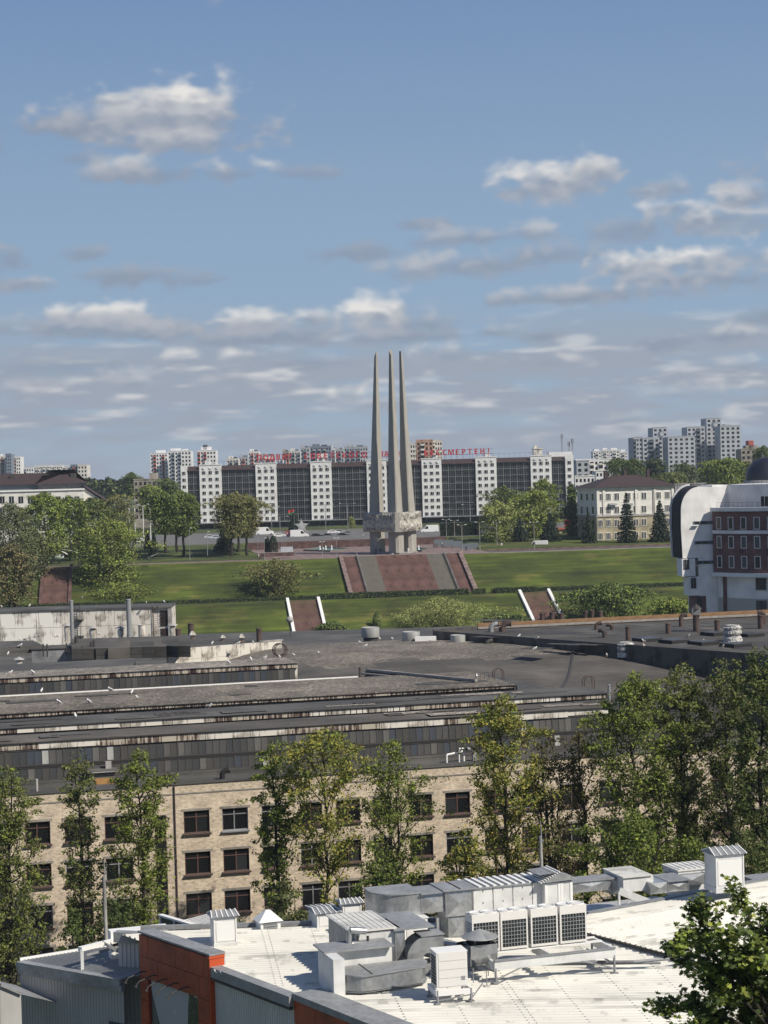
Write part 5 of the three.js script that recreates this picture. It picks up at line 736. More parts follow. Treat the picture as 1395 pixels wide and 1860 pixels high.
  { // white steel frame on the annex roof
    const fr = thing('steel_gantry', 'white painted steel portal frame on the grey annex roof', 'steel frame'); const a = onY(150, 1763, -2.2), b = onY(218, 1745, -2.2), up = 1.0; const g = new G();
    const a2 = a.clone().add(V(0, 1.05, 0)), b2 = b.clone().add(V(0.1, 1.0, -0.4)); g.bar(a, a2, 0.13, 0.13).bar(a2.clone().add(V(-0.1, 0, 0)), b2, 0.28, 0.2); g.mesh('portal', M.whitePaint, fr); const h = new G(); h.bar(a2.clone().lerp(b2, 0.5).add(V(0, 0.1, 0)), b.clone().add(V(0.6, 0.2, 0.5)), 0.12).bar(a2.clone().lerp(b2, 0.85).add(V(0, 0.12, 0)), b.clone().add(V(0.9, 0.4, 0.2)), 0.12).bar(a2.clone().add(V(0.2, -0.3, 0)), b2.clone().add(V(0, -0.35, 0)), 0.1); h.mesh('brace', M.galvDull, fr); }
  { const c0 = onY(-60, 1772, -4), c1 = at(36, 1806, 90), e = thing('grey_shed', 'grey gabled shed corner at the lower left edge', 'shed'); const a = at(-60, 1768, 91), b = at(0, 1790, 91), c = at(38, 1806, 91.5), g = new G(); g.face(a.clone().setY(-13), b.clone().setY(-13), b, a).face(b.clone().setY(-13), c.clone().setY(-13), c, b); g.mesh('wall', M.darkCladding, e); const r = new G(); r.bar(a.clone().add(V(0, 0.05, 0)), b.clone().add(V(0, 0.05, 0)), 0.3, 0.12).bar(b.clone().add(V(0, 0.05, 0)), c.clone().add(V(0, 0.05, 0)), 0.3, 0.12); r.mesh('edge_trim', M.galvDull, e); new G().face(a, c, c.clone().add(V(1, -3, -9)), a.clone().add(V(1, -3, -9))).mesh('roof', M.galvDull, e); }
}
// ---- gear on the white roof
const RZ = SHOP.o, S = (x, y, z) => V(x, y, z);
function spot(px, py, y = RY + 0.04) { return onY(px, py, y); }
function ventChimney(label, px, py, pxr, top, o2 = {}) {              // a boxed white ventilation chimney with a ribbed hipped cap
  const p = spot(px, py, o2.y ?? RY + 0.02), d = -p.z, k = d / FOCAL, w = (pxr - px) * k, h = (py - top) * k, o = thing('vent_chimney', label, 'chimney', p, o2.deg ?? 14, 'boxed vent chimneys on the white roof');
  const W = w * 0.86, Dp = o2.deep || W * 0.9, cx = W * 0.5 + 0.05, y1 = h * 0.86;
  blockSpan('shaft', M.whiteMetal, o, cx - W / 2, cx + W / 2, 0, y1, -Dp, 0);
  blockSpan('front_panel', M.whitePaint, o, cx - W / 2 + 0.1, cx + W / 2 - 0.1, y1 * 0.2, y1 * 0.86, 0.0, 0.025); blockSpan('base_flashing', M.whiteMetal, o, cx - W / 2 - 0.04, cx + W / 2 + 0.06, 0, y1 * 0.14, -Dp - 0.04, 0.05); for (const x of [cx - W / 2 - 0.015, cx + W / 2 - 0.045]) blockSpan('corner_trim', M.whitePaint, o, x, x + 0.06, y1 * 0.14, y1, 0, 0.035);
  const g = new G(), ov = 0.14, x0 = cx - W / 2 - ov, x1 = cx + W / 2 + ov, z0 = -Dp - ov, z1 = ov, yb = y1 + 0.04, yt = yb + h * 0.13, zc = (z0 + z1) / 2; g.face(V(x0, yb, z1), V(x1, yb, z1), V(x1 - 0.1, yt, zc), V(x0 + 0.1, yt, zc)).face(V(x1, yb, z0), V(x0, yb, z0), V(x0 + 0.1, yt, zc), V(x1 - 0.1, yt, zc)).face(V(x0, yb, z0), V(x0, yb, z1), V(x0 + 0.1, yt, zc)).face(V(x1, yb, z1), V(x1, yb, z0), V(x1 - 0.1, yt, zc)).face(V(x0, yb, z0), V(x1, yb, z0), V(x1, yb, z1), V(x0, yb, z1)); g.mesh('cap', M.galvDull, o);
  const r = new G(), n = o2.ribs || 5; for (let i = 0; i <= n; i++) { const x = mix(x0 + 0.02, x1 - 0.02, i / n), xt = mix(x0 + 0.1, x1 - 0.1, i / n); r.bar(V(x, yb + 0.02, z1), V(xt, yt + 0.02, zc), 0.05, 0.04).bar(V(x, yb + 0.02, z0), V(xt, yt + 0.02, zc), 0.05, 0.04); } r.mesh('cap_ribs', M.whitePaint, o);
  return o;
}
ventChimney('white boxed vent chimney standing alone on the left of the white roof', 388, 1722, 436, 1659, { deg: 16 });
ventChimney('tallest white boxed vent chimney at the right edge of the roof', 1300, 1623, 1364, 1544, { y: 0.55, deg: 16, deep: 1.3 });
ventChimney('small white vent chimney just left of the big silver duct bend', 622, 1684, 662, 1637, { deg: 16 });
ventChimney('white vent chimney with a striped roof left of the small one by the duct', 575, 1688, 622, 1657, { deg: 16, deep: 1.8 });
{ // louvred turret
  const p = spot(474, 1690), o = thing('louvre_turret', 'small white louvred turret with pyramid roof on the far roof edge', 'vent', p, 20); blockSpan('body', M.whitePaint, o, 0, 1.0, -0.2, 0.38, -0.9, 0); for (let i = 0; i < 3; i++) block('louvre', M.galvDull, o, 0.5, 0.05 + i * 0.12, 0.02, 0.7, 0.05, 0.08, 0, 0.5); const g = new G(), a = V(-0.12, 0.38, 0.12), b = V(1.12, 0.38, 0.12), c = V(1.12, 0.38, -1.02), d = V(-0.12, 0.38, -1.02), t = [V(0.38, 0.86, -0.35), V(0.62, 0.86, -0.35), V(0.62, 0.86, -0.55), V(0.38, 0.86, -0.55)]; g.face(a, b, t[1], t[0]).face(b, c, t[2], t[1]).face(c, d, t[3], t[2]).face(d, a, t[0], t[3]).face(...t).face(d, c, b, a); g.mesh('pyramid_roof', M.whitePaint, o);
}
{ // glazed canopy behind the roof edge
  const a = at(291, 1662, 103), b = at(366, 1684, 100), c = at(386, 1680, 102), o = thing('glazed_canopy', 'dark glazed canopy with white frame behind the red portal', 'canopy', a, Math.atan2(-(b.z - a.z), b.x - a.x) * 180 / Math.PI), L = Math.hypot(b.x - a.x, b.z - a.z), dy = b.y - a.y;
  const g = new G(); g.bar(V(0, 0, 0), V(L, dy, 0), 0.28, 0.1).bar(V(0, -1.4, 0), V(0, 0, 0), 0.09); for (let i = 1; i < 4; i++) g.bar(V(L * i / 3, -1.5, 0), V(L * i / 3, dy * i / 3, 0), 0.07); g.mesh('frame', M.whitePaint, o); for (let i = 0; i < 3; i++) { const q = new G().face(V(L * i / 3 + 0.05, -1.5, -0.03), V(L * (i + 1) / 3 - 0.05, -1.5, -0.03), V(L * (i + 1) / 3 - 0.05, dy * (i + 1) / 3 - 0.05, -0.03), V(L * i / 3 + 0.05, dy * i / 3 - 0.05, -0.03)); q.mesh('pane', M.paneDark[2], o); }
  const r = new G(); for (let i = 0; i < 7; i++) { const x = L * (0.55 + i * 0.07); r.bar(V(x, dy * x / L + 0.04, 0), V(x + 0.9, dy * x / L + 0.35, -0.9), 0.09, 0.05); } r.mesh('roof_bars', M.whitePaint, o);
  new G().face(V(L * 0.5, dy * 0.5, -0.02), V(L * 1.05, dy * 1.05, -0.02), V(L * 1.05 + 0.95, dy + 0.3, -0.95), V(L * 0.5 + 0.95, dy * 0.5 + 0.3, -0.95)).mesh('roof_sheet', M.galvDull, o);
}
// -- large ductwork, all in one frame parallel to the plant
const level = (p, deg) => new Frame(p.clone().setY(0), deg);
const PL = level(spot(860, 1750), 18), PX = (px, py, z) => PL.hit(px, py, 'z', z);
function crossBox(name, mat, parent, x0, x1, y0, y1, z0, z1) {        // sheet metal duct length, its faces creased to a low pyramid from corner to corner
  const g = new G(), q = (a, b, c, d, n) => { const m = a.clone().add(b).add(c).add(d).multiplyScalar(0.25).addScaledVector(n, 0.09); g.face(a, b, m).face(b, c, m).face(c, d, m).face(d, a, m); };
  const P = (x, y, z) => V(x, y, z); q(P(x0, y0, z1), P(x1, y0, z1), P(x1, y1, z1), P(x0, y1, z1), V(0, 0, 1)); q(P(x1, y0, z0), P(x0, y0, z0), P(x0, y1, z0), P(x1, y1, z0), V(0, 0, -1)); q(P(x1, y0, z1), P(x1, y0, z0), P(x1, y1, z0), P(x1, y1, z1), V(1, 0, 0)); q(P(x0, y0, z0), P(x0, y0, z1), P(x0, y1, z1), P(x0, y1, z0), V(-1, 0, 0)); g.face(P(x0, y1, z1), P(x1, y1, z1), P(x1, y1, z0), P(x0, y1, z0)).face(P(x0, y0, z0), P(x1, y0, z0), P(x1, y0, z1), P(x0, y0, z1));
  for (const x of [x0, x1]) g.span(x - 0.02, x + 0.02, y0 - 0.03, y1 + 0.03, z0 - 0.03, z1 + 0.03); return g.mesh(name, mat, parent);
}
function bendFlat(name, mat, parent, pts, y0, y1, lid) {              // vertical walls along a plan outline, with a flat lid
  const g = new G(); for (let i = 0; i + 1 < pts.length; i++) g.face(V(pts[i][0], y0, pts[i][1]), V(pts[i + 1][0], y0, pts[i + 1][1]), V(pts[i + 1][0], y1, pts[i + 1][1]), V(pts[i][0], y1, pts[i][1])); g.mesh(name, mat, parent);
  const l = new G(), c = pts.reduce((a, p) => [a[0] + p[0] / pts.length, a[1] + p[1] / pts.length], [0, 0]), out = pts.map(([x, z]) => { const dx = x - c[0], dz = z - c[1], k = 1 + 0.1 / Math.hypot(dx, dz); return V(c[0] + dx * k, 0, c[1] + dz * k); }); for (const [y, s] of [[y1 + 0.02, 1], [y1 + 0.08, 1], [y0 - 0.03, 1]]) l.face(...out.map((p) => p.clone().setY(y))); for (let i = 0; i < out.length; i++) { const a = out[i], b = out[(i + 1) % out.length]; l.face(a.clone().setY(y1 + 0.02), b.clone().setY(y1 + 0.02), b.clone().setY(y1 + 0.08), a.clone().setY(y1 + 0.08)); } l.mesh('lid', lid || M.galvDull, parent);
}
{
  const gy = (px, py, z) => PX(px, py, z);
  // rear air handling unit: long white panelled box with standing seam roof; front face about z = -4.4
  const zA = -5.2, a = gy(859, 1615, zA), b = gy(1002, 1596, zA), lo = gy(859, 1668, zA).y, o = inFrame('air_handling_unit', 'long white panelled air handling unit at the back of roof plant', 'air handling unit', PL), x0 = a.x, x1 = b.x, y1 = a.y, dz = 2.0, n = 4;
  for (let i = 0; i < n; i++) { const m = blockSpan('panel', M.whiteMetal, o, mix(x0, x1, i / n) + 0.02, mix(x0, x1, (i + 1) / n) - 0.02, lo, y1, -0.03 + zA, zA + 0.005 * (i % 2)); }
  blockSpan('casing', M.greyPaint, o, x0 + 0.02, x1 - 0.02, lo - 0.7, y1 - 0.01, zA - dz, zA - 0.035); blockSpan('base_panel', M.whitePaint, o, x0 - 0.4, x1 + 0.2, gy(859, 1735, zA).y, lo - 0.03, zA - 1.6, zA + 0.12);
  const rv = new G(); for (let i = 0; i <= n * 2; i++) for (const k of [0.12, 0.5, 0.9]) rv.box(mix(x0, x1, i / (n * 2)), mix(lo, y1, k), zA + 0.01, 0.05, 0.07, 0.03); rv.mesh('fasteners', M.galvDull, o);
  blockSpan('roof_sheet', M.galvDull, o, x0 - 0.1, x1 + 0.1, y1, y1 + 0.05, zA - dz - 0.1, zA + 0.1); for (let i = 0; i <= 11; i++) block('roof_seam', M.whitePaint, o, mix(x0, x1, i / 11), y1 + 0.08, zA - dz / 2, 0.16, 0.05, dz + 0.1);
  // boxed white chimney joined to its right end
  const c0 = gy(988, 1602, zA + 0.35).x, c1 = gy(1040, 1602, zA + 0.35).x, cb = gy(1000, 1662, zA + 0.35).y, ct = gy(1000, 1604, zA + 0.35).y, ch = inFrame('vent_chimney', 'white boxed chimney with ribbed cap joined to the air handling unit', 'chimney', PL, 'boxed vent chimneys on the white roof');
  blockSpan('shaft', M.whiteMetal, ch, c0, c1, cb - 0.9, ct, zA - 0.9, zA + 0.35); for (const k of [0.02, 0.48, 0.56, 0.9]) blockSpan('corner_trim', M.whitePaint, ch, mix(c0, c1, k), mix(c0, c1, k + 0.09), cb, ct - 0.02, zA + 0.35, zA + 0.38);
  const cp = new G(), xm = (c0 + c1) / 2, e0 = c0 - 0.3, e1 = c1 + 0.25, zz0 = zA - 1.1, zz1 = zA + 0.5; cp.face(V(e0, ct + 0.45, zz1), V(xm, ct + 0.5, zz1), V(xm, ct + 0.5, zz0), V(e0, ct + 0.45, zz0)); cp.face(V(xm - 0.3, ct + 0.5, zz1), V(e1, ct + 0.1, zz1), V(e1, ct + 0.1, zz0), V(xm - 0.3, ct + 0.5, zz0)).face(V(c0 - 0.2, ct + 0.05, zz1), V(xm, ct + 0.5, zz1), V(xm, ct + 0.5, zz0), V(c0 - 0.2, ct + 0.05, zz0)).face(V(c0 - 0.2, ct + 0.05, zz1), V(e1, ct + 0.1, zz1), V(xm, ct + 0.5, zz1)); cp.mesh('cap', M.galvDull, ch); for (let i = 0; i <= 8; i++) { const g = mix(e0 + 0.15, xm, i / 8); block('cap_rib', M.whitePaint, ch, mix(c0 - 0.2, xm, i / 8), mix(ct + 0.08, ct + 0.53, i / 8), (zz0 + zz1) / 2, 0.06, 0.05, 1.7); }
  // silver ducts: square lengths and big bend left of the unit
  const d = inFrame('silver_duct', 'large silver sheet metal duct with a rounded bend at plant left', 'duct', PL), zB = zA + 0.15, u0 = gy(809, 1620, zB).x, u1 = gy(858, 1620, zB).x, v0 = gy(766, 1622, zB).x, yt = gy(830, 1618, zB).y, yb = gy(830, 1664, zB).y, yt2 = gy(790, 1624, zB).y, yb2 = gy(790, 1658, zB).y;
  crossBox('duct_length', M.galv, d, u0, u1, yb, yt, zB - 1.7, zB); blockSpan('lid', M.galvDull, d, u0 - 0.15, u1 + 0.15, yt + 0.03, yt + 0.09, zB - 1.85, zB + 0.15); blockSpan('lid_seam', M.iron, d, (u0 + u1) / 2, (u0 + u1) / 2 + 0.05, yt + 0.09, yt + 0.12, zB - 1.85, zB + 0.15);
  crossBox('duct_length', M.galv, d, v0, u0 - 0.03, yb2, yt2, zB - 1.55, zB - 0.1); blockSpan('lid', M.galvDull, d, v0 - 0.05, u0 - 0.1, yt2 + 0.035, yt2 + 0.09, zB - 1.7, zB + 0.1);
  crossBox('duct_length', M.galv, d, u0 + 0.15, u1 - 0.4, yb - 1.2, yb - 0.04, zB - 1.5, zB - 0.1);
  { const xl = gy(688, 1625, zB).x, r = (v0 - xl), pts = [[v0 - 0.01, zB - 0.1]]; for (let i = 0; i <= 14; i++) { const t = i / 14 * Math.PI / 2; pts.push([v0 - 0.45 - (r - 0.45) * Math.sin(t), zB - 0.1 - 1.15 * (1 - Math.cos(t))]); } pts.push([xl, zB - 2.2], [v0 - 0.01, zB - 2.2]); bendFlat('bend', M.galv, d, pts, yb2 - 0.12, yt2 + 0.06, M.galvDull); const e = gy(690, 1672, zB); blockSpan('support_plate', M.iron, d, xl - 0.3, v0 - 0.3, yb2 - 0.35, yb2 - 0.24, zB - 2, zB + 0.05); }
  const lg = new G(); for (const px of [795, 846]) { const p = gy(px, 1668, zB - 0.2); lg.span(p.x - 0.06, p.x + 0.06, RY, yb - 0.05, zB - 0.3, zB - 0.18); } lg.mesh('leg', M.greyPaint, d);
  // white low cabinets under the bend
  const wc = inFrame('plant_cabinet', 'low white plant cabinet below the silver duct bend', 'cabinet', PL); const w0 = gy(700, 1690, zA + 0.6), w1 = gy(777, 1690, zA + 0.6); blockSpan('body', M.whitePaint, wc, w0.x, w1.x, RY, gy(740, 1671, zA + 0.6).y, zA - 0.6, zA + 0.6); blockSpan('top', M.whiteMetal, wc, w0.x - 0.05, w1.x + 0.05, gy(740, 1671, zA + 0.6).y, gy(740, 1671, zA + 0.6).y + 0.05, zA - 0.65, zA + 0.65); blockSpan('door', M.whiteMetal, wc, mix(w0.x, w1.x, 0.5), w1.x - 0.1, RY + 0.2, gy(740, 1676, zA + 0.6).y, zA + 0.6, zA + 0.63);
}
{ // middle plant: pale flat topped unit with pipes, silver ducts and round elbow
  const o = inFrame('plant_unit', 'pale topped plant unit with insulated pipes on its left end', 'plant unit', PL), z1 = 0.2, z0 = -3.4, a = PX(642, 1678, z0), xl = PX(640, 1740, z1).x, xr = PX(728, 1700, z1).x, yt = PX(700, 1692, z1).y + 0.1, yb = RY + 0.35;
  blockSpan('casing', M.galvDull, o, xl, xr, yb, yt, z0, z1); blockSpan('top_sheet', M.whiteRoof, o, xl - 0.1, xr - 0.2, yt, yt + 0.06, z0 - 0.1, z1 + 0.08); for (let i = 0; i < 9; i++) block('top_rib', M.whiteMetal, o, mix(xl, xr - 0.3, i / 8), yt + 0.07, (z0 + z1) / 2, 0.04, 0.02, z1 - z0);
  for (let i = 0; i < 3; i++) { const x = mix(xl + 0.12, xr - 0.1, i / 3), w = (xr - xl) / 3 - 0.06; blockSpan('door_panel', M.whiteMetal, o, x, x + w, yb + 0.1, yt - 0.12, z1 + 0.002, z1 + 0.03); for (const k of [0.25, 0.7]) block('door_hinge', M.black, o, x + w - 0.06, mix(yb, yt, k), z1 + 0.05, 0.05, 0.14, 0.04); }
  const ins = new G(), P = (px, py, z = z1 + 0.4) => PX(px, py, z); ins.pipe([P(636, 1690), P(664, 1691)], 0.16, 12).pipe([P(638, 1716), P(664, 1715)], 0.16, 12).pipe([P(634, 1690), P(634, 1742)], 0.12, 10).pipe([P(646, 1716), P(646, 1740)], 0.11, 10).pipe([P(655, 1722), P(655, 1740)], 0.09, 8); ins.mesh('insulated_pipe', M.galv, o); const bk = new G(); bk.pipe([P(650, 1700), P(650, 1712)], 0.05, 6).pipe([P(668, 1700), P(668, 1738)], 0.06, 6); bk.box(P(652, 1722).x, P(652, 1722).y, z1 + 0.3, 0.3, 0.2, 0.3); bk.mesh('valve', M.iron, o);
  const d = inFrame('elbow_duct', 'silver duct with a dark lined rounded elbow in the plant middle', 'duct', PL), zf = z1 - 0.1, x0 = PX(702, 1700, zf).x, x1 = PX(765, 1700, zf).x, t2 = PX(740, 1701, zf).y;
  crossBox('duct_length', M.galv, d, xr - 0.3, PX(731, 1700, zf).x, RY + 0.5, yt - 0.1, z0 + 0.6, z1 + 0.16); blockSpan('lid', M.galvDull, d, xr - 0.4, x1 + 0.5, yt - 0.06, yt + 0.0, z0 + 0.5, z1 + 0.3);
  { // elbow curving down: profile in x-y swept in z
    const cx = PX(762, 1738, 0.9), R1 = 0.95, R0 = 0.2, za = 0.05, zb = 1.0, g = new G(), f = new G(), X = cx.x + 0.35, Y = cx.y - 0.05; const N = 14; for (let i = 0; i < N; i++) { const t0 = i / N * Math.PI / 2, t1 = (i + 1) / N * Math.PI / 2, q = (t, r, z) => V(X - r * Math.cos(t), Y + r * Math.sin(t), z); g.face(q(t0, R1, za), q(t0, R1, zb), q(t1, R1, zb), q(t1, R1, za)); f.face(q(t0, R0, zb), q(t1, R0, zb), q(t1, R1, zb), q(t0, R1, zb)); } g.mesh('elbow_back', M.darkBlue = std([0.06, 0.075, 0.1], 0.35, { metalness: 0.6 }), d); f.span(X, X + 0.75, Y + R0, Y + R1, za, zb - 0.002).span(X - R1, X - R0, Y - 0.35, Y, za, zb - 0.002); f.mesh('elbow', M.galv, d); blockSpan('lid', M.galvDull, d, X - 0.3, X + 0.8, Y + R1, Y + R1 + 0.05, za - 0.05, zb + 0.06); blockSpan('lower_duct', M.galvDull, d, X - R1 - 0.2, X + 1.1, Y - 0.75, Y - 0.37, za - 0.4, zb + 0.1);
    const bm = inFrame('duct_run', 'long dark roofed duct run behind the small outdoor unit', 'duct', PL), p = PX(764, 1700, -0.2), q = PX(852, 1722, 0.4); new G().bar(p, q, 1.1, 0.06).mesh('lid', M.galvDull, bm); new G().bar(p.clone().add(V(0.05, -0.42, 0)), q.clone().add(V(0, -0.42, 0)), 0.9, 0.72).mesh('casing', M.galvDull, bm); }
}
{ // front left duct: wide curved box over a white plinth, on a post
  const o = inFrame('front_duct', 'broad silver duct with rounded end nearest the roof edge', 'duct', PL), z1 = 3.1, z0 = 0.9, xl = PX(607, 1770, z1).x, xr = PX(713, 1800, z1).x, yt = PX(640, 1752, z1).y;
  const px0 = PX(607, 1745, z1), py0 = px0.y;
  blockSpan('white_housing', M.whiteMetal, o, xl, xl + 0.5, RY + 0.02, py0, z0 - 0.2, z1 - 0.1); blockSpan('housing_top', M.galvDull, o, xl - 0.05, PX(712, 1742, 1.4).x, py0, py0 + 0.07, z0 - 0.8, z0 + 0.9); blockSpan('housing_back', M.whiteMetal, o, xl + 0.5, PX(712, 1742, 1.4).x - 0.1, py0 - 0.9, py0, z0 - 0.6, z0 + 0.5); blockSpan('housing_side', M.galvDull, o, xl + 0.52, xl + 2.2, RY + 0.03, RY + 0.75, z0 + 0.3, z1 - 0.5);
  const r = PX(630, 1790, z1 + 0.5), pts = [[r.x - 0.15, z0 + 0.7]]; for (let i = 0; i <= 14; i++) { const t = i / 14 * Math.PI / 2; pts.push([r.x - 0.15 + 1.1 * (1 - Math.cos(t)), z0 + 0.7 + 1.7 * Math.sin(t)]); } pts.push([PX(790, 1780, z0 + 2.4).x - 0.4, z0 + 2.0], [PX(790, 1780, z0 + 2.4).x, z0 + 1.2], [PX(790, 1780, z0 + 2.4).x, z0 + 0.6]); const yl = PX(650, 1777, z1 + 0.3).y; bendFlat('bend', M.galv, o, pts, yl - 0.62, yl, M.galvDull); blockSpan('seam', M.iron, o, r.x + 1.2, r.x + 1.25, yl + 0.08, yl + 0.1, z0 + 0.5, z0 + 2.4);
  const p = PX(701, 1838, z0 + 2.3); new G().tube(V(p.x, RY, z0 + 2.2), V(p.x, yl - 0.6, z0 + 2.2), 0.035, 0.035, 8).box(p.x, RY + 0.07, z0 + 2.2, 0.35, 0.05, 0.35).mesh('post', M.greyPaint, o);
}
{ // the small outdoor unit on its stand
  const f = level(spot(800, 1822), 14), o = inFrame('outdoor_unit', 'single white air conditioner unit on a steel stand in front', 'air conditioner', f), k = 86 / FOCAL, x0 = f.hit(794, 1795, 'z', 0).x, x1 = f.hit(850, 1795, 'z', 0).x, y0 = f.hit(800, 1795, 'z', 0).y, y1 = f.hit(800, 1730, 'z', 0).y, W = x1 - x0, Dp = 0.95;
  blockSpan('casing', M.cream, o, x0, x1, y0, y1 - 0.04, -Dp, 0); blockSpan('top_cover', M.whitePaint, o, x0 - 0.02, x1 + 0.02, y1 - 0.04, y1, -Dp - 0.02, 0.02); for (let i = 0; i < 4; i++) blockSpan('front_panel', M.cream, o, x0 + 0.08, x1 - 0.03, mix(y0, y1, 0.03 + i * 0.24), mix(y0, y1, 0.03 + (i + 1) * 0.24) - 0.025, 0, 0.02); block('label_plate', M.greyPaint, o, x1 - 0.2, y0 + 0.35, 0.025, 0.16, 0.16, 0.01);
  for (let r = 0; r < 9; r++) for (let c = 0; c < 4; c++) block('side_slot', M.grille, o, x0 - 0.005, y0 + 0.15 + r * 0.135, -Dp + 0.2 + c * 0.18, 0.03, 0.1, 0.13);
  const g = new G(), yb = RY + 0.02; for (const [x, z] of [[x0 - 0.02, 0.1], [x1 + 0.1, 0.1], [x0 - 0.02, -1.2], [x1 + 0.1, -1.2]]) g.tube(V(x, yb, z), V(x, y0 - 0.08, z), 0.05, 0.05, 8).box(x, yb + 0.03, z, 0.22, 0.05, 0.22); g.mesh('stand_leg', M.greyPaint, o); const b = new G(); b.span(x0 - 0.08, x1 + 0.16, y0 - 0.3, y0 - 0.08, 0.05, 0.13).span(x0 - 0.08, x1 + 0.16, y0 - 0.3, y0 - 0.08, -1.25, -1.17).span(x0 - 0.08, x0, y0 - 0.3, y0 - 0.08, -1.17, 0.05).span(x1 + 0.08, x1 + 0.16, y0 - 0.3, y0 - 0.08, -1.17, 0.05); b.mesh('stand_beam', M.whitePaint, o); const c = new G(); c.bar(V(x0, yb + 0.15, 0.1), V(x1 + 0.1, y0 - 0.35, 0.1), 0.04).bar(V(x1 + 0.1, yb + 0.1, 0.1), V(x1 + 0.9, y0 - 0.2, -0.9), 0.04); c.mesh('stand_brace', M.greyPaint, o);
}
{ // round duct end with a mesh rain cap
  const f = level(spot(876, 1780), 18), o = inFrame('rain_cap_duct', 'curved silver exhaust hood with conical rain cap on thin legs', 'exhaust vent', f), x0 = f.hit(852, 1750, 'z', 0).x, x1 = f.hit(901, 1750, 'z', 0).x, yb = f.hit(876, 1756, 'z', 0).y, yt = f.hit(876, 1714, 'z', 0).y, g = new G(), N = 12, W = x1 - x0;
  const prof = []; for (let i = 0; i <= N; i++) { const t = i / N * Math.PI / 2; prof.push([0.5 - 0.9 * (1 - Math.cos(t)) * 0.45, yb + (yt - yb) * 0.4 * (1 - Math.cos(t)) , Math.sin(t)]); }
  for (let i = 0; i < N; i++) { const t0 = i / N, t1 = (i + 1) / N, P = (t, x) => { const a = t * Math.PI / 2; return V(x, yb + (yt - yb) * (1 - Math.cos(a)) * 0.75, -0.1 - 0.55 * (1 - Math.sin(a)) + 0.35); }; g.face(P(t0, x0), P(t0, x1), P(t1, x1), P(t1, x0)); } g.face(V(x0, yb + (yt - yb) * 0.75, 0.25), V(x1, yb + (yt - yb) * 0.75, 0.25), V(x1, yt, 0.25), V(x0, yt, 0.25)).span(x0, x0 + 0.03, yb + 0.1, yt, -0.7, 0.2).span(x1 - 0.03, x1, yb + 0.1, yt, -0.7, 0.2).span(x0, x1, yb, yt, -0.75, -0.7); g.mesh('hood', M.galv, o);
  const side = new G(); side.lathe([[0.02, 0], [0.42, 0.02], [0.46, 0.55], [0.46, 1.0]], V(x0 + 0.02, yb + 0.02, -0.25), 16); side.mesh('dark_side', M.darkBlue, o);
  const c = new G(); c.lathe([[0.8, 0], [0.78, 0.05], [0.06, 0.34], [0, 0.36]], V((x0 + x1) / 2, yt + 0.24, -0.25), 20); c.mesh('rain_cap', M.galvDull, o); const s = new G(); for (const [x, z] of [[x0 + 0.25, 0.1], [x1 - 0.25, 0.1], [x0 + 0.25, -0.6], [x1 - 0.25, -0.6]]) s.bar(V(x, yt, z), V(x, yt + 0.28, z), 0.04); s.mesh('cap_strut', M.galvDull, o); blockSpan('throat', M.black, o, x0 + 0.2, x1 - 0.2, yt - 0.02, yt + 0.14, -0.6, 0.1);
  const l = new G(); for (const [x, z] of [[x0 + 0.1, 0.2], [x1 - 0.1, 0.2], [x0 + 0.1, -0.7], [x1 - 0.1, -0.7], [x0 + 0.45, 0.9]]) l.tube(V(x, RY, z), V(x, yb + 0.05, z), 0.022, 0.022, 6); l.mesh('leg', M.greyPaint, o);
}
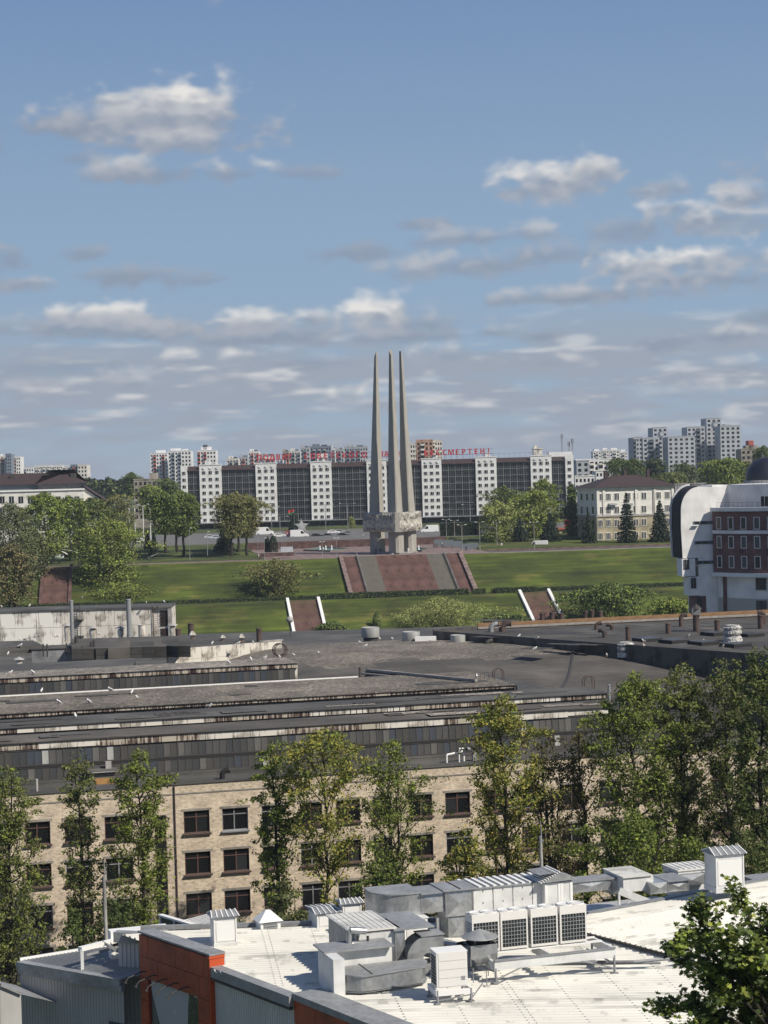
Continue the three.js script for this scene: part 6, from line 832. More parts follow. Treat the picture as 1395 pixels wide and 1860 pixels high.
// -- the four big outdoor units on a long steel platform
{
  const f = level(spot(898, 1785), 18), y0 = f.hit(890, 1731, 'z', -1.5).y;
  const pl = inFrame('steel_platform', 'long pale steel platform carrying four condenser units', 'platform', f), xa = f.hit(898, 1750, 'z', 0).x, xb = f.hit(1118, 1736, 'z', 0).x, yt = f.hit(900, 1746, 'z', 0).y, beam = 0.4;
  const b = new G(); b.span(xa, xb, yt - beam, yt, -0.06, 0.02).span(xa, xb, yt - 0.22, yt, -2.5, -2.42); for (const k of [0, 0.485, 1]) b.span(mix(xa, xb, k) - 0.06, mix(xa, xb, k) + 0.06, yt - beam + 0.01, yt - 0.01, -2.4, -0.07); b.mesh('beam', M.whiteMetal, pl); const t = new G(); t.span(xa, xb, yt, yt + 0.05, -0.1, 0.08); t.mesh('beam_flange', M.galvDull, pl);
  const sh = new G(); sh.span(xa, xb, yt - 0.02, yt + 0.05, -1.55, -1.4).span(xa, xb, yt - 0.02, yt + 0.05, -2.3, -2.2); sh.mesh('bearer', M.whitePaint, pl);
  const lg = new G(); for (const k of [0.01, 0.99]) for (const z of [-0.02, -2.4]) lg.tube(V(mix(xa, xb, k), RY - 0.2, z), V(mix(xa, xb, k), yt - 0.3, z), 0.055, 0.055, 8).box(mix(xa, xb, k), RY + 0.04 - 0.02 * 9 * k, z, 0.3, 0.06, 0.3); lg.mesh('leg', M.galvDull, pl);
  const br = new G(); br.bar(V(xa + 0.05, RY + 0.15, 0), V(xa + 1.2, yt - 0.4, 0), 0.05).bar(V(xb - 0.1, RY + 0.1, 0), V(xb - 1.6, yt - 0.4, 0), 0.05).bar(V(xb - 0.1, RY + 0.3, -0.1), V(xb - 0.5, yt - 0.4, -2), 0.05).bar(V(xa, RY + 0.5, -0.1), V(xa - 0.6, yt - 0.3, -1.8), 0.05); br.mesh('brace', M.galvDull, pl);
  const zf = -1.35, W = 1.27, H = 1.68, Dp = 0.8, yB = yt + 0.06, pos = [[858, 'leftmost, partly hidden behind the rain cap'], [910, 'second from left'], [965, 'third from left'], [1018, 'rightmost']];
  const proto = new THREE.Group(); proto.name = 'condenser_unit';
  blockSpan('top_shroud', M.cream, proto, 0, W, H - 0.36, H, -Dp, 0); blockSpan('core', M.black, proto, 0.03, W - 0.03, 0.12, H - 0.36, -Dp + 0.03, -0.06); blockSpan('base_rail', M.cream, proto, 0, W, 0.04, 0.14, -Dp, 0); for (const [x, z] of [[0, -0.08], [W - 0.07, -0.08], [0, -Dp], [W - 0.07, -Dp]]) blockSpan('corner_post', M.cream, proto, x, x + 0.07, 0.14, H - 0.36, z, z + 0.08);
  blockSpan('coil', M.grille, proto, 0.07, W - 0.07, 0.14, H - 0.36, -0.075, -0.05); { const g = new G(); for (let i = 1; i < 8; i++) { const x = mix(0.07, W - 0.07, i / 8); g.span(x - 0.011, x + 0.011, 0.14, H - 0.36, -0.045, -0.01); } for (let i = 1; i < 7; i++) { const y = mix(0.14, H - 0.36, i / 7); g.span(0.07, W - 0.07, y - 0.011, y + 0.011, -0.048, -0.012); } g.mesh('guard_grid', M.galvDull, proto); }
  { const g = new G(); for (let i = 1; i < 5; i++) { const z = mix(-Dp + 0.08, -0.08, i / 5); g.span(-0.005, 0.02, 0.14, H - 0.36, z - 0.014, z + 0.014); } for (let i = 1; i < 9; i++) { const y = mix(0.14, H - 0.36, i / 9); g.span(-0.004, 0.021, y - 0.014, y + 0.014, -Dp + 0.08, -0.08); } g.mesh('side_grid', M.cream, proto); }
  { const g = new G(); g.lathe([[0.36, H], [0.38, H + 0.04], [0.33, H + 0.045], [0.3, H]], V(W * 0.3, 0, -Dp / 2), 20).lathe([[0.36, H], [0.38, H + 0.04], [0.33, H + 0.045], [0.3, H]], V(W * 0.72, 0, -Dp / 2), 20); g.mesh('fan_ring', M.whiteMetal, proto); }
  for (const [px, where] of pos) { const x = f.hit(px, 1700, 'z', zf).x, p = f.world(x, yB, zf); p.y = yB + f.o.y; const c = proto.clone(); c.name = numbered('condenser_unit'); c.position.copy(p); c.rotation.y = f.deg * Math.PI / 180; scene.add(c); tag(c, `white condenser unit with dark grille on the platform, ${where}`, 'air conditioner', 'four condenser units on the steel platform'); }
  // bits behind them
  const tr = inFrame('open_tray', 'small dark open metal tray lying behind the condenser units', 'tray', f), q = f.hit(935, 1662, 'z', -3.2); blockSpan('rim', M.greyPaint, tr, q.x - 0.5, q.x + 0.5, q.y, q.y + 0.08, -3.5, -3.0); blockSpan('inside', M.iron, tr, q.x - 0.42, q.x + 0.42, q.y + 0.081, q.y + 0.1, -3.4, -3.1);
  const p = f.hit(1016, 1655, 'z', -4), mv = inFrame('mushroom_vent', 'small grey conical roof vent behind the air handling unit', 'vent', new Frame(at(931, 1598, 108), 0)); const mg = new G(); mg.lathe([[0.35, -1.5], [0.35, -0.1], [0.5, -0.1], [0.62, -0.02], [0.1, 0.22], [0, 0.24]], V(0, 0, 0), 18); mg.mesh('cap', M.galvDull, mv);
}
{ // ducts over the lower roof at right
  const f = new Frame(at(1040, 1610, 101.5), 18), o = inFrame('rear_duct', 'silver duct running along the rear roof to a white box', 'duct', f), X = (px, py, z = 0) => f.hit(px, py, 'z', z), a = X(1036, 1612), b = X(1112, 1600);
  crossBox('duct_length', M.galv, o, a.x, b.x - 0.02, X(1070, 1611).y - 0.25, X(1070, 1600).y, -1, 0); crossBox('duct_length', M.galv, o, b.x, X(1140, 1600).x, X(1120, 1620).y - 0.1, X(1120, 1597).y, -1.1, 0.05); blockSpan('lid', M.galvDull, o, a.x, X(1140, 1600).x, X(1120, 1597).y + 0.03, X(1120, 1597).y + 0.1, -1.1, 0.1);
  const w = inFrame('duct_box', 'white ribbed top duct box on a steel frame, rear right', 'duct', f), z = 1.2; blockSpan('casing', M.whiteMetal, w, X(1138, 1600, z).x, X(1180, 1600, z).x + 0.4, X(1160, 1622, z).y, X(1160, 1599, z).y + 0.1, -1.6, z - 0.4); blockSpan('top_sheet', M.whiteRoof, w, X(1138, 1600, z).x - 0.05, X(1190, 1600, z).x, X(1160, 1599, z).y + 0.1, X(1160, 1599, z).y + 0.16, -1.7, z - 0.3);
  crossBox('duct_length', M.galv, w, X(1182, 1620, z).x, X(1214, 1620, z).x, X(1200, 1623, z).y, X(1200, 1603, z).y, -0.4, z); crossBox('duct_length', M.galv, w, X(1215, 1620, z).x, X(1252, 1620, z).x, X(1230, 1620, z).y, X(1230, 1602, z).y, -0.6, z - 0.1); blockSpan('lid', M.galvDull, w, X(1212, 1603, z).x, X(1254, 1603, z).x, X(1230, 1602, z).y + 0.03, X(1230, 1602, z).y + 0.08, -0.7, z + 0.05); crossBox('duct_length', M.galv, w, X(1253, 1620, z).x, X(1304, 1620, z).x, X(1270, 1618, z).y, X(1270, 1598, z).y, -1.6, -0.2);
  const s = inFrame('duct_gantry', 'white steel frame under the rear duct box', 'steel frame', f), g = new G(); const p = X(1124, 1618, z), q = X(1186, 1642, z + 0.2), r = X(1260, 1630, z); g.bar(p, q, 0.12, 0.36).bar(q, r, 0.12, 0.4).bar(p.clone().add(V(0, -0.2, 0)), V(p.x, p.y - 1.3, p.z), 0.1).bar(q, V(q.x, q.y - 0.7, q.z), 0.14).bar(V(p.x + 0.1, p.y - 1.2, p.z), p.clone().lerp(q, 0.4), 0.06); g.mesh('beam', M.whiteMetal, s);
  const wb = inFrame('plant_box', 'white flat topped plant box beside the tall right chimney', 'plant box', f), z2 = -0.6; blockSpan('casing', M.whiteMetal, wb, X(1232, 1600, z2).x, X(1300, 1600, z2).x, X(1250, 1612, z2).y - 0.6, X(1250, 1581, z2).y, -2.4, z2); blockSpan('top_sheet', M.whiteRoof, wb, X(1232, 1600, z2).x - 0.05, X(1300, 1600, z2).x, X(1250, 1581, z2).y, X(1250, 1581, z2).y + 0.06, -2.5, z2 + 0.08); for (let i = 0; i < 7; i++) { const x = mix(X(1236, 1600, z2).x, X(1296, 1600, z2).x, i / 6); block('top_rib', M.whitePaint, wb, x, X(1250, 1581, z2).y + 0.08, -1.5, 0.05, 0.04, 1.8); }
  const g2 = inFrame('grey_duct', 'grey flat duct right of the tall vent chimney', 'duct', f); blockSpan('casing', M.galvDull, g2, X(1366, 1600, 0).x, X(1366, 1600, 0).x + 5, X(1370, 1612, 0).y - 0.2, X(1370, 1598, 0).y, -1, 0); blockSpan('lid', M.galvDull, g2, X(1366, 1600, 0).x - 0.05, X(1366, 1600, 0).x + 5, X(1370, 1598, 0).y + 0.002, X(1370, 1598, 0).y + 0.05, -1.1, 0.1);
}

// ---------------------------------------------------------------- the curved white and maroon building at the right
M.maroon = std([0.215, 0.108, 0.1], 0.8, { map: resize(T.mottle, 5) }); M.paleGrey = std([0.86, 0.845, 0.82], 0.85, { map: resize(T.soft, 9) });
{
  const f = new Frame(at(1293, 1000, 357), 4), o = inFrame('curved_building', 'white building with a curved dark roof edge and bowed maroon facade', 'building', f), Y = (py, px = 1293) => f.hit(px, py, 'z', 0).y, X = (px, py = 1000) => f.hit(px, py, 'z', 0).x, B = -19;
  // plain white wing wall whose upper left corner is a quarter curve, covered by a dark curved roof
  const top = Y(884), xr = X(1320), pts = [[X(1240, 1010), Y(1014, 1240)], [X(1237, 960), Y(960, 1237)]]; const c0 = [X(1237, 930), Y(928, 1237)], c1 = [X(1268, 888), top]; for (let i = 0; i <= 12; i++) { const t = i / 12 * Math.PI / 2; pts.push([c1[0] - (c1[0] - c0[0]) * Math.cos(t), c0[1] + (c1[1] - c0[1]) * Math.sin(t)]); } pts.push([xr, top], [xr, B], [X(1268), B], [X(1268), Y(1014, 1240)]);
  const shp = new THREE.Shape(pts.map(([x, y]) => new THREE.Vector2(x, y))), ex = new THREE.ExtrudeGeometry(shp, { depth: 9, bevelEnabled: false }); ex.translate(0, 0, -9); new G().add(ex).mesh('wing_wall', M.paleGrey, o);
  const rf = new G(), out = pts.slice(0, 15), nrm = out.map((p, i) => { const a = out[Math.max(0, i - 1)], b = out[Math.min(out.length - 1, i + 1)], l = Math.hypot(b[0] - a[0], b[1] - a[1]); return [-(b[1] - a[1]) / l, (b[0] - a[0]) / l]; });
  const roofBack = -6.8, lipIn = 0.03, lipOut = 0.25; for (let i = 0; i + 1 < out.length; i++) { const P = (k, t, z) => V(out[k][0] + nrm[k][0] * t, out[k][1] + nrm[k][1] * t, z); rf.face(P(i, lipOut, -0.35), P(i + 1, lipOut, -0.35), P(i + 1, lipOut, roofBack), P(i, lipOut, roofBack)).face(P(i, lipIn, -0.35), P(i + 1, lipIn, -0.35), P(i + 1, lipOut, -0.35), P(i, lipOut, -0.35)); } rf.face(V(out[0][0] - 0.25, out[0][1], -0.3), V(out[0][0], out[0][1], -0.3), V(out[0][0], out[0][1], roofBack), V(out[0][0] - 0.25, out[0][1], roofBack)); rf.mesh('curved_roof', std([0.011, 0.013, 0.02], 0.85), o);
  const rim = new G(); for (let i = 0; i + 1 < out.length; i++) { const P = (k) => V(out[k][0] + nrm[k][0] * 0.3, out[k][1] + nrm[k][1] * 0.3, roofBack); rim.bar(P(i), P(i + 1), 0.5, 0.5); } rim.mesh('rear_rim', M.plasterWhite, o);
  // stepped window boxes under the wing
  const bay = (px0, px1, y0, y1, wx, m, nm) => { blockSpan('bay', m, o, X(px0, y0), X(px1, y0) + 0.9, Y(y1, px0), Y(y0, px0), -4, 0.0 + nm); const w = new THREE.Group(); put(w, 'window', o); blockSpan('pane', M.paneDark[1], w, X(wx), X(wx) + 0.95, Y(y0 + (y1 - y0) * 0.62, px0), Y(y0 + 1.5, px0), nm, nm + 0.06); for (const k of [0, 0.5, 1]) blockSpan('frame', M.greyPaint, w, X(wx) + k * 0.93 - 0.04, X(wx) + k * 0.93 + 0.04, Y(y0 + (y1 - y0) * 0.62, px0), Y(y0 + 1.5, px0), nm + 0.06, nm + 0.1); };
  bay(1238, 1253, 1015, 1047, 1241, M.paleGrey, 0.25); bay(1250, 1263, 1048, 1082, 1253, M.paleGrey, 0.2); bay(1260, 1273, 1083, 1122, 1263, M.maroon, 0.1);
  for (const [py, a, b] of [[949, 1260, 1293], [985, 1262, 1293], [1021, 1263, 1293]]) { blockSpan('strip_window', M.panelDark, o, X(a), X(b) + 0.6, Y(py + 3), Y(py - 3), 0.005, 0.07); blockSpan('pane', M.paneDark[0], o, X(a) + 0.3, X(a) + 1.1, Y(py + 2), Y(py - 2), 0.07, 0.1); blockSpan('pane', M.paneDark[0], o, X(a + 14), X(a + 25), Y(py + 2), Y(py - 2), 0.07, 0.1); blockSpan('ledge', M.plasterWhite, o, X(a) - 0.2, X(a) + 0.9, Y(py + 5.2), Y(py + 4.6), 0, 0.5); }
  // bowed maroon front: stands towards the camera, its normals swing from -64 to -30 degrees
  const R0 = 30, a0 = -66, C = [0, 0], arc = (deg, r = R0) => { const t = deg * Math.PI / 180; return [C[0] + r * Math.sin(t), C[1] + r * Math.cos(t)]; }; { const s = arc(a0); C[0] = X(1294) - s[0]; C[1] = 0.6 - s[1]; }
  const A1 = -14, ring = (y0, y1, rr, name, mat, n = 30) => { const g = new G(); for (let i = 0; i < n; i++) { const p = arc(mix(a0, A1, i / n), rr), q = arc(mix(a0, A1, (i + 1) / n), rr), pi = arc(mix(a0, A1, i / n), rr - 1.2), qi = arc(mix(a0, A1, (i + 1) / n), rr - 1.2); g.face(V(p[0], y0, p[1]), V(q[0], y0, q[1]), V(q[0], y1, q[1]), V(p[0], y1, p[1])); for (const y of [y0, y1]) g.face(V(p[0], y, p[1]), V(q[0], y, q[1]), V(qi[0], y, qi[1]), V(pi[0], y, pi[1])); } const p = arc(a0, rr), q = arc(a0, rr - 4); g.face(V(p[0], y0, p[1]), V(p[0], y1, p[1]), V(q[0] + 1, y1, q[1]), V(q[0] + 1, y0, q[1])); return g.mesh(name, mat, o); };
  const yA = Y(929), yB = Y(963), yC = Y(969), yD = Y(1039), yE = Y(1046);
  ring(yA + 0.02, Y(922), R0 + 0.5, 'cornice', M.paleGrey); ring(yB + 0.01, yA, R0, 'maroon_wall', M.maroon); ring(yC, yB, R0 + 0.15, 'band', M.paleGrey); ring(yD, yC - 0.01, R0, 'maroon_wall', M.maroon); ring(yE, yD - 0.01, R0 + 0.45, 'cornice', M.paleGrey); ring(B, yE - 0.01, R0 - 0.9, 'base_wall', M.paleGrey); ring(B, Y(1085), R0 - 0.86, 'plinth_wall', std([0.44, 0.42, 0.38], 0.9));
  const rows = [[950, 6.2, 22], [984, 0, 22], [1019.5, 0, 22]], angs = [-62.5, -56.8, -51.3, -46, -40.9, -36, -31.2, -26.5, -22]; let n = 0;
  rows.forEach(([py]) => angs.forEach((d) => { const yc = Y(py), w = new THREE.Group(), p = arc(d, R0 + 0.02); w.position.set(p[0], yc, p[1]); w.rotation.y = d * Math.PI / 180; put(w, 'window', o); for (const [x0, x1, y0, y1] of [[-0.62, -0.5, -1.1, 1.1], [0.5, 0.62, -1.1, 1.1], [-0.5, 0.5, 0.98, 1.1], [-0.5, 0.5, -1.1, -0.98]]) blockSpan('frame', M.plasterWhite, w, x0, x1, y0, y1, 0, 0.12); blockSpan('pane', [M.paneDark[0], M.paneDark[3], M.paneDark[2], M.paneDark[1]][(n * 7 + (n >> 1)) % 4], w, -0.5, 0.5, -0.98, 0.98, 0.0, 0.05); n++; }));
  for (const [py, h] of [[1058, 1.0], [1098, 1.0]]) for (const d of [-46, -33.5, -22]) { const w = new THREE.Group(), p = arc(d, R0 - 0.84); w.position.set(p[0], Y(py), p[1]); w.rotation.y = d * Math.PI / 180; put(w, 'window', o); for (let k = 0; k < 3; k++) blockSpan('pane', M.paneDark[py > 1080 ? 2 : 1], w, -1.05 + k * 0.72, -0.4 + k * 0.72, -h, h, 0, 0.06); blockSpan('sill', M.greyPaint, w, -1.15, 1.2, -h - 0.12, -h, 0, 0.16); }
  { const p = arc(-62, R0 - 0.85), g = new G(); for (let y = B; y < yE - 1; y += 3) g.box(p[0], y + 1.5, p[1], 0.7, 2.98, 0.5, -1.1); g.mesh('corner_pilaster', M.maroon, o); }
  // set-back top storey with windows, ladder and railing
  const R2 = R0 - 3.2, tg = new G(); for (let i = 0; i < 24; i++) { const p = arc(mix(a0 + 1, A1, i / 24), R2), q = arc(mix(a0 + 1, A1, (i + 1) / 24), R2), y0 = Y(928), y1 = Y(880, 1340); tg.face(V(p[0], y0, p[1]), V(q[0], y0, q[1]), V(q[0], y1, q[1]), V(p[0], y1, p[1])); tg.face(V(p[0], y1, p[1]), V(q[0], y1, q[1]), V(q[0] + 6, y1, -14), V(p[0] + 6, y1, -14)); } tg.mesh('top_storey', M.paleGrey, o); const pe = arc(a0 + 1, R2); blockSpan('top_storey_end', M.paleGrey, o, X(1297), pe[0] + 0.3, Y(926), Y(881, 1300), -10, pe[1] + 0.02);
  for (const d of [-45.5, -32]) { const w = new THREE.Group(), p = arc(d, R2 + 0.02); w.position.set(p[0], Y(912), p[1]); w.rotation.y = d * Math.PI / 180; put(w, 'window', o); for (let k = 0; k < 3; k++) { blockSpan('pane', M.paneDark[0], w, -1.2 + k * 0.8, -0.55 + k * 0.8, -0.85, 0.85, 0, 0.06); blockSpan('mullion', M.whitePaint, w, -0.53 + k * 0.8, -0.44 + k * 0.8, -0.85, 0.85, 0, 0.1); } }
  { const p = arc(-38.8, R2 + 0.25), w = new THREE.Group(); w.position.set(p[0], 0, p[1]); w.rotation.y = -38.8 * Math.PI / 180; put(w, 'ladder', o); const g = new G(), ya = Y(925), yb = Y(875, 1360); for (const x of [-0.35, 0.35]) g.span(x - 0.05, x + 0.05, ya + 0.8, yb, -0.05, 0.05); for (let y = ya + 1; y < yb; y += 0.36) g.span(-0.35, 0.35, y, y + 0.06, -0.03, 0.03); g.mesh('rungs', M.iron, w); }
  const rl = new G(); for (let d = a0 + 2; d < A1; d += 2) { const p = arc(d, R0 - 0.3), q = arc(d + 2, R0 - 0.3); rl.bar(V(p[0], Y(922), p[1]), V(p[0], Y(922) + 0.9, p[1]), 0.04).bar(V(p[0], Y(922) + 0.9, p[1]), V(q[0], Y(922) + 0.9, q[1]), 0.04); const a = arc(d, R2 - 0.3), b = arc(d + 2, R2 - 0.3), yt = Y(880, 1340); rl.bar(V(a[0], yt, a[1]), V(a[0], yt + 0.7, a[1]), 0.04).bar(V(a[0], yt + 0.7, a[1]), V(b[0], yt + 0.7, b[1]), 0.04); } rl.mesh('railing', M.iron, o);
}

// ---------------------------------------------------------------- gear on the factory roofs
function mushroom(label, px, py, top, w, y, o2 = {}) {                // short drum with a spreading cap
  const p = onY(px, py, y), k = -p.z / FOCAL, H = (py - top) * k, r = w * k / 2, o = thing(o2.name || 'roof_vent', label, 'vent', p, 0, o2.group); const body = o2.body || M.stained, cap = o2.cap || M.galvDull;
  const g = new G();
  if (o2.kind === 'drum') { g.lathe([[r * 0.75, -0.4], [r * 0.75, H * 0.2], [r, H * 0.22], [r, H * 0.98], [r * 0.94, H], [r * 0.9, H * 0.9], [0, H * 0.86]], V(0, 0, 0), 24); g.mesh('drum', cap, o); const s = new G(); s.lathe([[r * 0.78, -0.4], [r * 0.78, H * 0.18]], V(0, 0, 0), 16); s.mesh('curb', M.iron, o); return o; }
  if (o2.kind === 'pipe') { g.tube(V(0, -0.5, 0), V(0, H, 0), r, r, 12); g.mesh('pipe', o2.body || M.rusty, o); const c = new G(); c.lathe([[r * 1.12, H - 0.12], [r * 1.15, H], [r * 0.9, H + 0.01], [r * 0.85, H - 0.2], [0, H - 0.25]], V(0, 0, 0), 12); c.mesh('rim', o2.body || M.rusty, o); return o; }
  if (o2.kind === 'cowl') { g.lathe([[r * 0.55, -0.4], [r * 0.5, H * 0.55], [r, H * 0.5], [r * 0.9, H * 0.62], [r * 0.35, H * 0.95], [0, H]], V(0, 0, 0), 14); g.mesh('cowl', cap, o); const s = new G(); s.lathe([[r * 0.8, 0], [r * 0.75, H * 0.35], [0, H * 0.36]], V(0, 0, 0), 12); s.mesh('base', M.rusty, o); return o; }
  g.lathe([[r * 0.5, -0.4], [r * 0.48, H * 0.28], [r * 0.62, H * 0.34], [r * 0.6, H * 0.7], [r * 0.4, H * 0.78]], V(0, 0, 0), 14); g.mesh('drum', body, o); const c = new G(); c.lathe([[r, H * 0.82], [r * 0.96, H * 0.86], [r * 0.1, H], [0, H]], V(0, 0, 0), 16); c.mesh('cap', o2.capMat || M.kerb, o); const s = new G(); for (let i = 0; i < 4; i++) { const a = i * 1.57 + 0.4; s.bar(V(r * 0.42 * Math.cos(a), H * 0.7, r * 0.42 * Math.sin(a)), V(r * 0.55 * Math.cos(a), H * 0.86, r * 0.55 * Math.sin(a)), 0.06); } s.mesh('strut', M.iron, o); return o;
}
function elbow(label, px, py, h, w, y, turn, mat = M.rusty, name = 'elbow_pipe') { const p = onY(px, py, y), k = -p.z / FOCAL, H = h * k, r = w * k / 2, o = thing(name, label, 'pipe', p, turn), g = new G(), pts = [V(0, -0.4, 0), V(0, H - r * 1.6, 0)]; for (let i = 1; i <= 6; i++) { const t = i / 6 * Math.PI / 2; pts.push(V(r * 1.8 * (1 - Math.cos(t)), H - r * 1.6 + r * 1.6 * Math.sin(t), 0)); } pts.push(V(r * 2.6, H, 0)); g.pipe(pts, r, 10); g.mesh('pipe', mat, o); const c = new G(), e = pts[pts.length - 1]; c.tube(e.clone().add(V(-0.05, 0, 0)), e.clone().add(V(0.06, 0, 0)), r * 1.15, r * 1.15, 10); c.mesh('rim', M.iron, o); return o; }
M.zinc = std([0.4, 0.4, 0.385], 0.6, { map: resize(T.soft, 0.5, 2) });
mushroom('wide grey drum vent left of three on the far vaulted roof', 673, 1162, 1139, 33, -4.0, { kind: 'drum', cap: M.zinc, group: 'grey drum vents on the vaulted roof' });
mushroom('wide grey drum vent in the middle of three on the far vaulted roof', 747, 1168, 1147, 32, -4.0, { kind: 'drum', cap: M.zinc, group: 'grey drum vents on the vaulted roof' });
mushroom('wide grey drum vent right of three, before the dark parapet', 832, 1174, 1153, 27, -4.05, { kind: 'drum', cap: M.zinc, group: 'grey drum vents on the vaulted roof' });
const capG = 'capped vents before the long concrete wall';
mushroom('leftmost capped vent, weeds at its foot, before the concrete wall', 122, 1160, 1131, 16, -5.1, { group: capG }); mushroom('second capped vent from the left before the concrete wall', 169, 1161, 1136, 21, -5.1, { group: capG }); mushroom('third capped vent from the left before the concrete wall', 220, 1162, 1137, 20, -5.1, { group: capG }); mushroom('capped vent at the right corner of the concrete wall', 314, 1158, 1131, 19, -5.1, { group: capG });
mushroom('short stone like chimney stub before the concrete wall', 258, 1158, 1134, 13, -5.1, { kind: 'pipe', body: M.stained }); mushroom('dark square headed stub right of the concrete wall corner', 324, 1161, 1142, 10, -5.1, { kind: 'pipe' });
mushroom('tall grey flue with capped top in front of the wall, left one', 131.5, 1164, 1090, 7, -5.2, { kind: 'pipe', body: M.galvDull }); mushroom('tall thicker grey flue in front of the wall, right one', 235.5, 1164, 1088, 9, -5.2, { kind: 'pipe', body: M.galvDull });
mushroom('weathered conical vent on the parapet roof, with a tall stub behind', 350, 1163, 1146, 15, -3.2, { kind: 'cowl', cap: M.stained }); mushroom('weathered conical vent in the middle of the parapet roof', 405, 1166, 1153, 12, -3.2, { kind: 'cowl', cap: M.stained }); mushroom('weathered conical vent on the right of the parapet roof', 439, 1168, 1151, 13, -3.2, { kind: 'cowl', cap: M.stained });
mushroom('tall rusty stub with wide head behind the left conical vent', 347, 1152, 1132, 11, -3.2, { kind: 'pipe' }); mushroom('tall rusty stub with wide head at the right of the parapet roof', 471, 1168, 1141, 10, -3.2, { kind: 'pipe' });
mushroom('grey ringed vent with a ball top at the left of the dark vault', 35, 1221, 1193, 20, -1.5, { capMat: M.zinc });
for (const [i, [px, py, t, w]] of [[79, 1186, 1170, 3], [86, 1187, 1170, 3], [121, 1183, 1168, 2.5], [129, 1183, 1172, 2.5], [139, 1181, 1156, 7], [150, 1186, 1174, 3], [165, 1185, 1166, 3], [171, 1185, 1163, 5], [120, 1213, 1201, 2.5]].entries()) mushroom(`thin dark standpipe on the left vault roofs, ${ORD[i]} counting from the left group`, px, py, t, w, -2.4, { kind: 'pipe', body: M.iron, name: 'standpipe' });
// right flat roof
const FR = -2.5, pg = 'rusty pipe stubs on the flat right roof';
for (const [i, [px, py, t, w]] of [[985, 1136, 1114, 8], [1003, 1135, 1112, 9], [1020, 1134, 1114, 9], [1064, 1132, 1110, 8], [1076, 1132, 1109, 8], [1091, 1132, 1110, 9]].entries()) mushroom(`rusty pipe stub standing behind the rear parapet of the flat roof, ${ORD[i]} from left`, px, py, t, w, FR, { kind: 'pipe', group: pg });
for (const [i, [px, py, t, w]] of [[1141, 1163, 1138, 9], [1214, 1151, 1132, 10], [1265, 1147, 1116, 12], [1303, 1148, 1126, 10], [1382, 1142, 1117, 11], [1099, 1157, 1147, 9]].entries()) mushroom(['slim rusty stub beside the wrapped vent on the flat roof', 'short rusty stub in the middle of the flat right roof', 'tall rusty stub with a boxed head near the maroon building foot', 'plain rusty stub between the boxed head stub and wrapped vent', 'rusty stub at the right frame edge of the flat roof', 'low rusty drum left of the slim stub on the flat roof'][i], px, py, t, w, FR, { kind: 'pipe', group: pg });
block('box_head', M.greyPaint, scene.children[scene.children.length - 4], 0, 2.9, 0, 1.3, 0.9, 1.1); { const g = new G(); g.lathe([[0.95, 3.36], [0, 4.1]], V(0, 0, 0), 4); g.mesh('box_roof', M.iron, scene.children[scene.children.length - 4]); }
elbow('rusty elbow pipe pointing right beside the tall boxed stub', 1237, 1138, 21, 8, FR, 10); elbow('rusty elbow pipe at the top right frame edge', 1388, 1134, 22, 8, FR, 180); elbow('dark low elbow pipe on the flat roof near rear parapet, left', 1083, 1144, 12, 7, FR, 0); elbow('dark low elbow pipe on the flat roof, right of the left one', 1112, 1144, 10, 8, FR, 170); elbow('dark fat elbow on the flat roof below the two low ones', 1098, 1158, 13, 8, FR, 150, M.iron);
elbow('ribbed grey elbow hose vent, left of the pair at the parapet', 892, 1148, 14, 10, FR, 10, M.galvDull, 'hose_vent'); elbow('ribbed rusty elbow hose vent, right of the pair at the parapet', 912, 1148, 16, 12, FR, 5, M.rusty, 'hose_vent'); elbow('dark elbow pipe sticking out of the front parapet', 884, 1174, 10, 8, -3.7, 20, M.iron);
elbow('black fat elbow duct lying on the ledge above the brick wall', 404, 1416, 17, 10, WALLTOP + 0.0, 12, M.black); 
{ // wrapped vents: canvas tied round a drum
  const wrap = (label, px, py, top, w, y) => { const p = onY(px, py, y), k = -p.z / FOCAL, H = (py - top) * k, r = w * k / 2, o = thing('wrapped_vent', label, 'vent', p), g = new G(), N = 26, Mm = 14; const P = (i, j) => { const a = i / N * 2 * Math.PI, t = j / Mm, rr = r * (0.9 + 0.16 * vnoise(i % N * 0.6, j * 0.7, 5) + 0.08 * Math.sin(a * 7 + j) - 0.22 * Math.exp(-(((t - 0.36) / 0.07) ** 2)) - 0.16 * Math.exp(-(((t - 0.72) / 0.06) ** 2))) * (t > 0.92 ? 0.75 : 1); return V(rr * Math.cos(a), t * H * (0.97 + 0.06 * vnoise(i % N * 0.9, 3, 8)), rr * Math.sin(a)); }; for (let i = 0; i < N; i++) for (let j = 0; j < Mm; j++) { const q = [P(i, j), P(i, j + 1), P(i + 1, j + 1), P(i + 1, j)]; g.face(q[0], q[1], q[2]); g.face(q[0], q[2], q[3]); } g.face(...Array.from({ length: N }, (_, i) => P(i, Mm))); g.mesh('canvas', std([0.62, 0.61, 0.58], 0.9, { map: resize(T.mottle, 2) }), o); const c = new G(); for (const t of [0.36, 0.72]) c.lathe([[r * 0.84, H * t - 0.04], [r * 0.88, H * t], [r * 0.84, H * t + 0.04]], V(0, 0, 0), 20); c.mesh('rope', M.greyPaint, o); };
  wrap('white canvas wrapped drum vent at the front parapet of the flat roof', 1137, 1193, 1166, 31, -4.0); wrap('white canvas wrapped drum vent on the flat roof at right', 1331, 1165, 1135, 33, FR);
}
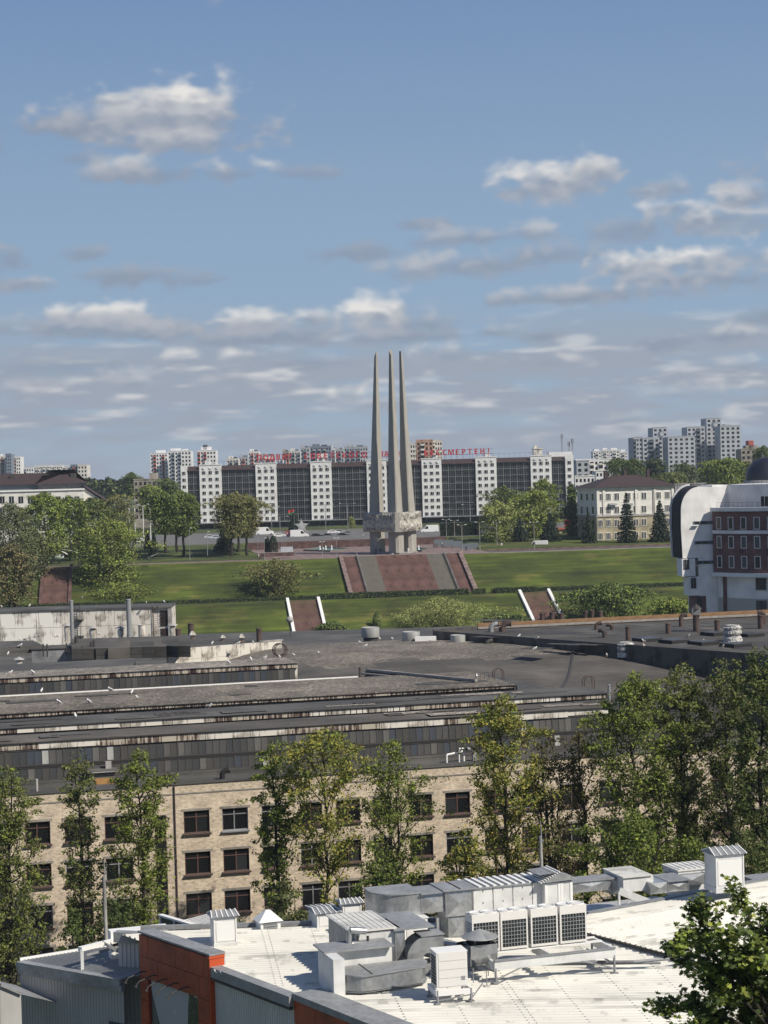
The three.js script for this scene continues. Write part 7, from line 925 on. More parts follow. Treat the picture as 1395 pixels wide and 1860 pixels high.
for (const [i, [px, py]] of [[1188, 1166], [1237, 1169], [1291, 1172], [1312, 1155], [1350, 1176], [1374, 1157]].entries()) { const p = onY(px, py, FR), o = thing('skylight', `low dark ribbed skylight on the flat right roof, ${['front row first', 'front row second', 'front row third', 'rear row left', 'front row fourth', 'rear row right'][i]}`, 'skylight', p, 28, 'skylights on the flat right roof'); blockSpan('curb', M.black, o, -1.5, 1.5, -0.05, 0.42, -3.2, 0); for (let k = 0; k < 4; k++) blockSpan('pane', M.paneDark[2], o, -1.4 + k * 0.72, -0.76 + k * 0.72, 0.422, 0.5, -3.1, -0.1); }
for (const [px, py, t, i] of [[907, 1228, 1214, 0], [1071, 1246, 1228, 1]]) { const p = onY(px, py, -1.0), k = -p.z / FOCAL, h = (py - t) * k, o = thing('ladder_hoop', `rusty ladder hoop rising over the ${['left', 'right'][i]} end of the lantern roofs`, 'ladder', p, 15), g = new G(); for (const z of [0, -0.7]) { const pts = []; for (let a = 0; a <= 8; a++) { const w = a / 8 * Math.PI; pts.push(V(-0.55 * Math.cos(w), h - 0.55 + 0.55 * Math.sin(w), z)); } g.pipe([V(-0.55, -0.5, z), ...pts, V(0.55, -0.5, z)], 0.05, 6); } g.mesh('hoop', M.rusty, o); }
{ const p = onY(877, 1234, -1.0), o = thing('guard_rail', 'small rusty guard rail beside the left ladder hoop', 'railing', p, 15), g = new G(); for (let i = 0; i < 5; i++) g.box(i * 0.5 - 0.8, 0.35, 0, 0.05, 0.7, 0.05); g.box(0.2, 0.7, 0, 2.1, 0.05, 0.05).box(0.2, 0.35, 0, 2.1, 0.04, 0.04); g.mesh('rails', M.rusty, o); }
mushroom('grey standpipe at the right end of the front lantern roof', 1107, 1275, 1243, 5, -1.3, { kind: 'pipe', body: M.galvDull, name: 'standpipe' }); mushroom('thin dark standpipe before the vaulted roof, left of the trough', 654, 1232, 1212, 4, -1.2, { kind: 'pipe', body: M.iron, name: 'standpipe' });
mushroom('short grey post on the ledge at the far left above the brick wall', 67, 1437, 1415, 5, WALLTOP, { kind: 'pipe', body: M.kerb, name: 'standpipe' });
{ const p = onY(186, 1424, WALLTOP), o = thing('roof_dormer', 'small dark dormer with an orange brick front on the ledge at left', 'dormer', p, 15); blockSpan('body', M.slate, o, -1, 1.1, 0, 1.1, -3, 0); blockSpan('front', std([0.42, 0.22, 0.08], 0.9, { map: T.mottle }), o, -0.7, 1.0, -0.1, 0.5, 0, 0.1); blockSpan('roof', M.slate, o, -1.3, 1.4, 1.1, 1.2, -3, 0.3); blockSpan('pale_edge', M.kerb, o, -1.3, 1.3, 1.02, 1.09, 0.3, 0.34); blockSpan('pale_chimney', M.kerb, o, 0.4, 0.9, 1.2, 1.8, -1, -0.6); }
{ const p = onY(833, 1384, WALLTOP), o = thing('pipe_manifold', 'pale tangled pipes and valves on the ledge above the wall', 'pipes', p, 15), g = new G(); g.pipe([V(-1.1, 0, 0), V(-1.1, 0.7, 0), V(0.6, 0.9, -0.3), V(0.6, 0, -0.3)], 0.09, 8).pipe([V(0, 0, 0.2), V(0, 1.2, 0.2), V(0.5, 1.2, 0)], 0.07, 8); g.mesh('pipe', M.whitePaint, o); const h = new G(); h.lathe([[0, 0.9], [0.25, 1.0], [0.25, 1.2], [0, 1.3]], V(0.9, 0, 0), 10).box(1.5, 0.4, 0, 0.4, 0.8, 0.4); h.mesh('valve', M.greyPaint, o); }
{ const p = onY(527, 1138, -3), o = thing('globe_lamp', 'pale round globe on a pipe at the foot of the left staircase', 'lamp', onY(527, 1150, -3)), g = new G(); g.lathe([[0, 1.6], [0.42, 1.75], [0.6, 2.15], [0.42, 2.55], [0, 2.7]], V(0, 0, 0), 14); g.mesh('globe', M.kerb, o); const q = new G(); q.tube(V(0, -0.6, 0), V(0, 1.65, 0), 0.07, 0.07, 6); q.mesh('post', M.iron, o); }
{ const p = onY(511, 1188, -1.6), o = thing('ladder_cage', 'round rusty ladder cage at the left end of the vaulted roof', 'ladder', p, 20), g = new G(); for (const z of [0, -0.6, -1.2]) { const pts = []; for (let a = 0; a <= 16; a++) { const w = a / 16 * 2 * Math.PI; pts.push(V(0.85 * Math.cos(w), 0.5 + 0.85 * Math.sin(w), z)); } g.pipe(pts, 0.06, 6); } for (let a = 0; a < 6; a++) { const w = a * 1.047; g.bar(V(0.85 * Math.cos(w), 0.5 + 0.85 * Math.sin(w), 0), V(0.85 * Math.cos(w), 0.5 + 0.85 * Math.sin(w), -1.2), 0.06); } g.mesh('cage', M.rusty, o); }
for (const [px, py, t, i] of [[194, 1712, 1590, 0], [985, 1590, 1518, 1]]) { const b = at(px, py, 118), k = 118 / FOCAL, h = (py - t) * k, o = thing('concrete_post', i ? 'thin pale concrete lamp post behind the white chimney' : 'tall pale concrete post before the left brick wall', 'post', b), g = new G(); g.tube(V(0, -6, 0), V(-0.05, h, 0), 0.14, 0.1, 8); g.mesh('shaft', M.kerb, o); const c = new G(); c.box(0, h - 0.3, 0, 0.3, 0.12, 0.12).tube(V(0, h, 0), V(-0.02, h + 0.9, 0), 0.04, 0.03, 6); c.mesh('head', M.greyPaint, o); }

// ---------------------------------------------------------------- trees, shrubs and hedges
M.leaf = new THREE.MeshPhysicalMaterial({ color: 0xffffff, roughness: 0.75, vertexColors: true, transmission: 0.3, thickness: 0, specularIntensity: 0.35 });
M.leafFar = std([1, 1, 1], 0.9, { vertexColors: true }); M.needle = std([1, 1, 1], 0.95, { vertexColors: true });
class Leaves {                                                       // many small folded leaves as one indexed geometry
  constructor() { this.p = []; this.n = []; this.c = []; this.i = []; }
  leaf(x, y, z, nx, ny, nz, ax, ay, az, len, wid, col) {
    const k = this.p.length / 3; let bx = ny * az - nz * ay, by = nz * ax - nx * az, bz = nx * ay - ny * ax; const l = Math.hypot(bx, by, bz) || 1; bx /= l; by /= l; bz /= l; const h = len / 2, w = wid / 2, f = wid * 0.18;
    this.p.push(x - ax * h, y - ay * h, z - az * h, x + bx * w + nx * f, y + by * w + ny * f, z + bz * w + nz * f, x + ax * h, y + ay * h, z + az * h, x - bx * w + nx * f, y - by * w + ny * f, z - bz * w + nz * f);
    for (let j = 0; j < 4; j++) { this.n.push(nx, ny, nz); this.c.push(...col); } this.i.push(k, k + 2, k + 1, k, k + 3, k + 2);
  }
  random(R, x, y, z, len, wid, col, up = 0.35, ox = 0, oy = 0, oz = 0) {
    let nx = R() * 2 - 1 + ox, ny = R() * 2 - 1 + up + oy, nz = R() * 2 - 1 + oz, l = Math.hypot(nx, ny, nz) || 1; nx /= l; ny /= l; nz /= l;
    let ax = R() * 2 - 1, ay = R() * 2 - 1.2, az = R() * 2 - 1; const d = ax * nx + ay * ny + az * nz; ax -= d * nx; ay -= d * ny; az -= d * nz; l = Math.hypot(ax, ay, az) || 1; this.leaf(x, y, z, nx, ny, nz, ax / l, ay / l, az / l, len, wid, col);
  }
  mesh(name, mat, parent) { const g = new THREE.BufferGeometry(); g.setAttribute('position', new THREE.Float32BufferAttribute(this.p, 3)); g.setAttribute('normal', new THREE.Float32BufferAttribute(this.n, 3)); g.setAttribute('color', new THREE.Float32BufferAttribute(this.c, 3)); g.setIndex(this.i); return put(new THREE.Mesh(g, mat), name, parent); }
}
const GREENS = { fresh: [[0.112, 0.142, 0.024], [0.076, 0.102, 0.02], [0.155, 0.172, 0.036]], olive: [[0.1, 0.112, 0.034], [0.07, 0.082, 0.026], [0.13, 0.13, 0.045]], deep: [[0.055, 0.075, 0.02], [0.038, 0.055, 0.016], [0.085, 0.105, 0.028]], yellow: [[0.17, 0.165, 0.035], [0.11, 0.12, 0.03], [0.24, 0.2, 0.045]], brown: [[0.1, 0.085, 0.035], [0.07, 0.06, 0.028], [0.13, 0.105, 0.045]], willow: [[0.16, 0.175, 0.055], [0.12, 0.135, 0.045], [0.2, 0.205, 0.075]], dark: [[0.016, 0.025, 0.014], [0.011, 0.017, 0.011], [0.026, 0.036, 0.019]], grey: [[0.062, 0.074, 0.03], [0.044, 0.054, 0.022], [0.085, 0.092, 0.042]] };
const pick = (R, set) => { const s = GREENS[set], a = s[R() < 0.5 ? 0 : R() < 0.55 ? 1 : 2], k = 1.4 + 0.7 * R(); return [a[0] * k, a[1] * k, a[2] * k * (0.8 + 0.4 * R())]; };
const SHAPES = { oval: (t) => Math.sin(Math.PI * (0.08 + 0.9 * t ** 0.85)) ** 0.75, round: (t) => Math.sqrt(Math.max(0, 1 - (t * 2 - 0.95) ** 2)), column: (t) => Math.min(1, t * 5 + 0.35) * (1 - 0.72 * t ** 2.2), spread: (t) => Math.min(1, 0.5 + t * 1.3) * Math.sqrt(Math.max(0, 1 - t ** 3)), bush: (t) => Math.sqrt(Math.max(0, 1 - t * t)) };
// o: x, z position; y0 ground; h height; r crown radius; low crown start (0..1); leaves, size, set, shape, seed, trunk radius, stems
function makeTree(parent, o) {
  const R = rng(o.seed), { h, r, low = 0.3, leaves: lv = 4000, size = 0.4, set = 'fresh', shape = 'oval', trunk = h * 0.013, stems = 1, limbs = 26, lean = 0.02, up = 0.55, clump = 0.13, droop = 0 } = o, prof = SHAPES[shape], wood = new G(), spots = [];
  const crownH = h * (1 - low), H0 = h * low, fill = o.fill ?? 0.55;
  const branch = (a, dir, len, rad, depth) => {
    let p = a.clone(), d = dir.clone(); const n = depth ? 3 : 4, pts = [p.clone()];
    for (let i = 0; i < n; i++) { d.add(V((R() - 0.5) * 0.5, 0.12 - droop * (i / n), (R() - 0.5) * 0.5)).normalize(); if (p.y + d.y * len / n > H0 + crownH * (0.98 - 0.4 * Math.min(1.2, (p.x * p.x + p.z * p.z) / (r * r))) - 0.06 * crownH * R()) d.setY(-Math.abs(d.y) * 0.25 - 0.05); p = p.clone().addScaledVector(d, len / n); pts.push(p.clone()); if (i > 0 || depth) spots.push([p, len, depth]); }
    for (let i = 0; i + 1 < pts.length; i++) wood.tube(pts[i], pts[i + 1], rad * (1 - i / n * 0.8), rad * (1 - (i + 1) / n * 0.8), depth ? 3 : 5, false);
    if (depth < 2 && len > h * 0.035) { const m = depth ? 2 : 4; for (let i = 0; i < m; i++) { const k = 1 + Math.floor(R() * (pts.length - 1)), q = d.clone().add(V((R() - 0.5) * 2, (R() - 0.35) * 1.3, (R() - 0.5) * 2)).normalize(); branch(pts[k], q, len * (0.3 + 0.28 * R()), rad * 0.4, depth + 1); } }
  };
  for (let s = 0; s < stems; s++) {
    const az = s / stems * 6.28 + R() * 2, off = stems > 1 ? r * 0.16 : 0, pts = [], N = 10; let x = off * Math.cos(az), z = off * Math.sin(az); const lx = (R() - 0.5) * lean * h + (stems > 1 ? 0.3 * r * Math.cos(az) : 0), lz = (R() - 0.5) * lean * h + (stems > 1 ? 0.3 * r * Math.sin(az) : 0), top = h * (stems > 1 ? 0.8 + 0.15 * R() : 0.95);
    for (let i = 0; i <= N; i++) { const t = i / N; pts.push(V(x + lx * t * t + (R() - 0.5) * trunk * 1.2, t * top - (i ? 0 : 0.4), z + lz * t * t + (R() - 0.5) * trunk * 1.2)); }
    for (let i = 0; i < N; i++) wood.tube(pts[i], pts[i + 1], trunk * (i ? 1 - 0.92 * i / N : 1.25), trunk * (1 - 0.92 * (i + 1) / N), 7, false);
    const nl = Math.ceil(limbs / stems); for (let i = 0; i < nl; i++) { const t = (i + R() * 0.8) / nl, y = H0 * 0.85 + (top - H0 * 0.85) * t * 0.97, k = y / top * N, i0 = Math.min(N - 1, Math.floor(k)), base = pts[i0].clone().lerp(pts[i0 + 1], k - i0), a = i * 2.4 + R() * 0.9, reach = Math.max(0.25, prof(clamp((y - H0) / crownH))) * r, el = up * (0.6 + 0.7 * R()); branch(base, V(Math.cos(a) * Math.cos(el), Math.sin(el), Math.sin(a) * Math.cos(el)), reach * (0.72 + 0.38 * R()) / Math.max(0.5, Math.cos(el)), trunk * (0.36 - 0.2 * t), 0); }
    spots.push([pts[N], r * 0.4, 1]);
  }
  const nf = Math.round(spots.length * fill); for (let i = 0; i < nf; i++) { const t = R(), a = R() * 6.283, q = r * prof(t) * Math.sqrt(0.2 + 0.8 * R()) * (0.86 + 0.28 * vnoise(a * 2.2, t * 6, o.seed)); spots.push([V(Math.cos(a) * q, H0 + crownH * t * 0.97, Math.sin(a) * q), r * 0.3, 2]); }
  const w = wood.mesh('trunk', o.barkMat || M.bark, parent);
  const L = new Leaves(), per = Math.max(3, Math.round(lv * (o.leafMat ? 0.92 : 1.9) / spots.length));
  for (const [p, len] of spots) {
    const cr = Math.max(size * 1.4, r * clump * (0.6 + 0.8 * R())), tone = 0.72 + 0.56 * R(), kind = o.mixSet && R() < 0.3 ? o.mixSet : set, m = Math.round(per * (0.3 + 1.4 * R()));
    for (let i = 0; i < m; i++) { let a = R() * 6.283, e = R() * 2 - 1, q = cr * Math.cbrt(R()), s = Math.sqrt(1 - e * e); const dx = Math.cos(a) * s, dz = Math.sin(a) * s, c = pick(R, kind), k = size * (0.45 + 1.15 * R() * R() + 0.3 * R()); L.random(R, p.x + dx * q, p.y + e * q * 0.7 - droop * cr * R() * 2.2, p.z + dz * q, k, k * 0.62, [c[0] * tone, c[1] * tone, c[2] * tone], 0.55, dx * 0.7, 0, dz * 0.7); }
  }
  L.mesh('crown', o.leafMat || M.leafFar, parent); return w;
}
const treeAt = (label, p, o, name = 'tree', category = 'tree', group) => { const t = thing(name, label, category, p, 0, group); makeTree(t, o); return t; };
// hill trees: centre px, crown top py, foot py, crown half width px, distance
function hillTree(label, px, top, foot, hw, D, o, name, category) { const p = at(px, foot, D), k = D / FOCAL; return treeAt(label, p, { h: (foot - top) * k, r: hw * k, size: 0.55, fill: 0.9, seed: Math.round(px * 31 + top), ...o }, name, category); }
hillTree('greyish half bare tree at the left frame edge below the white hall', 25, 912, 1098, 56, 500, { set: 'grey', leaves: 7200, low: 0.12, stems: 2, shape: 'oval', clump: 0.16 });
hillTree('tall green tree before the white hall, second from left edge', 85, 893, 1030, 44, 552, { set: 'fresh', mixSet: 'deep', leaves: 6800, low: 0.15, shape: 'oval' });
hillTree('dense green tree directly behind the exhibit helicopter', 128, 900, 1025, 42, 566, { set: 'deep', mixSet: 'fresh', leaves: 7000, low: 0.12, shape: 'round' });
hillTree('dark green tree between the hall roof and the large bushy tree', 172, 903, 1020, 44, 580, { set: 'deep', mixSet: 'olive', leaves: 6600, low: 0.12 });
hillTree('brownish tree at the far edge of the left tree group, by the lamps', 214, 895, 1010, 34, 600, { set: 'olive', mixSet: 'brown', leaves: 3200, low: 0.2, shape: 'round' });
hillTree('large light green bushy tree beside the dark maroon staircase', 198, 938, 1094, 64, 520, { set: 'fresh', mixSet: 'olive', leaves: 8200, low: 0.06, shape: 'round', stems: 3, clump: 0.15 });
hillTree('low light green shrub under the large bushy tree at left', 225, 1058, 1104, 52, 512, { set: 'fresh', mixSet: 'olive', leaves: 3000, low: 0.0, shape: 'bush', stems: 4, size: 0.42 }, 'shrub', 'shrub');
hillTree('grey brown bare shrub at the left frame edge above the concrete wall', 22, 985, 1100, 42, 470, { set: 'brown', mixSet: 'grey', leaves: 4200, low: 0.05, stems: 4, shape: 'bush' }, 'shrub', 'shrub');
hillTree('green shrub at the far left frame edge below the grey tree', 4, 1010, 1075, 26, 492, { set: 'fresh', leaves: 1500, low: 0.0, stems: 3, shape: 'bush' }, 'shrub', 'shrub');
hillTree('pale olive tree between the maroon stairs and the left frame edge', 58, 960, 1060, 40, 520, { set: 'grey', mixSet: 'olive', leaves: 3000, low: 0.1, stems: 2 });
for (const [i, [px, top, foot, hw]] of [[300, 893, 1002, 30], [334, 891, 1008, 33], [322, 898, 1000, 30]].entries()) hillTree(['full green tree left in the trio on the left lawn', 'full green tree right in the trio on the left lawn', 'full green tree at the back of the trio on the left lawn'][i], px, top, foot, hw, 566 + (i === 2 ? 22 : i * 6), { set: 'deep', mixSet: 'fresh', leaves: 5200, low: 0.3, shape: 'round', trunk: 0.42 });
for (const [i, [px, top, foot, hw]] of [[420, 897, 1008, 32], [448, 896, 1006, 31], [433, 893, 1000, 33]].entries()) hillTree(['bronze green tree left in the group before the long building', 'bronze green tree right in the group before the long building', 'bronze green tree at the back of the group before the long building'][i], px, top, foot, hw, 566 + (i === 2 ? 20 : i * 6), { set: 'olive', mixSet: 'brown', leaves: 3800, low: 0.28, shape: 'round', trunk: 0.4, up: 0.75 });
hillTree('solitary round olive tree on the terrace left of the grand staircase', 503, 1016, 1098, 52, 514, { set: 'olive', mixSet: 'brown', leaves: 4600, low: 0.1, shape: 'round', stems: 3, clump: 0.14 });
hillTree('broad light green willow below the grand staircase', 800, 1082, 1160, 74, 486, { set: 'willow', leaves: 14000, clump: 0.09, low: 0.0, shape: 'bush', stems: 5, droop: 0.5, size: 0.33, up: 0.7 }, 'willow_tree');
hillTree('light green weeping willow right of the plaza', 905, 906, 1000, 38, 606, { set: 'willow', mixSet: 'fresh', leaves: 6200, low: 0.06, shape: 'round', droop: 0.55 }, 'willow_tree');
hillTree('tall green tree behind the willow, with a lighter crown', 972, 888, 1000, 44, 618, { set: 'fresh', mixSet: 'willow', leaves: 6800, low: 0.1, shape: 'round' });
hillTree('tall bright green tree against the right end of the long building', 990, 868, 1000, 32, 640, { set: 'fresh', mixSet: 'deep', leaves: 5200, low: 0.2, shape: 'oval' });
hillTree('greyish green tree behind the willow at its left', 918, 882, 990, 34, 640, { set: 'grey', mixSet: 'fresh', leaves: 3600, low: 0.15, shape: 'round' });
hillTree('slim dark poplar left of the ochre building', 1041, 878, 992, 12, 620, { set: 'deep', leaves: 2800, low: 0.08, shape: 'column', limbs: 40, up: 1.1 }, 'poplar_tree');
hillTree('dense green shrub tree on the lower slope right of the right small staircase', 1106, 1058, 1142, 60, 490, { set: 'deep', mixSet: 'fresh', leaves: 9500, low: 0.0, shape: 'bush', stems: 6, up: 1.0, clump: 0.11 }, 'shrub', 'shrub');
hillTree('small light green shrub at the foot of the curved building', 1222, 1086, 1140, 34, 480, { set: 'fresh', leaves: 2400, low: 0, shape: 'bush', stems: 4 }, 'shrub', 'shrub');
hillTree('low dark shrub at the foot of the left small staircase', 603, 1131, 1155, 22, 486, { set: 'deep', leaves: 2200, low: 0, shape: 'bush', stems: 4 }, 'shrub', 'shrub'); hillTree('low dark shrub left of two by the right small staircase', 902, 1116, 1142, 20, 490, { set: 'deep', leaves: 1700, low: 0, shape: 'bush', stems: 4 }, 'shrub', 'shrub'); hillTree('low dark shrub close beside the right small staircase', 938, 1118, 1142, 20, 489, { set: 'deep', leaves: 1700, low: 0, shape: 'bush', stems: 4 }, 'shrub', 'shrub');
// trees of the far streets and the right hand greenery beyond the ochre building
for (const [label, px, top, foot, hw, D, set] of [['dark green tree on the right skyline left of the panel complex', 1125, 831, 905, 24, 860, 'deep'], ['tall green tree on the right skyline under the first panel tower', 1152, 832, 905, 26, 850, 'deep'], ['dark tree in front of the lift tower of the panel complex', 1192, 832, 895, 20, 900, 'dark'], ['grey green tree under the middle of the panel complex', 1245, 840, 905, 24, 860, 'grey'], ['large light green tree right of centre under the panel complex', 1300, 834, 905, 34, 800, 'fresh'], ['bright green tree behind the roof of the curved building', 1325, 830, 900, 28, 760, 'fresh'], ['green tree beyond the maroon roof of the ochre building', 1218, 858, 905, 34, 800, 'olive'], ['second olive tree beyond the ochre building roof', 1170, 868, 905, 30, 820, 'olive'], ['tree at the right frame edge behind the dark dome', 1390, 808, 900, 24, 820, 'deep'], ['tree before the low beige block at right', 1358, 838, 900, 20, 850, 'olive'], ['round dark tree right of the beige office block on the left skyline', 240, 858, 905, 16, 1000, 'deep'], ['dark green tree left of the long building, before its end', 305, 868, 930, 24, 860, 'deep'], ['green tree in front of the beige office block', 272, 880, 945, 22, 800, 'fresh']]) hillTree(label, px, top, foot, hw, D, { set, mixSet: 'deep', leaves: 2600, size: 0.75, low: 0.05, shape: 'round' });
{ // far wood on the left skyline and along the horizon: one mass
  const L = new Leaves(), R = rng(91), W = new THREE.Group(); tag(W, 'dark far-off wood closing the skyline between the buildings', 'wood', null, 'stuff'); W.name = 'wood'; scene.add(W);
  for (const [x0, x1, t0, t1, D, n] of [[140, 262, 866, 900, 1100, 2600], [-20, 330, 876, 905, 1500, 2600], [1040, 1400, 862, 905, 1300, 2600], [330, 1040, 850, 900, 2600, 1200]]) for (let i = 0; i < n; i++) { const px = mix(x0, x1, R()), edge = t0 + 5 * vnoise(px * 0.07, 3, 4) + 6 * vnoise(px * 0.21, 9, 2), py = mix(edge, t1, R() ** 1.2), p = at(px, py, D + R() * 60), c = pick(R, R() < 0.6 ? 'dark' : 'deep'); L.random(R, p.x, p.y, p.z, 2.6 * D / 1300 * (0.6 + R()), 2 * D / 1300, c, 0.3); }
  L.mesh('foliage', M.leafFar, W);
}
// spruces and clipped evergreens
function spruce(label, px, top, foot, hw, D, o = {}) { const p = at(px, foot, D), k = D / FOCAL, h = (foot - top) * k, r = hw * k, R = rng(Math.round(px * 7 + foot)), t = thing(o.name || 'spruce_tree', label, 'spruce', p, 0, o.group), L = new Leaves(); const g = new G(); g.tube(V(0, -0.5, 0), V(0, h * 0.97, 0), h * 0.018, 0.03, 6, false); g.mesh('trunk', M.bark, t);
  const n = o.n || 26, set = o.set || 'dark'; for (let i = 0; i < n; i++) { const q = (i + R() * 0.5) / n, y = h * (0.04 + 0.95 * q), rr = r * (1 - q) ** 0.85 + 0.12, m = Math.max(5, Math.round(13 * (1 - q) + 4)); for (let j = 0; j < m; j++) { const a = j / m * 6.283 + i * 1.3 + R() * 0.4, len = rr * (0.75 + 0.4 * R()), s = Math.max(4, Math.round(len / 0.22)); for (let k2 = 1; k2 <= s; k2++) { const f = k2 / s, c = pick(R, set), x = Math.cos(a) * len * f, z = Math.sin(a) * len * f, yy = y - len * 0.22 * f + (f > 0.7 ? 0.12 * len * (f - 0.7) : 0); for (let e = 0; e < 2; e++) { const b = a + (R() - 0.5) * 2.0; L.random(R, x, yy + (R() - 0.5) * 0.3, z, 0.55 + 0.3 * R(), 0.34, c, 0.5, Math.cos(b), 0, Math.sin(b)); } } } } L.mesh('crown', M.needle, t); return t; }
spruce('tall dark spruce in front of the ochre building, middle of three', 1140, 893, 994, 21, 588); spruce('dark spruce right of three, near the curved building', 1200, 908, 994, 24, 588); spruce('stout dark spruce left of three before the ochre building', 1070, 930, 994, 17, 590, { n: 20 });
spruce('dark spruce at the left edge of the white van bay', 1000, 930, 996, 24, 600, { n: 20 }); spruce('dark spruce under the willow, left of the white van', 945, 938, 997, 20, 602, { n: 18 });
spruce('small dark spruce at the left, in front of the trio', 280, 966, 1008, 8, 562, { n: 16 }); spruce('small dark spruce further back at left behind the trio', 268, 962, 998, 6, 590, { n: 14 }); spruce('wide dark evergreen behind the bronze trees', 408, 952, 1000, 20, 584, { n: 16 }); spruce('dark spruce in front of the shopfronts left of the spires', 535, 926, 962, 11, 770, { n: 16 });
function thuja(label, px, top, foot, hw, D, set = 'dark') { const p = at(px, foot, D), k = D / FOCAL, h = (foot - top) * k, r = hw * k, R = rng(Math.round(px * 3 + foot)), t = thing('thuja', label, 'thuja', p), L = new Leaves(), g = new G(); g.tube(V(0, -0.4, 0), V(0, h * 0.8, 0), 0.12, 0.04, 6, false); g.mesh('trunk', M.bark, t); for (let i = 0; i < 1300; i++) { const q = R() ** 0.8, rr = r * Math.min(1, 0.75 + q) * Math.sqrt(Math.max(0, 1 - q ** 2.6)) * (0.75 + 0.28 * R()), a = R() * 6.283, c = pick(R, set); L.random(R, rr * Math.cos(a), h * q, rr * Math.sin(a), 0.42, 0.2, c, 0.6, Math.cos(a), 0, Math.sin(a)); } L.mesh('crown', M.needle, t); }
thuja('slimmer clipped dark thuja of the pair left of the fountain', 486, 975, 1005, 5.5, 560); thuja('fatter clipped dark thuja of the pair left of the fountain', 497, 973, 1007, 8.5, 558); thuja('single dark thuja below the grand staircase on the lower lawn', 685, 1112, 1146, 8, 490, 'deep');
thuja('round clipped evergreen between the thuja and the shrubs', 1030, 955, 985, 9, 640, 'deep'); thuja('small green tree in front of the shopfronts, left of the spires', 638, 938, 958, 8, 770, 'olive');
// clipped hedges
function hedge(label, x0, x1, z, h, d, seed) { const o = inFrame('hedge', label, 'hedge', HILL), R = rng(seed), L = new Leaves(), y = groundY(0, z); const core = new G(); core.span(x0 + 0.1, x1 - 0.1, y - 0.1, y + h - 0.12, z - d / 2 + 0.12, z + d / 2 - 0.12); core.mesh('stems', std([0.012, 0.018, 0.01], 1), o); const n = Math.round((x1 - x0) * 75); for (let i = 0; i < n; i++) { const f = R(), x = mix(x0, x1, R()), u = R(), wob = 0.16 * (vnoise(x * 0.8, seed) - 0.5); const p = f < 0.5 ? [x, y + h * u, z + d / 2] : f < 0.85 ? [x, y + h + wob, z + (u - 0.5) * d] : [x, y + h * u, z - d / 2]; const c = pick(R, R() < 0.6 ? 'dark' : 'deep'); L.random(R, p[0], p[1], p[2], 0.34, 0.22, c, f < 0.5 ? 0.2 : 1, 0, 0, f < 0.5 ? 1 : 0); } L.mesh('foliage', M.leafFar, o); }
hedge('clipped hedge left of the grand staircase foot, towards the small staircase', -72, -17.5, 25.6, 0.9, 1.3, 1); hedge('long taller clipped hedge right in front of the grand staircase', -25, 13.6, 28.3, 1.45, 1.6, 2); hedge('short hedge piece at the right foot of the grand staircase', 14.6, 18.2, 27.4, 1.3, 1.5, 3); hedge('clipped hedge piece right of the grand staircase before the stair gap', 20.5, 31, 27.6, 1.4, 1.6, 4); hedge('long clipped hedge on the right along the terrace', 20, 78, 25.2, 0.95, 1.3, 5); hedge('long clipped hedge on the left terrace below the light green bush', -120, -74, 27.6, 1.3, 1.5, 6);

// ---- the row of young trees before the brick wall
const BASE = -20.4;
function rowTree(label, px, top, D, hw, o) { const g = at(px, 1500, D), p = V(g.x, BASE, g.z), yt = at(px, top, D).y; return treeAt(label, p, { h: yt - BASE, r: 1.04 * hw * D / FOCAL, size: 0.23, fill: 0.3, leafMat: M.leaf, seed: Math.round(px * 17 + top), lean: 0.05, ...o }, o.name || 'street_tree', o.cat || 'tree', undefined); }
rowTree('leafy tree cut by the left frame edge before the brick wall', 14, 1378, 146, 62, { set: 'olive', mixSet: 'fresh', leaves: 17000, low: 0.1, shape: 'column', limbs: 50, clump: 0.17 });
rowTree('slim sparse tree at left, first dark trunk from the left edge', 150, 1352, 158, 46, { set: 'olive', mixSet: 'deep', leaves: 8500, low: 0.2, shape: 'column', limbs: 36, up: 0.5 });
rowTree('taller leafy tree at left, in front of the stair strip', 258, 1350, 157, 60, { set: 'fresh', mixSet: 'olive', leaves: 15500, low: 0.2, shape: 'oval', limbs: 46 });
rowTree('slim tree right of the clear wall windows, left of the fork trunk', 507, 1335, 158, 48, { set: 'fresh', mixSet: 'deep', leaves: 9500, low: 0.34, shape: 'column', limbs: 34 });
rowTree('tree with a bare forked trunk left of centre', 592, 1312, 157, 80, { set: 'yellow', mixSet: 'fresh', leaves: 12500, low: 0.46, shape: 'spread', limbs: 30, trunk: 0.24, up: 0.85 });
rowTree('dense tree right of the forked trunk, centre of the wall', 716, 1335, 159, 66, { set: 'fresh', mixSet: 'olive', leaves: 10500, low: 0.36, shape: 'oval', limbs: 36, up: 0.75, stems: 2 });
rowTree('tall light tree just right of the clear upper window', 922, 1252, 158, 78, { set: 'yellow', mixSet: 'fresh', leaves: 19500, low: 0.3, shape: 'oval', limbs: 44 });
rowTree('reddish twiggy tree with few leaves right of the tall light tree', 1000, 1312, 160, 44, { set: 'brown', mixSet: 'olive', leaves: 4200, low: 0.34, shape: 'oval', limbs: 40, stems: 3, up: 1.0 });
rowTree('thin twiggy tree between the reddish tree and the big green one', 1062, 1306, 161, 36, { set: 'brown', mixSet: 'yellow', leaves: 3400, low: 0.35, shape: 'oval', limbs: 34, up: 0.95 });
rowTree('big full green tree right of centre with a dark straight trunk', 1158, 1212, 156, 88, { set: 'fresh', mixSet: 'olive', leaves: 24500, low: 0.3, shape: 'oval', limbs: 50 });
rowTree('tall tree with a pointed top right of the big green one', 1246, 1196, 160, 72, { set: 'olive', mixSet: 'fresh', leaves: 19000, low: 0.28, shape: 'oval', limbs: 44 });
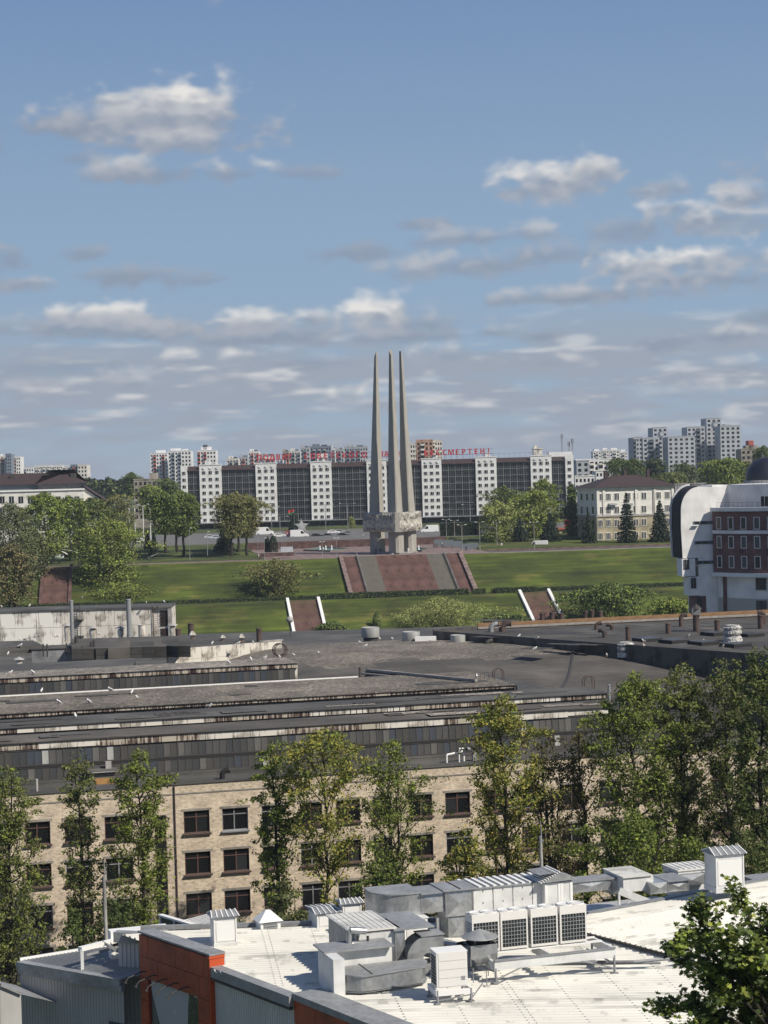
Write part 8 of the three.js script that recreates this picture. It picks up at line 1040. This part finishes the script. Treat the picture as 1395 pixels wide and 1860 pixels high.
rowTree('tall dark trunked tree second from the right edge', 1328, 1186, 158, 74, { set: 'olive', mixSet: 'deep', leaves: 20000, low: 0.22, shape: 'column', limbs: 50 });
rowTree('tall tree at the right frame edge before the brick wall', 1392, 1158, 152, 66, { set: 'deep', mixSet: 'olive', leaves: 20000, low: 0.22, shape: 'column', limbs: 50 });
const low = (label, px, top, D, hw, o) => rowTree(label, px, top, D, hw, { low: 0.05, stems: 4, shape: 'oval', limbs: 36, name: 'young_tree', ...o });
low('grey green young tree behind the louvred turret', 512, 1590, 142, 42, { set: 'grey', mixSet: 'olive', leaves: 7500 }); low('small yellowish sapling behind the white chimney with striped roof', 592, 1585, 146, 34, { set: 'yellow', mixSet: 'fresh', leaves: 4200 }); low('dark green young tree in front of the centre of the wall', 676, 1520, 148, 62, { set: 'deep', mixSet: 'fresh', leaves: 11500 }); low('yellow green young maple left of the concrete lamp post', 845, 1492, 148, 56, { set: 'yellow', mixSet: 'deep', leaves: 12500 });
low('broad bright green young tree behind the rear duct', 1150, 1462, 146, 100, { set: 'fresh', mixSet: 'deep', leaves: 24000, limbs: 60 }); low('low green tree right of the broad bright one', 1258, 1510, 148, 76, { set: 'deep', mixSet: 'fresh', leaves: 10000 }); low('dark green low tree at the right behind the tall white chimney', 1350, 1500, 146, 76, { set: 'deep', mixSet: 'olive', leaves: 10000 }); low('low dark bush right of the white chimney on the roof, behind', 432, 1660, 140, 24, { set: 'grey', leaves: 2200 }); low('low green growth at the foot of the left leafy tree', 200, 1600, 150, 48, { set: 'deep', mixSet: 'grey', leaves: 7000 }); low('low dark growth by the first slim tree at left', 128, 1640, 146, 36, { set: 'deep', leaves: 5500 }); low('twiggy bush with bare upright stems in front of the reddish tree', 1018, 1478, 150, 42, { set: 'brown', leaves: 1400, stems: 9, up: 1.2 }); low('sapling by the tall light tree trunk', 942, 1560, 150, 40, { set: 'olive', leaves: 4200 });
// ---- the maple whose crown reaches into the lower right corner
{
  const D = 60, t = thing('maple_tree', 'dark green maple crown reaching into the lower right corner', 'tree', at(1400, 2350, D)), R = rng(404), g = new G(), L = { p: [], n: [], c: [] }, o = t.position, P = (px, py, d) => at(px, py, d).sub(o);
  const trunkTop = P(1430, 1900, D), tips = []; g.tube(V(0, -6, 0), trunkTop.clone().multiplyScalar(0.5), 0.34, 0.26, 10, false).tube(trunkTop.clone().multiplyScalar(0.5), trunkTop, 0.26, 0.16, 10, false);
  const limbs = [[1185, 1830, 0], [1260, 1770, -1], [1215, 1720, 1.5], [1250, 1650, 0.5], [1345, 1625, 0], [1300, 1690, -1.5], [1390, 1650, 1], [1440, 1630, 0], [1330, 1760, 1.5], [1380, 1720, -1], [1280, 1860, 1], [1210, 1880, -1], [1360, 1840, 0.5], [1430, 1740, 0], [1480, 1700, 0], [1300, 1800, 2], [1240, 1690, -1], [1390, 1790, 2], [1310, 1880, 1.6], [1410, 1860, 1.8]];
  for (const [px, py, dz] of limbs) { const e = P(px, py, D + dz), m = trunkTop.clone().lerp(e, 0.45).add(V(0, 0.35, dz * 0.3)); g.tube(trunkTop, m, 0.08, 0.045, 6, false).tube(m, e, 0.045, 0.012, 5, false); for (let i = 0; i < 13; i++) { const a = m.clone().lerp(e, 0.15 + 0.85 * R()), q = a.clone().add(V((R() - 0.5) * 1.05, (R() - 0.42) * 0.9, (R() - 0.5) * 1.3)); g.tube(a, q, 0.014, 0.006, 3, false); tips.push(q, a.lerp(q, 0.5)); } tips.push(e); }
  g.mesh('trunk', M.bark, t);
  const lobes = [[0, -0.5], [0.24, -0.34], [0.52, -0.2], [0.3, 0.0], [0.44, 0.34], [0.16, 0.22], [0, 0.62], [-0.16, 0.22], [-0.44, 0.34], [-0.3, 0.0], [-0.52, -0.2], [-0.24, -0.34]];
  for (const tip of tips) { const tone = 0.75 + 0.65 * R(), set = R() < 0.6 ? 'deep' : 'fresh', m = 13 + Math.floor(R() * 13); for (let i = 0; i < m; i++) { const c = pick(R, set).map((v) => v * tone), s = 0.13 + 0.09 * R(), p = tip.clone().add(V((R() - 0.5) * 0.5, (R() - 0.5) * 0.4, (R() - 0.5) * 0.5)), n = V(R() * 2 - 1, R() * 1.2 + 0.35, R() * 2 - 1).normalize(), a = V(R() * 2 - 1, R() * 2 - 1.3, R() * 2 - 1); a.addScaledVector(n, -a.dot(n)).normalize(); const b = n.clone().cross(a), ring = lobes.map(([x, y]) => p.clone().addScaledVector(b, x * s).addScaledVector(a, y * s).addScaledVector(n, Math.abs(x) * s * 0.25)); for (let k = 0; k < 12; k++) for (const v of [p, ring[(k + 1) % 12], ring[k]]) { L.p.push(v.x, v.y, v.z); L.n.push(n.x, n.y, n.z); L.c.push(...c); } } }
  const geo = new THREE.BufferGeometry(); for (const [k, a] of [['position', L.p], ['normal', L.n], ['color', L.c]]) geo.setAttribute(k, new THREE.Float32BufferAttribute(a, 3)); put(new THREE.Mesh(geo, M.leaf), 'crown', t);
}

// ---------------------------------------------------------------- vehicles, lamps, people, gulls and the rest of the square
function car(label, px, py, D, deg, col, kind = 'car') {              // length along x
  const o = thing(kind === 'van' ? 'van' : 'parked_car', label, kind, at(px, py, D), deg), paint = std(col, 0.35), van = kind === 'van', L = van ? 6.2 : 4.5, h = van ? 2.7 : 1.5, w = van ? 2.0 : 1.75;
  const side = van ? [[-L / 2, 0.35], [L / 2, 0.35], [L / 2, 1.05], [L / 2 - 0.35, 1.25], [L / 2 - 1.25, 1.5], [L / 2 - 2.0, h - 0.05], [L / 2 - 2.4, h], [-L / 2 + 0.1, h], [-L / 2, h - 0.15]] : [[-L / 2, 0.3], [L / 2, 0.3], [L / 2, 0.72], [L / 2 - 0.2, 0.85], [0.95, 0.98], [0.25, 1.4], [-1.1, h], [-1.9, 1.02], [-L / 2, 0.92]];
  const s = new THREE.Shape(side.map(([x, y]) => new THREE.Vector2(x, y))), g = new THREE.ExtrudeGeometry(s, { depth: w - 0.16, bevelEnabled: true, bevelThickness: 0.08, bevelSize: 0.06, bevelSegments: 1 }); g.translate(0, 0, -w / 2 + 0.08); new G().add(g).mesh('body', paint, o);
  const win = new G(), z = w / 2 + 0.012; for (const sgn of [-1, 1]) { const q = van ? [[L / 2 - 1.3, 1.5], [L / 2 - 2.05, h - 0.3], [L / 2 - 2.6, h - 0.3], [L / 2 - 2.6, 1.45]] : [[0.8, 0.98], [0.2, 1.32], [-1.05, 1.36], [-1.65, 1.02]]; win.face(...q.map(([x, y]) => V(x, y, sgn * z))); } const fr = van ? [[L / 2 - 1.2, 1.56], [L / 2 - 1.95, h - 0.1]] : [[0.98, 1.02], [0.32, 1.38]]; win.face(V(fr[0][0] + 0.08, fr[0][1], -w / 2 + 0.18), V(fr[0][0] + 0.08, fr[0][1], w / 2 - 0.18), V(fr[1][0] + 0.08, fr[1][1], w / 2 - 0.22), V(fr[1][0] + 0.08, fr[1][1], -w / 2 + 0.22)); win.mesh('window', M.paneDark[0], o);
  for (const x of [-L / 2 + 0.85, L / 2 - 0.95]) for (const sgn of [-1, 1]) { const t = new G(); t.tube(V(x, 0.33, sgn * (w / 2 - 0.16)), V(x, 0.33, sgn * (w / 2 + 0.03)), 0.33, 0.33, 14); const wh = t.mesh('wheel', M.rubber, o); const r = new G(); r.tube(V(x, 0.33, sgn * (w / 2 + 0.03)), V(x, 0.33, sgn * (w / 2 + 0.045)), 0.19, 0.19, 10); r.mesh('rim', M.galvDull, wh); }
  for (const sgn of [-1, 1]) { block('headlight', M.whitePaint, o, L / 2 + 0.04, van ? 0.92 : 0.7, sgn * (w / 2 - 0.3), 0.08, 0.16, 0.3); block('tail_light', M.signRed, o, -L / 2 - 0.04, van ? 1.1 : 0.8, sgn * (w / 2 - 0.2), 0.06, 0.24, 0.18); } return o;
}
const WHITE = [0.75, 0.75, 0.74], BLACK = [0.015, 0.015, 0.017];
car('white delivery van parked by the right end of the plaza road', 976, 999, 590, 172, WHITE, 'van'); car('white pickup like car on the road before the ochre building', 1103, 997, 592, 176, WHITE);
car('white panel van left of the flag pole on the far street', 481, 972, 690, 5, WHITE, 'van'); car('white small van right of the red and white kiosk', 544, 977, 685, 3, WHITE, 'van'); car('white car partly behind the thujas on the far street', 508, 976, 690, 8, WHITE);
for (const [i, [px, py, D, c]] of [[577, 977, 684, BLACK], [597, 977, 688, BLACK], [624, 976, 686, BLACK], [606, 970, 720, WHITE], [618, 969, 724, [0.3, 0.31, 0.33]], [634, 972, 706, [0.2, 0.21, 0.22]]].entries()) car(['black car left in the dark row on the far street', 'black car second in the dark row on the far street', 'black car at the right of the dark row', 'white car behind the dark row', 'grey car behind the right of the dark row', 'dark grey car near the ring at the end of the parked row'][i], px, py, D, 4, c);
car('silver car under the trees left of the bronze trees', 383, 979, 700, 6, [0.5, 0.52, 0.54]); car('pale blue car beneath the trio of trees', 395, 980, 690, 4, [0.45, 0.5, 0.56]); car('white car at left behind the small spruces', 256, 986, 640, 2, WHITE); car('white coach-like van right of the ring on the far street', 780, 968, 700, 184, WHITE, 'van');
{ // red and white promotional stand
  const o = thing('kiosk', 'small red and white striped stand between two vans on the street', 'kiosk', at(527, 978, 686), 4); blockSpan('body', M.whitePaint, o, -1.6, 1.6, 0, 2.4, -1.5, 0); for (let i = 0; i < 3; i++) block('red_stripe', M.signRed, o, -0.9 + i * 0.9, 1.2, 0.03, 0.35, 2.2, 0.05, 0, 0, 0.6); blockSpan('roof', M.signRed, o, -1.8, 1.8, 2.4, 2.6, -1.7, 0.3);
}
{ // grey star sculpture
  const o = thing('star_sculpture', 'large grey metal star sculpture before the shopfronts', 'sculpture', at(548, 967, 735), 8), s = new THREE.Shape(); for (let i = 0; i < 10; i++) { const a = Math.PI / 2 + i * Math.PI / 5, r = i % 2 ? 1.5 : 3.6; s[i ? 'lineTo' : 'moveTo'](r * Math.cos(a), r * Math.sin(a)); } const g = new THREE.ExtrudeGeometry(s, { depth: 0.35, bevelEnabled: true, bevelThickness: 0.2, bevelSize: 0.1, bevelSegments: 1 }); g.scale(0.8, 0.8, 1); g.rotateX(-0.35); g.translate(0, 2.2, 0); new G().add(g).mesh('star', M.greyPaint, o); blockSpan('base', M.kerb, o, -3, 3, -0.5, 0.3, -1.5, 1.5);
}
{ const o = thing('flagpole', 'flagpole with a red and green flag before the long building', 'flagpole', at(535, 966, 735)), g = new G(); g.tube(V(0, 0, 0), V(0, 8.6, 0), 0.09, 0.05, 6); g.mesh('pole', M.galvDull, o); const f = (y0, y1) => { const q = new G(); for (let i = 0; i < 8; i++) { const P = (k, y) => V(-k * 0.26, y - k * 0.06, 0.18 * Math.sin(k * 0.9)); q.face(P(i, y0), P(i + 1, y0), P(i + 1, y1), P(i, y1)); } return q; }; f(7.4, 8.4).mesh('red_stripe', M.signRed, o); f(6.95, 7.4).mesh('green_stripe', std([0.03, 0.2, 0.06], 0.7), o); }
{ // exhibit helicopter among the trees at the left
  const o = thing('helicopter', 'pale green exhibit helicopter with drooping rotor blades at left', 'helicopter', at(96, 1022, 556), -20), body = std([0.42, 0.47, 0.42], 0.5), g = new THREE.SphereGeometry(1, 20, 12); g.scale(3.6, 1.15, 1.15); g.translate(0, 1.5, 0); new G().add(g).mesh('fuselage', body, o); const b = new G(); b.lathe([[0.0, 0], [0.6, 0.1], [0.75, 0.9], [0.35, 1.3], [0, 1.35]], V(-0.2, 2.3, 0), 12); b.mesh('engine_cowl', body, o); const t = new G(); t.tube(V(-2.4, 1.9, 0), V(-8.5, 2.4, 0), 0.6, 0.22, 10).box(-8.6, 3.1, 0, 0.9, 1.8, 0.12); t.mesh('tail_boom', body, o);
  for (let i = 0; i < 5; i++) { const w = new G(); for (const s of [-1, 1]) w.tube(V(-1.6 + i * 0.75, 1.65, s * 1.02), V(-1.6 + i * 0.75, 1.65, s * 1.14), 0.2, 0.2, 10); w.mesh('porthole', M.whitePaint, o); } const c = new G(); c.box(3.0, 1.9, 0, 0.6, 0.5, 1.2, 0, 0, 0.5); c.mesh('cockpit_glass', M.paneDark[2], o); for (let i = 0; i < 5; i++) { const a = i * 1.257 + 0.5, p = [V(-0.2, 3.75, 0)]; for (let k = 1; k <= 5; k++) p.push(V(-0.2 + Math.cos(a) * k * 1.6, 3.78 - 0.055 * k * k, Math.sin(a) * k * 1.6)); const r = new G(); for (let k = 0; k < 5; k++) r.bar(p[k], p[k + 1], 0.42, 0.06); r.mesh('rotor_blade', M.whitePaint, o); }
  for (const [x, z] of [[2, 0], [-1.2, 1.3], [-1.2, -1.3]]) { const w = new G(); w.tube(V(x, -0.1, z - 0.12), V(x, -0.1, z + 0.12), 0.32, 0.32, 12).bar(V(x, -0.1, z), V(x, 0.9, z * 0.6), 0.1); w.mesh('wheel', M.rubber, o); }
}
{ const o = thing('field_gun', 'old field gun with raised barrel on the left footpath', 'gun', at(272, 1020, 545), 0), c = std([0.06, 0.08, 0.05], 0.6), g = new G(); g.tube(V(-0.4, 1.0, 0), V(2.6, 2.3, 0), 0.16, 0.09, 10); g.mesh('barrel', M.kerb, o); for (const z of [-0.7, 0.7]) { const w = new G(); w.tube(V(0, 0.5, z - 0.1), V(0, 0.5, z + 0.1), 0.5, 0.5, 16); w.mesh('wheel', c, o); } block('shield', c, o, 0.4, 1.2, 0, 0.06, 1.1, 1.5); const t = new G(); for (const z of [-0.3, 0.3]) t.bar(V(0, 0.6, z), V(-2.2, 0.1, z * 3), 0.12); t.mesh('trail', c, o); }
// street lamps
function lamp(label, px, foot, top, D, arms, o2 = {}) { const p = at(px, foot, D), h = (foot - top) * D / FOCAL, o = thing('street_lamp', label, 'street lamp', p, o2.deg || 0, o2.group), g = new G(); g.tube(V(0, -0.2, 0), V(0, h, 0), o2.r || 0.1, (o2.r || 0.1) * 0.65, 8); g.mesh('pole', o2.mat || M.kerb, o); const n = arms; for (let i = 0; i < n; i++) { const a = o2.a0 ?? 0, w = n === 1 ? a : a + i * 2 * Math.PI / n, l = o2.len || 1.1, e = V(Math.cos(w) * l, h + (o2.rise ?? 0.15), Math.sin(w) * l); const b = new G(); b.bar(V(0, h - 0.1, 0), e, 0.07); b.mesh('arm', o2.mat || M.kerb, o); block('lamp_head', M.whitePaint, o, e.x * 1.15, e.y, e.z * 1.15, 0.6, 0.14, 0.26, -w); } return o; }
const lg = 'twin-armed lamps along the right side of the plaza';
for (const [i, [px, foot, top, D]] of [[811, 978, 944, 640], [826, 978, 946, 636], [840, 1005, 954, 560], [872, 1004, 949, 566], [903, 996, 949, 590], [971, 1003, 949, 560]].entries()) lamp(`twin headed street lamp right of the monument, ${ORD[i]} from the left`, px, foot, top, D, 2, { group: lg, len: 0.9 });
for (const [i, [px, foot, top, D]] of [[236, 980, 923, 680], [246, 980, 921, 684], [261, 976, 919, 690], [274, 980, 921, 676]].entries()) lamp(`white pole with raised twin arms at left beyond the small spruces, ${ORD[i]} from left`, px, foot, top, D, 2, { group: 'white twin-armed lamps on the left street', len: 1.6, rise: 0.6, mat: M.whitePaint, r: 0.14 });
for (const [i, [px, foot, top, D]] of [[345, 1016, 960, 540], [377, 1008, 967, 552], [469, 1014, 968, 545], [481, 1022, 978, 536], [612, 1018, 978, 536], [586, 1016, 985, 536]].entries()) lamp(`thin lamp pole along the left edge of the terrace, ${ORD[i]} from the left`, px, foot, top, D, i > 3 ? 2 : 1, { len: 0.4, r: 0.07, group: 'thin lamp poles along the left terrace edge' });
for (const [i, [px, foot, top, D]] of [[494, 972, 920, 735], [509, 974, 938, 700], [592, 968, 916, 740], [632, 960, 914, 760], [855, 962, 916, 720]].entries()) lamp(`grey catenary pole on the far street, ${ORD[i]} from the left`, px, foot, top, D, 2, { len: 2.4, rise: 0, mat: M.greyPaint, r: 0.16, group: 'grey catenary poles on the far street' });
for (let i = 0; i < 5; i++) { const o = thing('memorial_panel', `dark grey memorial panel right of the monument, ${ORD[i]} from the left`, 'panel', at([797, 815, 831, 847, 860][i], [992, 993, 995, 1000, 999][i], [600, 596, 588, 572, 580][i]), 10); blockSpan('slab', M.panelDark, o, -1.5, 1.5, 0, 2.0, -0.3, 0); blockSpan('base', M.granite, o, -1.7, 1.7, -0.1, 0.12, -0.6, 0.3); }
{ const o = inFrame('evergreen_hedge', 'tall dark clipped evergreen screen right of the monument', 'hedge', new Frame(at(800, 990, 640), 6)), L = new Leaves(), R = rng(66); blockSpan('stems', M.black, o, 0.2, 13, 0, 6.4, -1.4, -0.2); for (let i = 0; i < 5000; i++) { const x = R() * 13.4, u = R(), top = R() < 0.25, c = pick(R, 'dark'); L.random(R, x, top ? 6.4 + 0.9 * vnoise(x, 1) : u * 7, top ? -R() * 1.6 : 0.1 * R(), 0.55, 0.3, c, 0.3, 0, 0, 0.6); } L.mesh('foliage', M.needle, o); }
for (let i = 0; i < 5; i++) { const o = thing('flagpole', `bare thin flagpole by the thujas, ${ORD[i]} from the left`, 'flagpole', at(503 + i * 4.2, 1006, 562 + i * 2), 0, 'bare flagpoles by the thujas'), g = new G(); g.tube(V(0, 0, 0), V(0, 6.3, 0), 0.06, 0.04, 6); g.mesh('pole', M.kerb, o); }
{ const f = new Frame(at(468, 1011, 545), 7), o = inFrame('planter_wall', 'low reddish planter wall with a grey screen left of the fountain', 'wall', f); blockSpan('wall', M.graniteWall, o, 0, 10, -0.1, 0.9, -1, 0); blockSpan('screen', M.panelGrey, o, 6.4, 9.8, 0.9, 2.4, -1, -0.8); blockSpan('coping', M.kerb, o, -0.1, 10.1, 0.9, 1.0, -1.05, 0.05); }
// people: one continuous body each, coloured by clothing
function body(seed, pose) {
  const R = rng(seed), res = 48, mc = new MarchingCubes(res, new THREE.MeshBasicMaterial(), false, false, 40000), S = 1.0; mc.isolation = 0;
  const J = pose === 'walk' ? { hl: [0.1, 0.92, 0], hr: [-0.1, 0.92, 0], kl: [0.11, 0.5, 0.16], kr: [-0.11, 0.5, -0.02], al: [0.11, 0.08, 0.22], ar: [-0.11, 0.1, -0.3], el: [0.27, 1.12, -0.12], er: [-0.27, 1.12, 0.1], wl: [0.26, 0.88, 0.0], wr: [-0.26, 0.9, 0.24] } : { hl: [0.1, 0.92, 0], hr: [-0.1, 0.92, 0], kl: [0.12, 0.5, 0.02], kr: [-0.12, 0.5, 0.02], al: [0.13, 0.08, 0], ar: [-0.13, 0.08, 0], el: [0.28, 1.12, -0.03], er: [-0.28, 1.12, -0.03], wl: [0.27, 0.87, 0.06], wr: [-0.27, 0.87, 0.06] };
  const bones = [[[0, 0.95, 0], [0, 1.2, 0], 0.155, 0.14], [[0, 1.2, 0], [0, 1.4, 0], 0.145, 0.13], [[-0.17, 1.4, 0], [0.17, 1.4, 0], 0.075, 0.075], [[0, 1.42, 0], [0, 1.56, 0.01], 0.06, 0.055], [[0, 1.62, 0.01], [0, 1.69, 0.02], 0.095, 0.095], [J.hl, J.kl, 0.09, 0.06], [J.hr, J.kr, 0.09, 0.06], [J.kl, J.al, 0.06, 0.042], [J.kr, J.ar, 0.06, 0.042], [J.al, [J.al[0], 0.04, J.al[2] + 0.14], 0.045, 0.035], [J.ar, [J.ar[0], 0.04, J.ar[2] + 0.14], 0.045, 0.035], [[0.2, 1.39, 0], J.el, 0.052, 0.042], [[-0.2, 1.39, 0], J.er, 0.052, 0.042], [J.el, J.wl, 0.04, 0.032], [J.er, J.wr, 0.04, 0.032], [J.wl, [J.wl[0], J.wl[1] - 0.09, J.wl[2] + 0.03], 0.035, 0.022], [J.wr, [J.wr[0], J.wr[1] - 0.09, J.wr[2] + 0.03], 0.035, 0.022]].map(([a, b, r0, r1]) => ({ a: V(...a), b: V(...b), r0, r1 }));
  const half = 0.95, p = V(), dist = (q) => { let d = 9; for (const { a, b, r0, r1 } of bones) { const ab = b.clone().sub(a), t = clamp(q.clone().sub(a).dot(ab) / ab.lengthSq()); const e = q.distanceTo(a.clone().addScaledVector(ab, t)) - mix(r0, r1, t), k = 0.035, h = clamp(0.5 + 0.5 * (d - e) / k); d = mix(d, e, h) - k * h * (1 - h); } return d; };
  for (let z = 0; z < res; z++) for (let y = 0; y < res; y++) for (let x = 0; x < res; x++) { p.set((x / res * 2 - 1) * half, (y / res * 2 - 1) * half + 0.88, (z / res * 2 - 1) * half); mc.field[x + y * res + z * res * res] = -dist(p); } mc.update();
  const n = mc.count, g = new THREE.BufferGeometry(), P = new Float32Array(n * 3); for (let i = 0; i < n; i++) { P[i * 3] = mc.positionArray[i * 3] * half; P[i * 3 + 1] = mc.positionArray[i * 3 + 1] * half + 0.88; P[i * 3 + 2] = mc.positionArray[i * 3 + 2] * half; } g.setAttribute('position', new THREE.BufferAttribute(P, 3)); g.setAttribute('normal', new THREE.BufferAttribute(new Float32Array(mc.normalArray.subarray(0, n * 3)), 3)); return g;
}
const bodies = { stand: body(1, 'stand'), walk: body(2, 'walk') }; M.people = std([1, 1, 1], 0.85, { vertexColors: true });
function person(label, px, py, D, pose, top, legs, hair, deg) { const src = bodies[pose], g = src.clone(), P = g.attributes.position, c = []; for (let i = 0; i < P.count; i++) { const x = P.getX(i), y = P.getY(i), z = P.getZ(i); c.push(...(y > 1.68 || (y > 1.58 && z < -0.02) ? hair : y > 1.48 ? [0.42, 0.26, 0.19] : y > 0.96 && Math.abs(x) < 0.24 ? top : y < 0.96 && Math.abs(x) < 0.22 ? (y < 0.1 ? [0.02, 0.02, 0.02] : legs) : y > 1.05 ? top : [0.42, 0.26, 0.19])); } g.setAttribute('color', new THREE.Float32BufferAttribute(c, 3)); const o = thing('person', label, 'person', at(px, py, D), deg); put(new THREE.Mesh(g, M.people), 'body', o); }
const W1 = [0.7, 0.7, 0.68], K1 = [0.02, 0.02, 0.025], B1c = [0.05, 0.07, 0.14], H1 = [0.04, 0.025, 0.015];
person('person in white standing under the ring of the monument', 742, 1006, 553, 'stand', W1, W1, H1, 20); person('person in dark clothes between the left pillars of the monument', 683, 1006, 556, 'stand', B1c, K1, H1, 0); person('dark dressed person beside the left pillar of the monument', 691, 1006, 555, 'stand', K1, B1c, H1, 30);
person('person in dark clothes walking right of the monument, left one', 789, 996, 590, 'walk', K1, K1, H1, 60); person('person in dark clothes walking right of the monument, right one', 794, 996, 590, 'walk', K1, B1c, H1, 60); person('person in a white top walking near the memorial panels', 803, 994, 598, 'walk', W1, K1, H1, -60); person('dark dressed person near the two twin lamps at the plaza edge', 847, 1002, 562, 'stand', K1, K1, H1, 10); person('person in white standing by the red kerb at right', 911, 996, 585, 'stand', W1, [0.3, 0.3, 0.32], H1, 0); person('person in dark clothes at the right, near the memorial panels', 868, 1002, 566, 'walk', K1, K1, H1, 80); person('person in a white top and dark skirt on the left footpath', 470, 1017, 540, 'walk', W1, K1, H1, 90); person('person in white by the fountain pool', 587, 1004, 560, 'stand', W1, [0.1, 0.12, 0.16], H1, 0); person('person on the far street before the parked cars', 568, 977, 680, 'stand', K1, K1, H1, 0); person('person in a white top on the far street left of the ring', 660, 979, 680, 'walk', W1, K1, H1, 40); person('person in dark clothes on the far street left of the ring', 657, 979, 684, 'walk', K1, K1, H1, 40);
// gulls
{
  const proto = new THREE.Group(); proto.name = 'gull'; const g = new G(); { const sp = new THREE.SphereGeometry(1, 12, 9); const b = sp.clone(); b.scale(0.2, 0.105, 0.1); b.rotateZ(0.35); b.translate(0, 0.2, 0); g.add(b); const h = sp.clone(); h.scale(0.07, 0.065, 0.058); h.translate(0.185, 0.34, 0); g.add(h); g.tube(V(0.12, 0.24, 0), V(0.17, 0.34, 0), 0.07, 0.05, 10); g.tube(V(-0.12, 0.16, 0), V(-0.33, 0.1, 0), 0.06, 0.02, 8); } g.mesh('body', M.whitePaint, proto);
  const wg = new G(); for (const s of [-1, 1]) { const q = new THREE.SphereGeometry(1, 8, 6); q.scale(0.2, 0.06, 0.025); q.rotateZ(0.3); q.translate(-0.06, 0.215, s * 0.09); wg.add(q); } wg.mesh('wings', M.greyPaint, proto); const bk = new G(); bk.tube(V(0.24, 0.335, 0), V(0.31, 0.32, 0), 0.018, 0.004, 6); bk.mesh('beak', std([0.6, 0.35, 0.05], 0.6), proto); for (const s of [-1, 1]) { const l = new G(); l.tube(V(0.02, 0.12, s * 0.04), V(0.03, 0, s * 0.04), 0.012, 0.012, 5).box(0.06, 0.008, s * 0.04, 0.09, 0.012, 0.06); l.mesh('leg', std([0.5, 0.3, 0.1], 0.7), proto); }
  const R = rng(15), flock = (where, y, list, scale = 1.3) => list.sort((a, b) => a[0] - b[0]).forEach(([px, py], i) => { const c = proto.clone(); c.name = numbered('gull'); const p = onY(px, py, typeof y === 'function' ? y(px, py) : y); c.position.copy(p); c.rotation.y = R() * 6.28; c.scale.setScalar(scale); scene.add(c); tag(c, list.length === 1 ? `single white gull ${where}` : `white gull ${where}, ${ORD[i]} from the left`, 'gull', 'gulls resting on the factory roofs'); });
  flock('on the brown gravel roof of the lantern', -1.12, [[76, 1258], [107, 1279], [162, 1278], [201, 1256], [240, 1261], [250, 1271], [380, 1287]]); flock('on the second dark lantern roof', -0.86, [[137, 1304]]); flock('on the pale gravel roof of the left lantern', 0.55, [[456, 1201], [480, 1199], [508, 1197], [416, 1207], [18, 1226], [60, 1225]]);
  flock('on the dark vault or shed roof at left', -2.0, [[36, 1163], [46, 1164], [15, 1190], [37, 1175]]); flock('on the low cluttered roofs before the concrete wall', -5.7, [[64, 1159], [71, 1158], [100, 1158], [105, 1158], [155, 1152], [130, 1166], [208, 1166], [240, 1155], [260, 1169], [276, 1162], [180, 1154]]); flock('on the vaulted roof', -3.6, [[534, 1193], [580, 1189], [655, 1170], [664, 1176], [690, 1163], [713, 1163], [781, 1166]]); flock('near the front parapet of the flat roof', -2.45, [[943, 1158], [976, 1162], [972, 1181], [1102, 1193], [1169, 1167], [1170, 1176], [1250, 1158], [1275, 1168], [1313, 1177]]); flock('on the parapet of pale concrete', -2.35, [[386, 1171], [433, 1171], [460, 1170]]); flock('on top of the concrete wall', -0.35, [[3, 1104], [54, 1102], [266, 1097], [298, 1095], [149, 1088]]); flock('beside the left ladder hoop', -0.9, [[866, 1232]]);
}

renderer.render(scene, camera);
